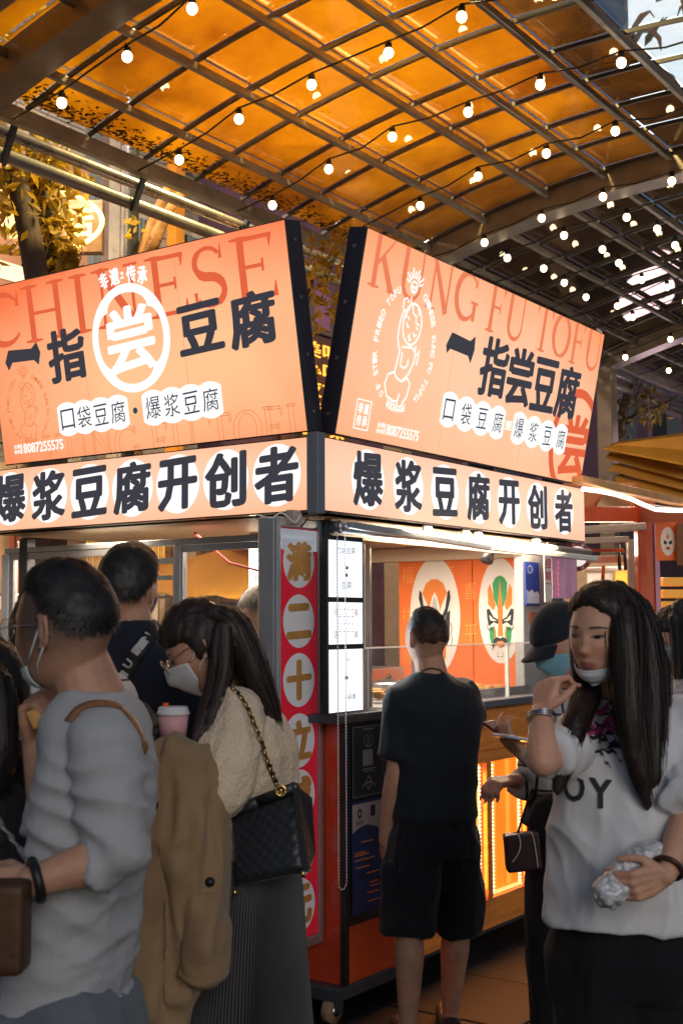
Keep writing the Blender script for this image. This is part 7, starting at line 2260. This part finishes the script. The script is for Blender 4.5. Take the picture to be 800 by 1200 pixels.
blob(t4, 't_shirt', M_bt, r4, .008, 3, folds(.0065, (8, 8, 5), 71))
MB().tube([P(x, y, Y) for x, y, Y in ((489, 793, 4.97), (494, 786, 4.95), (505, 783, 4.945), (516, 785, 4.95), (522, 792, 4.98))], .0025, 6).build('necklace', M_black, r4, True)
p4 = MB(); torso(p4, [(508, 940, 5.02, .150, .115), (507, 1000, 5.02, .175, .13)], -165)
sleeve(p4, [P(486, 985, 5.0), P(480, 1050, 4.97), P(477, 1096, 4.95)], [.105, .105, .100]); sleeve(p4, [P(528, 985, 5.05), P(534, 1050, 5.08), P(536, 1090, 5.10)], [.105, .108, .098])
p4.box(P(548, 1030, 5.05), np.array([.018, 0, 0]), np.array([0, .06, 0]), ZZ * .08); p4.box(P(455, 1035, 4.95), np.array([.018, 0, 0]), np.array([0, .06, 0]), ZZ * .08)
blob(p4, 'cargo_shorts', cloth_mat('black_canvas', (.012, .013, .018), var=.2), r4, .009, 3, folds(.007, (10, 10, 6), 81))
for a_, b_ in ((P(478, 1212, 4.90), P(466, 1212, 5.12)), (P(528, 1200, 5.08), P(520, 1200, 5.30))):
    s_ = MB(); a_ = a_ * [1, 1, 0] + ZZ * .035; b_ = b_ * [1, 1, 0] + ZZ * .03
    s_.chain([a_, a_ * .4 + b_ * .6, b_], [.042, .045, .036], 14); blob(s_, 'shoe', M_shoe, r4, .006, 3)
tk = surf_tree([o for o in r4.children if o.name.startswith('t_shirt')])
# ======== woman in a cap with phone
r5 = person(650, 4.15, 'person in black cap, blue mask and plaid shirt looking down at a phone')
h5 = Head(P(662, 752, 4.15), -72, 24, 0, .98)
sk = MB(); h5.skull(sk); sk.chain([P(668, 780, 4.17), P(674, 815, 4.19)], [.048, .060])
torso(sk, [(676, 830, 4.2, 0.118, 0.062), (672, 900, 4.2, 0.101, 0.070), (664, 960, 4.2, 0.118, 0.078)], -70)
s5L, e5L, w5L = P(668, 835, 4.08), P(640, 905, 4.02), P(612, 884, 3.98)
s5R, e5R, w5R = P(670, 835, 4.34), P(632, 920, 4.28), P(600, 915, 4.20)
arm(sk, s5L, e5L, w5L, .9); arm(sk, s5R, e5R, w5R, .9)
hand(sk, w5L, P(597, 868, 3.98) - w5L, np.array([.1, .4, .8]), -1, (.5, .5, .6, .6), .9); hand(sk, w5R, P(578, 918, 4.15) - w5R, np.array([.2, .4, -.8]), 1, (.8, .9, .9, 1.), .9)
for dx, dy in ((0, -.08), (10, .09)):
    leg(sk, P(655 + dx, 965, 4.2 + dy), P(643 + dx, 1090, 4.2 + dy), P(650 + dx, 1250, 4.25 + dy) * [1, 1, 0] + ZZ * .09, P(620 + dx, 1250, 4.2 + dy) * [1, 1, 0] + ZZ * .03, .9)
blob(sk, 'body', M_skin, r5, .006, 2, None, skincol(SK, h5))
h5.mask(r5, cloth_mat('blue_mask', (.22, .48, .62)), False)
def cap5(x, y, z): return -.012 + .036 * sstep(.10, .30, z + .0 * y)
cm_ = MB(); h5.cap(cm_, cap5)
vs, fs = [], []
for i in range(15):
    an = -1.15 + 2.3 * i / 14
    for j in range(7):
        t = j / 6; rr_ = .098 + .072 * t * math.cos(an * .75)
        vs.append(h5.w([math.sin(an) * (.085 + .004 * t), -rr_ * (math.cos(an) * .55 + .45), .034 - .030 * t - .016 * (math.sin(an)) ** 2]))
for i in range(14):
    for j in range(6): k = i * 7 + j; fs.append((k, k + 1, k + 8, k + 7))
M_cap = cloth_mat('black_cap_cotton', (.014, .018, .026))
cap_o = blob(cm_, 'cap', M_cap, r5, .006, 3)
bo = MB().add(vs, fs).build('brim', M_cap, cap_o, True); bo.modifiers.new('t', 'SOLIDIFY').thickness = .005
def plaidmat():
    m = mat('plaid_shirt', (.52, .49, .50), .8, bump=.2, bscale=300); nt = m.node_tree
    p = nt.nodes['Principled BSDF']; tc = nt.nodes.new('ShaderNodeTexCoord'); sp = nt.nodes.new('ShaderNodeSeparateXYZ'); nt.links.new(tc.outputs['Object'], sp.inputs[0])
    fac = None
    for ax_, sc_2 in (('X', 11), ('Z', 13), ('Y', 11)):
        mu = nt.nodes.new('ShaderNodeMath'); mu.operation = 'MULTIPLY'; mu.inputs[1].default_value = sc_2; nt.links.new(sp.outputs[ax_], mu.inputs[0])
        fr_m = nt.nodes.new('ShaderNodeMath'); fr_m.operation = 'FRACT'; nt.links.new(mu.outputs[0], fr_m.inputs[0])
        lt = nt.nodes.new('ShaderNodeMath'); lt.operation = 'LESS_THAN'; lt.inputs[1].default_value = .10; nt.links.new(fr_m.outputs[0], lt.inputs[0])
        if fac is None: fac = lt.outputs[0]
        elif ax_ == 'Z':
            mx_n = nt.nodes.new('ShaderNodeMath'); mx_n.operation = 'MAXIMUM'; nt.links.new(fac, mx_n.inputs[0]); nt.links.new(lt.outputs[0], mx_n.inputs[1]); fac = mx_n.outputs[0]
    mx = nt.nodes.new('ShaderNodeMix'); mx.data_type = 'RGBA'; nt.links.new(fac, mx.inputs[0]); mx.inputs[6].default_value = (.52, .49, .50, 1); mx.inputs[7].default_value = (.04, .035, .05, 1)
    nt.links.new(mx.outputs[2], p.inputs['Base Color']); return m
t5 = MB(); torso(t5, [(673, 812, 4.19, .07, .06), (675, 822, 4.2, .12, .08), (677, 836, 4.2, .18, .10), (674, 880, 4.2, .18, .12), (664, 925, 4.2, .17, .12)], -70)
for s_, e_, w_ in ((s5L, e5L, w5L), (s5R, e5R, w5R)): t5.chain([s_, (s_ + e_) / 2, e_], [.075, .07, .064]); sleeve(t5, [e_, e_ * .25 + w_ * .75], [.06, .05])
blob(t5, 'plaid_shirt', plaidmat(), r5, .008, 3, folds(.006, (11, 11, 7), 91))
p5 = MB(); torso(p5, [(668, 915, 4.2, .14, .10), (662, 970, 4.2, .155, .12)], -70)
for dx, dy in ((0, -.08), (10, .09)): sleeve(p5, [P(657 + dx, 960, 4.2 + dy), P(644 + dx, 1090, 4.2 + dy), P(650 + dx, 1250, 4.25 + dy) * [1, 1, 0] + ZZ * .09], [.10, .075, .06])
blob(p5, 'trousers', cloth_mat('black_trousers'), r5, .010, 3, folds(.005, (12, 12, 5), 8))
hb = MB(); hb.chain([P(685, 745, 4.2), P(690, 780, 4.24), P(690, 815, 4.26)], [.03, .035, .015]); blob(hb, 'hair', M_hair, r5, .007, 2)
ph = thing('phone', P(602, 866, 3.95), 'white phone held flat by the person in the black cap', 'phone')
bevel(MB().bar(P(586, 862, 3.92), P(618, 868, 3.98), .072, .010).build('phone_body', mat('white_phone', (.6, .6, .66), .25), ph), .003)
wl = thing('wallet_phone', P(585, 854, 4.0), 'dark red phone cover tilted open above the white phone', 'phone')
bevel(MB().bar(P(572, 846, 4.05), P(600, 866, 4.0), .07, .009, norm([.3, -.3, 1])).build('cover', mat('dark_red_cover', (.12, .015, .03), .35), wl), .003)
hbag = thing('studded_handbag', P(612, 998, 4.05), 'small dark handbag edged with pale studs hanging at the hip', 'bag')
bb2 = MB(); cb = P(612, 998, 4.05)
bb2.box(cb, np.array([.055, .0, .006]), np.array([0, .03, 0]), np.array([-.004, 0, .058])); blob(bb2, 'bag_body', mat('plum_leather', (.035, .012, .016), .35), hbag, .005, 5)
sd = MB()
for k in range(18):
    t = k / 17
    sd.ball(P(607 + 4 * math.sin(t * 3) - 7 * t * t + 0, 978 + 32 * t, 4.012), .0028, 6, 4); sd.ball(P(622 + 8 * t ** .6, 976 + 40 * t, 4.012), .0028, 6, 4)
tag(sd.build('stud', mat('pale_stud', (.7, .65, .6), .3, .5), hbag), kind='stuff')
MB().tube(spl([P(606, 978, 4.05), P(618, 940, 4.03), P(634, 900, 4.02), P(660, 850, 4.06)], 5), .004, 6).build('strap', M_black, hbag, True)
# ======== far right woman
r7 = person(790, 4.7, 'dark haired woman in mask and glittering grey top at the far right edge')
h7 = Head(P(790, 750, 4.7), -82, 6, 0, .97)
sk = MB(); h7.skull(sk); sk.chain([P(794, 772, 4.72), P(798, 800, 4.74)], [.046, .058])
torso(sk, [(800, 815, 4.75, 0.118, 0.062), (798, 900, 4.75, 0.101, 0.070), (798, 960, 4.75, 0.118, 0.078)], -80)
s7, e7, w7 = P(800, 820, 4.6), P(800, 900, 4.55), P(780, 940, 4.45)
arm(sk, s7, e7, w7, .88); arm(sk, P(806, 820, 4.9), P(806, 900, 4.9), P(790, 950, 4.8), .88)
hand(sk, w7, np.array([-1, 0, -.3]), np.array([0, .5, -.6]), 1, (.5,) * 4, .9); hand(sk, P(790, 950, 4.8), np.array([-1, 0, -.3]), np.array([0, .5, -.6]), 1, (.5,) * 4, .9)
for dy in (-.08, .08): leg(sk, P(798, 980, 4.75 + dy), P(795, 1080, 4.75 + dy), P(798, 1200, 4.75 + dy) * [1, 1, 0] + ZZ * .09, P(780, 1200, 4.75 + dy) * [1, 1, 0] + ZZ * .03, .9)
blob(sk, 'body', M_skin, r7, .007, 2, None, skincol(SK * 1.05, h7)); eyes(h7, r7)
h7.mask(r7, M_mask, False)
hair_mass(r7, [[P(x, y, 4.7 + d) for x, y, d in q] for q in (((792, 712, -.06), (804, 730, -.08), (806, 770, -.08), (806, 810, -.09), (806, 850, -.08)), ((796, 712, .03), (812, 735, .02), (814, 780, .02), (814, 840, .0)), ((790, 722, -.085), (794, 750, -.09), (795, 785, -.10), (797, 815, -.11)))], [[.02, .04, .045, .045, .02], [.03, .05, .05, .02], [.014, .016, .016, .006]], M_hair, 500, head=h7, capfn=cap3, w=.0018)
t7 = MB(); torso(t7, [(797, 790, 4.74, .07, .06), (799, 802, 4.75, .12, .08), (800, 818, 4.75, .175, .10), (799, 870, 4.75, .17, .12), (798, 970, 4.75, .17, .13)], -80)
t7.chain([s7, e7], [.075, .06]); sleeve(t7, [e7, w7], [.058, .042])
blob(t7, 'top', mat('sequin_grey', (.34, .33, .36), .35, .3, var=.6, vscale=90, bump=.8, bscale=180), r7, .009, 3, folds(.005, (11, 11, 7), 95))
p7 = MB()
for dy in (-.08, .08): sleeve(p7, [P(798, 955, 4.75 + dy), P(795, 1080, 4.75 + dy), P(798, 1200, 4.75 + dy) * [1, 1, 0] + ZZ * .09], [.11, .08, .06])
blob(p7, 'trousers', cloth_mat('black_trousers'), r7, .012, 2)
# ======== left edge woman in dark fluffy coat
r8 = person(-40, 2.75, 'black haired person in dark fuzzy coat with a pale strap, cut by the left edge')
h8 = Head(P(-24, 812, 2.75), -110, 5, 0, .97)
sk = MB(); h8.skull(sk); sk.chain([P(-36, 862, 2.73), P(-34, 900, 2.75)], [.046, .058])
torso(sk, [(-34, 920, 2.76, 0.118, 0.055), (-36, 1030, 2.76, 0.101, 0.062), (-38, 1120, 2.76, 0.109, 0.062)], -105)
arm(sk, P(-95, 930, 2.75), P(-115, 1060, 2.73), P(-100, 1150, 2.83), .88); arm(sk, P(10, 935, 2.77), P(18, 1040, 2.87), P(-10, 1080, 3.01), .88)
hand(sk, P(-10, 1080, 3.01), np.array([-1, .4, 0]), np.array([0, .3, .8]), 1, (.5,) * 4, .9); hand(sk, P(-100, 1150, 2.83), np.array([.2, .3, -1]), np.array([1, .3, 0]), 1, (.5,) * 4, .9)
for dy in (-.08, .08): leg(sk, P(-40, 1130, 2.76 + dy), P(-42, 1300, 2.76 + dy) * [1, 1, 0] + ZZ * .46, P(-40, 1400, 2.76 + dy) * [1, 1, 0] + ZZ * .09, P(-90, 1400, 2.76 + dy) * [1, 1, 0] + ZZ * .03, .9)
blob(sk, 'body', M_skin, r8, .007, 2, None, skincol(SK, h8))
hair_mass(r8, [[P(x - 6, y, 2.73 + d) for x, y, d in q] for q in (((-14, 780, -.04), (0, 800, -.08), (6, 840, -.09), (6, 890, -.10), (4, 930, -.1)), ((-20, 780, -.06), (-24, 810, -.10), (-24, 880, -.11), (-24, 940, -.1)), ((-10, 782, .02), (8, 815, .0), (12, 850, -.02), (14, 880, -.03)))], [[.02, .035, .035, .035, .012], [.03, .04, .045, .015], [.02, .026, .026, .01]], M_hair, 700, head=h8, capfn=lambda x, y, z: -.012 + .03 * sstep(-.6, -.4, z), w=.0014)
t8 = MB(); torso(t8, [(-30, 860, 2.76, .08, .07), (-32, 874, 2.76, .14, .09), (-34, 900, 2.76, .185, .105), (-36, 1000, 2.76, .195, .115), (-40, 1160, 2.76, .20, .12)], -105)
t8.chain([P(10, 935, 2.77), P(18, 1040, 2.87)], [.085, .075]); sleeve(t8, [P(18, 1040, 2.87), P(-4, 1076, 2.98)], [.075, .06]); t8.chain([P(-95, 930, 2.75), P(-115, 1060, 2.73), P(-102, 1140, 2.83)], [.085, .075, .06])
p8 = MB()
for dy in (-.08, .08): sleeve(p8, [P(-40, 1100, 2.76 + dy), P(-42, 1300, 2.76 + dy) * [1, 1, 0] + ZZ * .46, P(-40, 1400, 2.76 + dy) * [1, 1, 0] + ZZ * .10], [.105, .085, .07])
blob(p8, 'trousers', cloth_mat('black_trousers'), r8, .012, 2)
M_fur = cloth_mat('dark_fuzzy_wool', (.022, .024, .028), scale=90, bump=1.0, var=.5)
ft = blob(t8, 'fuzzy_coat', M_fur, r8, .007, 2, lambda co, no: .010 * vnoise(co * 45, 3) + .006 * vnoise(co * 110, 5))
px_line(spl([(-30, 925), (0, 965), (20, 992), (34, 1010)]), .014, surf_tree([ft]), mat('pale_strap', (.45, .45, .48), .5), r8, 'bag_strap', .006)
# ======== striped shirt person beyond the grey sweater
r9 = person(50, 3.35, 'person in white shirt with thin dark stripes, mostly behind the man in grey')
h9 = Head(P(54, 742, 3.35), 178, 3, 0, 1.0)
sk = MB(); h9.skull(sk); sk.chain([P(54, 775, 3.35), P(54, 800, 3.37)], [.052, .062])
torso(sk, [(54, 820, 3.38, 0.134, 0.062), (54, 900, 3.38, 0.118, 0.070), (54, 1000, 3.38, 0.118, 0.078)], 178)
for x, sg_ in ((-24, -1), (130, 1)):
    arm(sk, P(54 + sg_ * 70, 825, 3.38), P(54 + sg_ * 82, 920, 3.40), P(54 + sg_ * 60, 960, 3.6)); hand(sk, P(54 + sg_ * 60, 960, 3.6), np.array([-sg_ * .4, 1, 0]), np.array([0, 0, 1.]), sg_, (.6,) * 4)
for x in (30, 78): leg(sk, P(x, 1060, 3.38), P(x, 1200, 3.38) * [1, 1, 0] + ZZ * .48, P(x, 1300, 3.38) * [1, 1, 0] + ZZ * .09, P(x, 1300, 3.55) * [1, 1, 0] + ZZ * .03)
blob(sk, 'body', M_skin, r9, .007, 2, None, skincol(SK, h9))
hm = MB(); h9.cap(hm, short_cap(.5, .02, -.1, -.45, 5, .3)); h9.strands(hm, short_cap(.5, .02, -.1, -.45, 5, .3), 900, .024, .0014, (0, .3, -.9), .2, 12); hm.build('hair', M_hair, r9, True)
def stripemat():
    m = mat('striped_shirt', (.58, .56, .55), .8, bump=.2, bscale=300); nt = m.node_tree
    p = nt.nodes['Principled BSDF']; tc = nt.nodes.new('ShaderNodeTexCoord'); sp = nt.nodes.new('ShaderNodeSeparateXYZ'); nt.links.new(tc.outputs['Object'], sp.inputs[0])
    mu = nt.nodes.new('ShaderNodeMath'); mu.operation = 'MULTIPLY'; mu.inputs[1].default_value = 20; nt.links.new(sp.outputs['Z'], mu.inputs[0])
    f_ = nt.nodes.new('ShaderNodeMath'); f_.operation = 'FRACT'; nt.links.new(mu.outputs[0], f_.inputs[0])
    lt = nt.nodes.new('ShaderNodeMath'); lt.operation = 'LESS_THAN'; lt.inputs[1].default_value = .12; nt.links.new(f_.outputs[0], lt.inputs[0])
    mx = nt.nodes.new('ShaderNodeMix'); mx.data_type = 'RGBA'; nt.links.new(lt.outputs[0], mx.inputs[0]); mx.inputs[6].default_value = (.58, .56, .55, 1); mx.inputs[7].default_value = (.05, .05, .07, 1)
    nt.links.new(mx.outputs[2], p.inputs['Base Color']); return m
t9 = MB(); torso(t9, [(54, 782, 3.36, .075, .07), (54, 795, 3.37, .14, .09), (54, 812, 3.38, .20, .11), (54, 880, 3.38, .20, .12), (54, 1040, 3.38, .19, .13)], 178)
for sg_ in (-1, 1): t9.ball(P(54 + sg_ * 70, 825, 3.38), .08); sleeve(t9, [P(54 + sg_ * 70, 825, 3.38), P(54 + sg_ * 80, 900, 3.40)], [.08, .078])
blob(t9, 'striped_shirt', stripemat(), r9, .009, 3, folds(.005, (9, 9, 6), 99))
p9 = MB(); torso(p9, [(54, 1030, 3.38, .17, .12), (54, 1070, 3.38, .18, .13)], 178)
for x in (30, 78): sleeve(p9, [P(x, 1060, 3.38), P(x, 1200, 3.38) * [1, 1, 0] + ZZ * .48, P(x, 1300, 3.38) * [1, 1, 0] + ZZ * .1], [.1, .085, .07])
blob(p9, 'trousers', cloth_mat('black_trousers'), r9, .012, 2)
# ======== vendor inside the stall
r10 = person(303, 6.0, 'vendor with a face mask inside the stall, brightly lit behind the window')
h10 = Head(P(303, 718, 6.0), 140, 10, 0, 1.0)
sk = MB(); h10.skull(sk); sk.chain([P(305, 738, 6.0), P(307, 762, 6.0)], [.052, .06])
torso(sk, [(307, 775, 6.0, 0.134, 0.062), (307, 860, 6.0, 0.118, 0.078), (307, 900, 6.0, 0.118, 0.078)], 150)
for sg_ in (-1, 1):
    arm(sk, P(307 + sg_ * 42, 780, 6.0), P(307 + sg_ * 48, 840, 6.0), P(307 + sg_ * 30, 850, 6.2)); hand(sk, P(307 + sg_ * 30, 850, 6.2), np.array([-.2 * sg_, 1, 0]), np.array([0, 0, -1.]), sg_, (.6,) * 4)
    leg(sk, P(307 + sg_ * 18, 930, 6.0), P(307 + sg_ * 18, 1000, 6.0) * [1, 1, 0] + ZZ * .62, P(307 + sg_ * 18, 1000, 6.0) * [1, 1, 0] + ZZ * .27, P(300 + sg_ * 18, 1000, 6.12) * [1, 1, 0] + ZZ * .205, .9)
blob(sk, 'body', M_skin, r10, .008, 2, None, skincol(SK * 1.1, h10, lambda q: fade(q) * .7, (.04, .03, .028)))
hm = MB(); h10.cap(hm, short_cap(.5, .018, .15, .0, 5, .25)); h10.strands(hm, short_cap(.5, .018, .15, .0, 5, .25), 900, .02, .0016, (0, .3, -.9), .3, 12); hm.build('hair', M_hair, r10, True)
h10.mask(r10, M_mask, False)
t10 = MB(); torso(t10, [(306, 756, 6.0, .07, .065), (307, 764, 6.0, .14, .09), (307, 776, 6.0, .20, .11), (307, 840, 6.0, .19, .12), (307, 930, 6.0, .19, .13)], 150)
for sg_ in (-1, 1): t10.ball(P(307 + sg_ * 42, 780, 6.0), .08); sleeve(t10, [P(307 + sg_ * 42, 780, 6.0), P(307 + sg_ * 46, 822, 6.0)], [.08, .075])
blob(t10, 'white_jacket', cloth_mat('vendor_white', (.68, .66, .62)), r10, .010, 3, folds(.006, (9, 9, 6), 101))
p10 = MB()
for sg_ in (-1, 1): sleeve(p10, [P(307 + sg_ * 18, 920, 6.0), P(307 + sg_ * 18, 1000, 6.0) * [1, 1, 0] + ZZ * .62, P(307 + sg_ * 18, 1000, 6.0) * [1, 1, 0] + ZZ * .24], [.11, .09, .075])
blob(p10, 'trousers', cloth_mat('black_trousers'), r10, .014, 2)
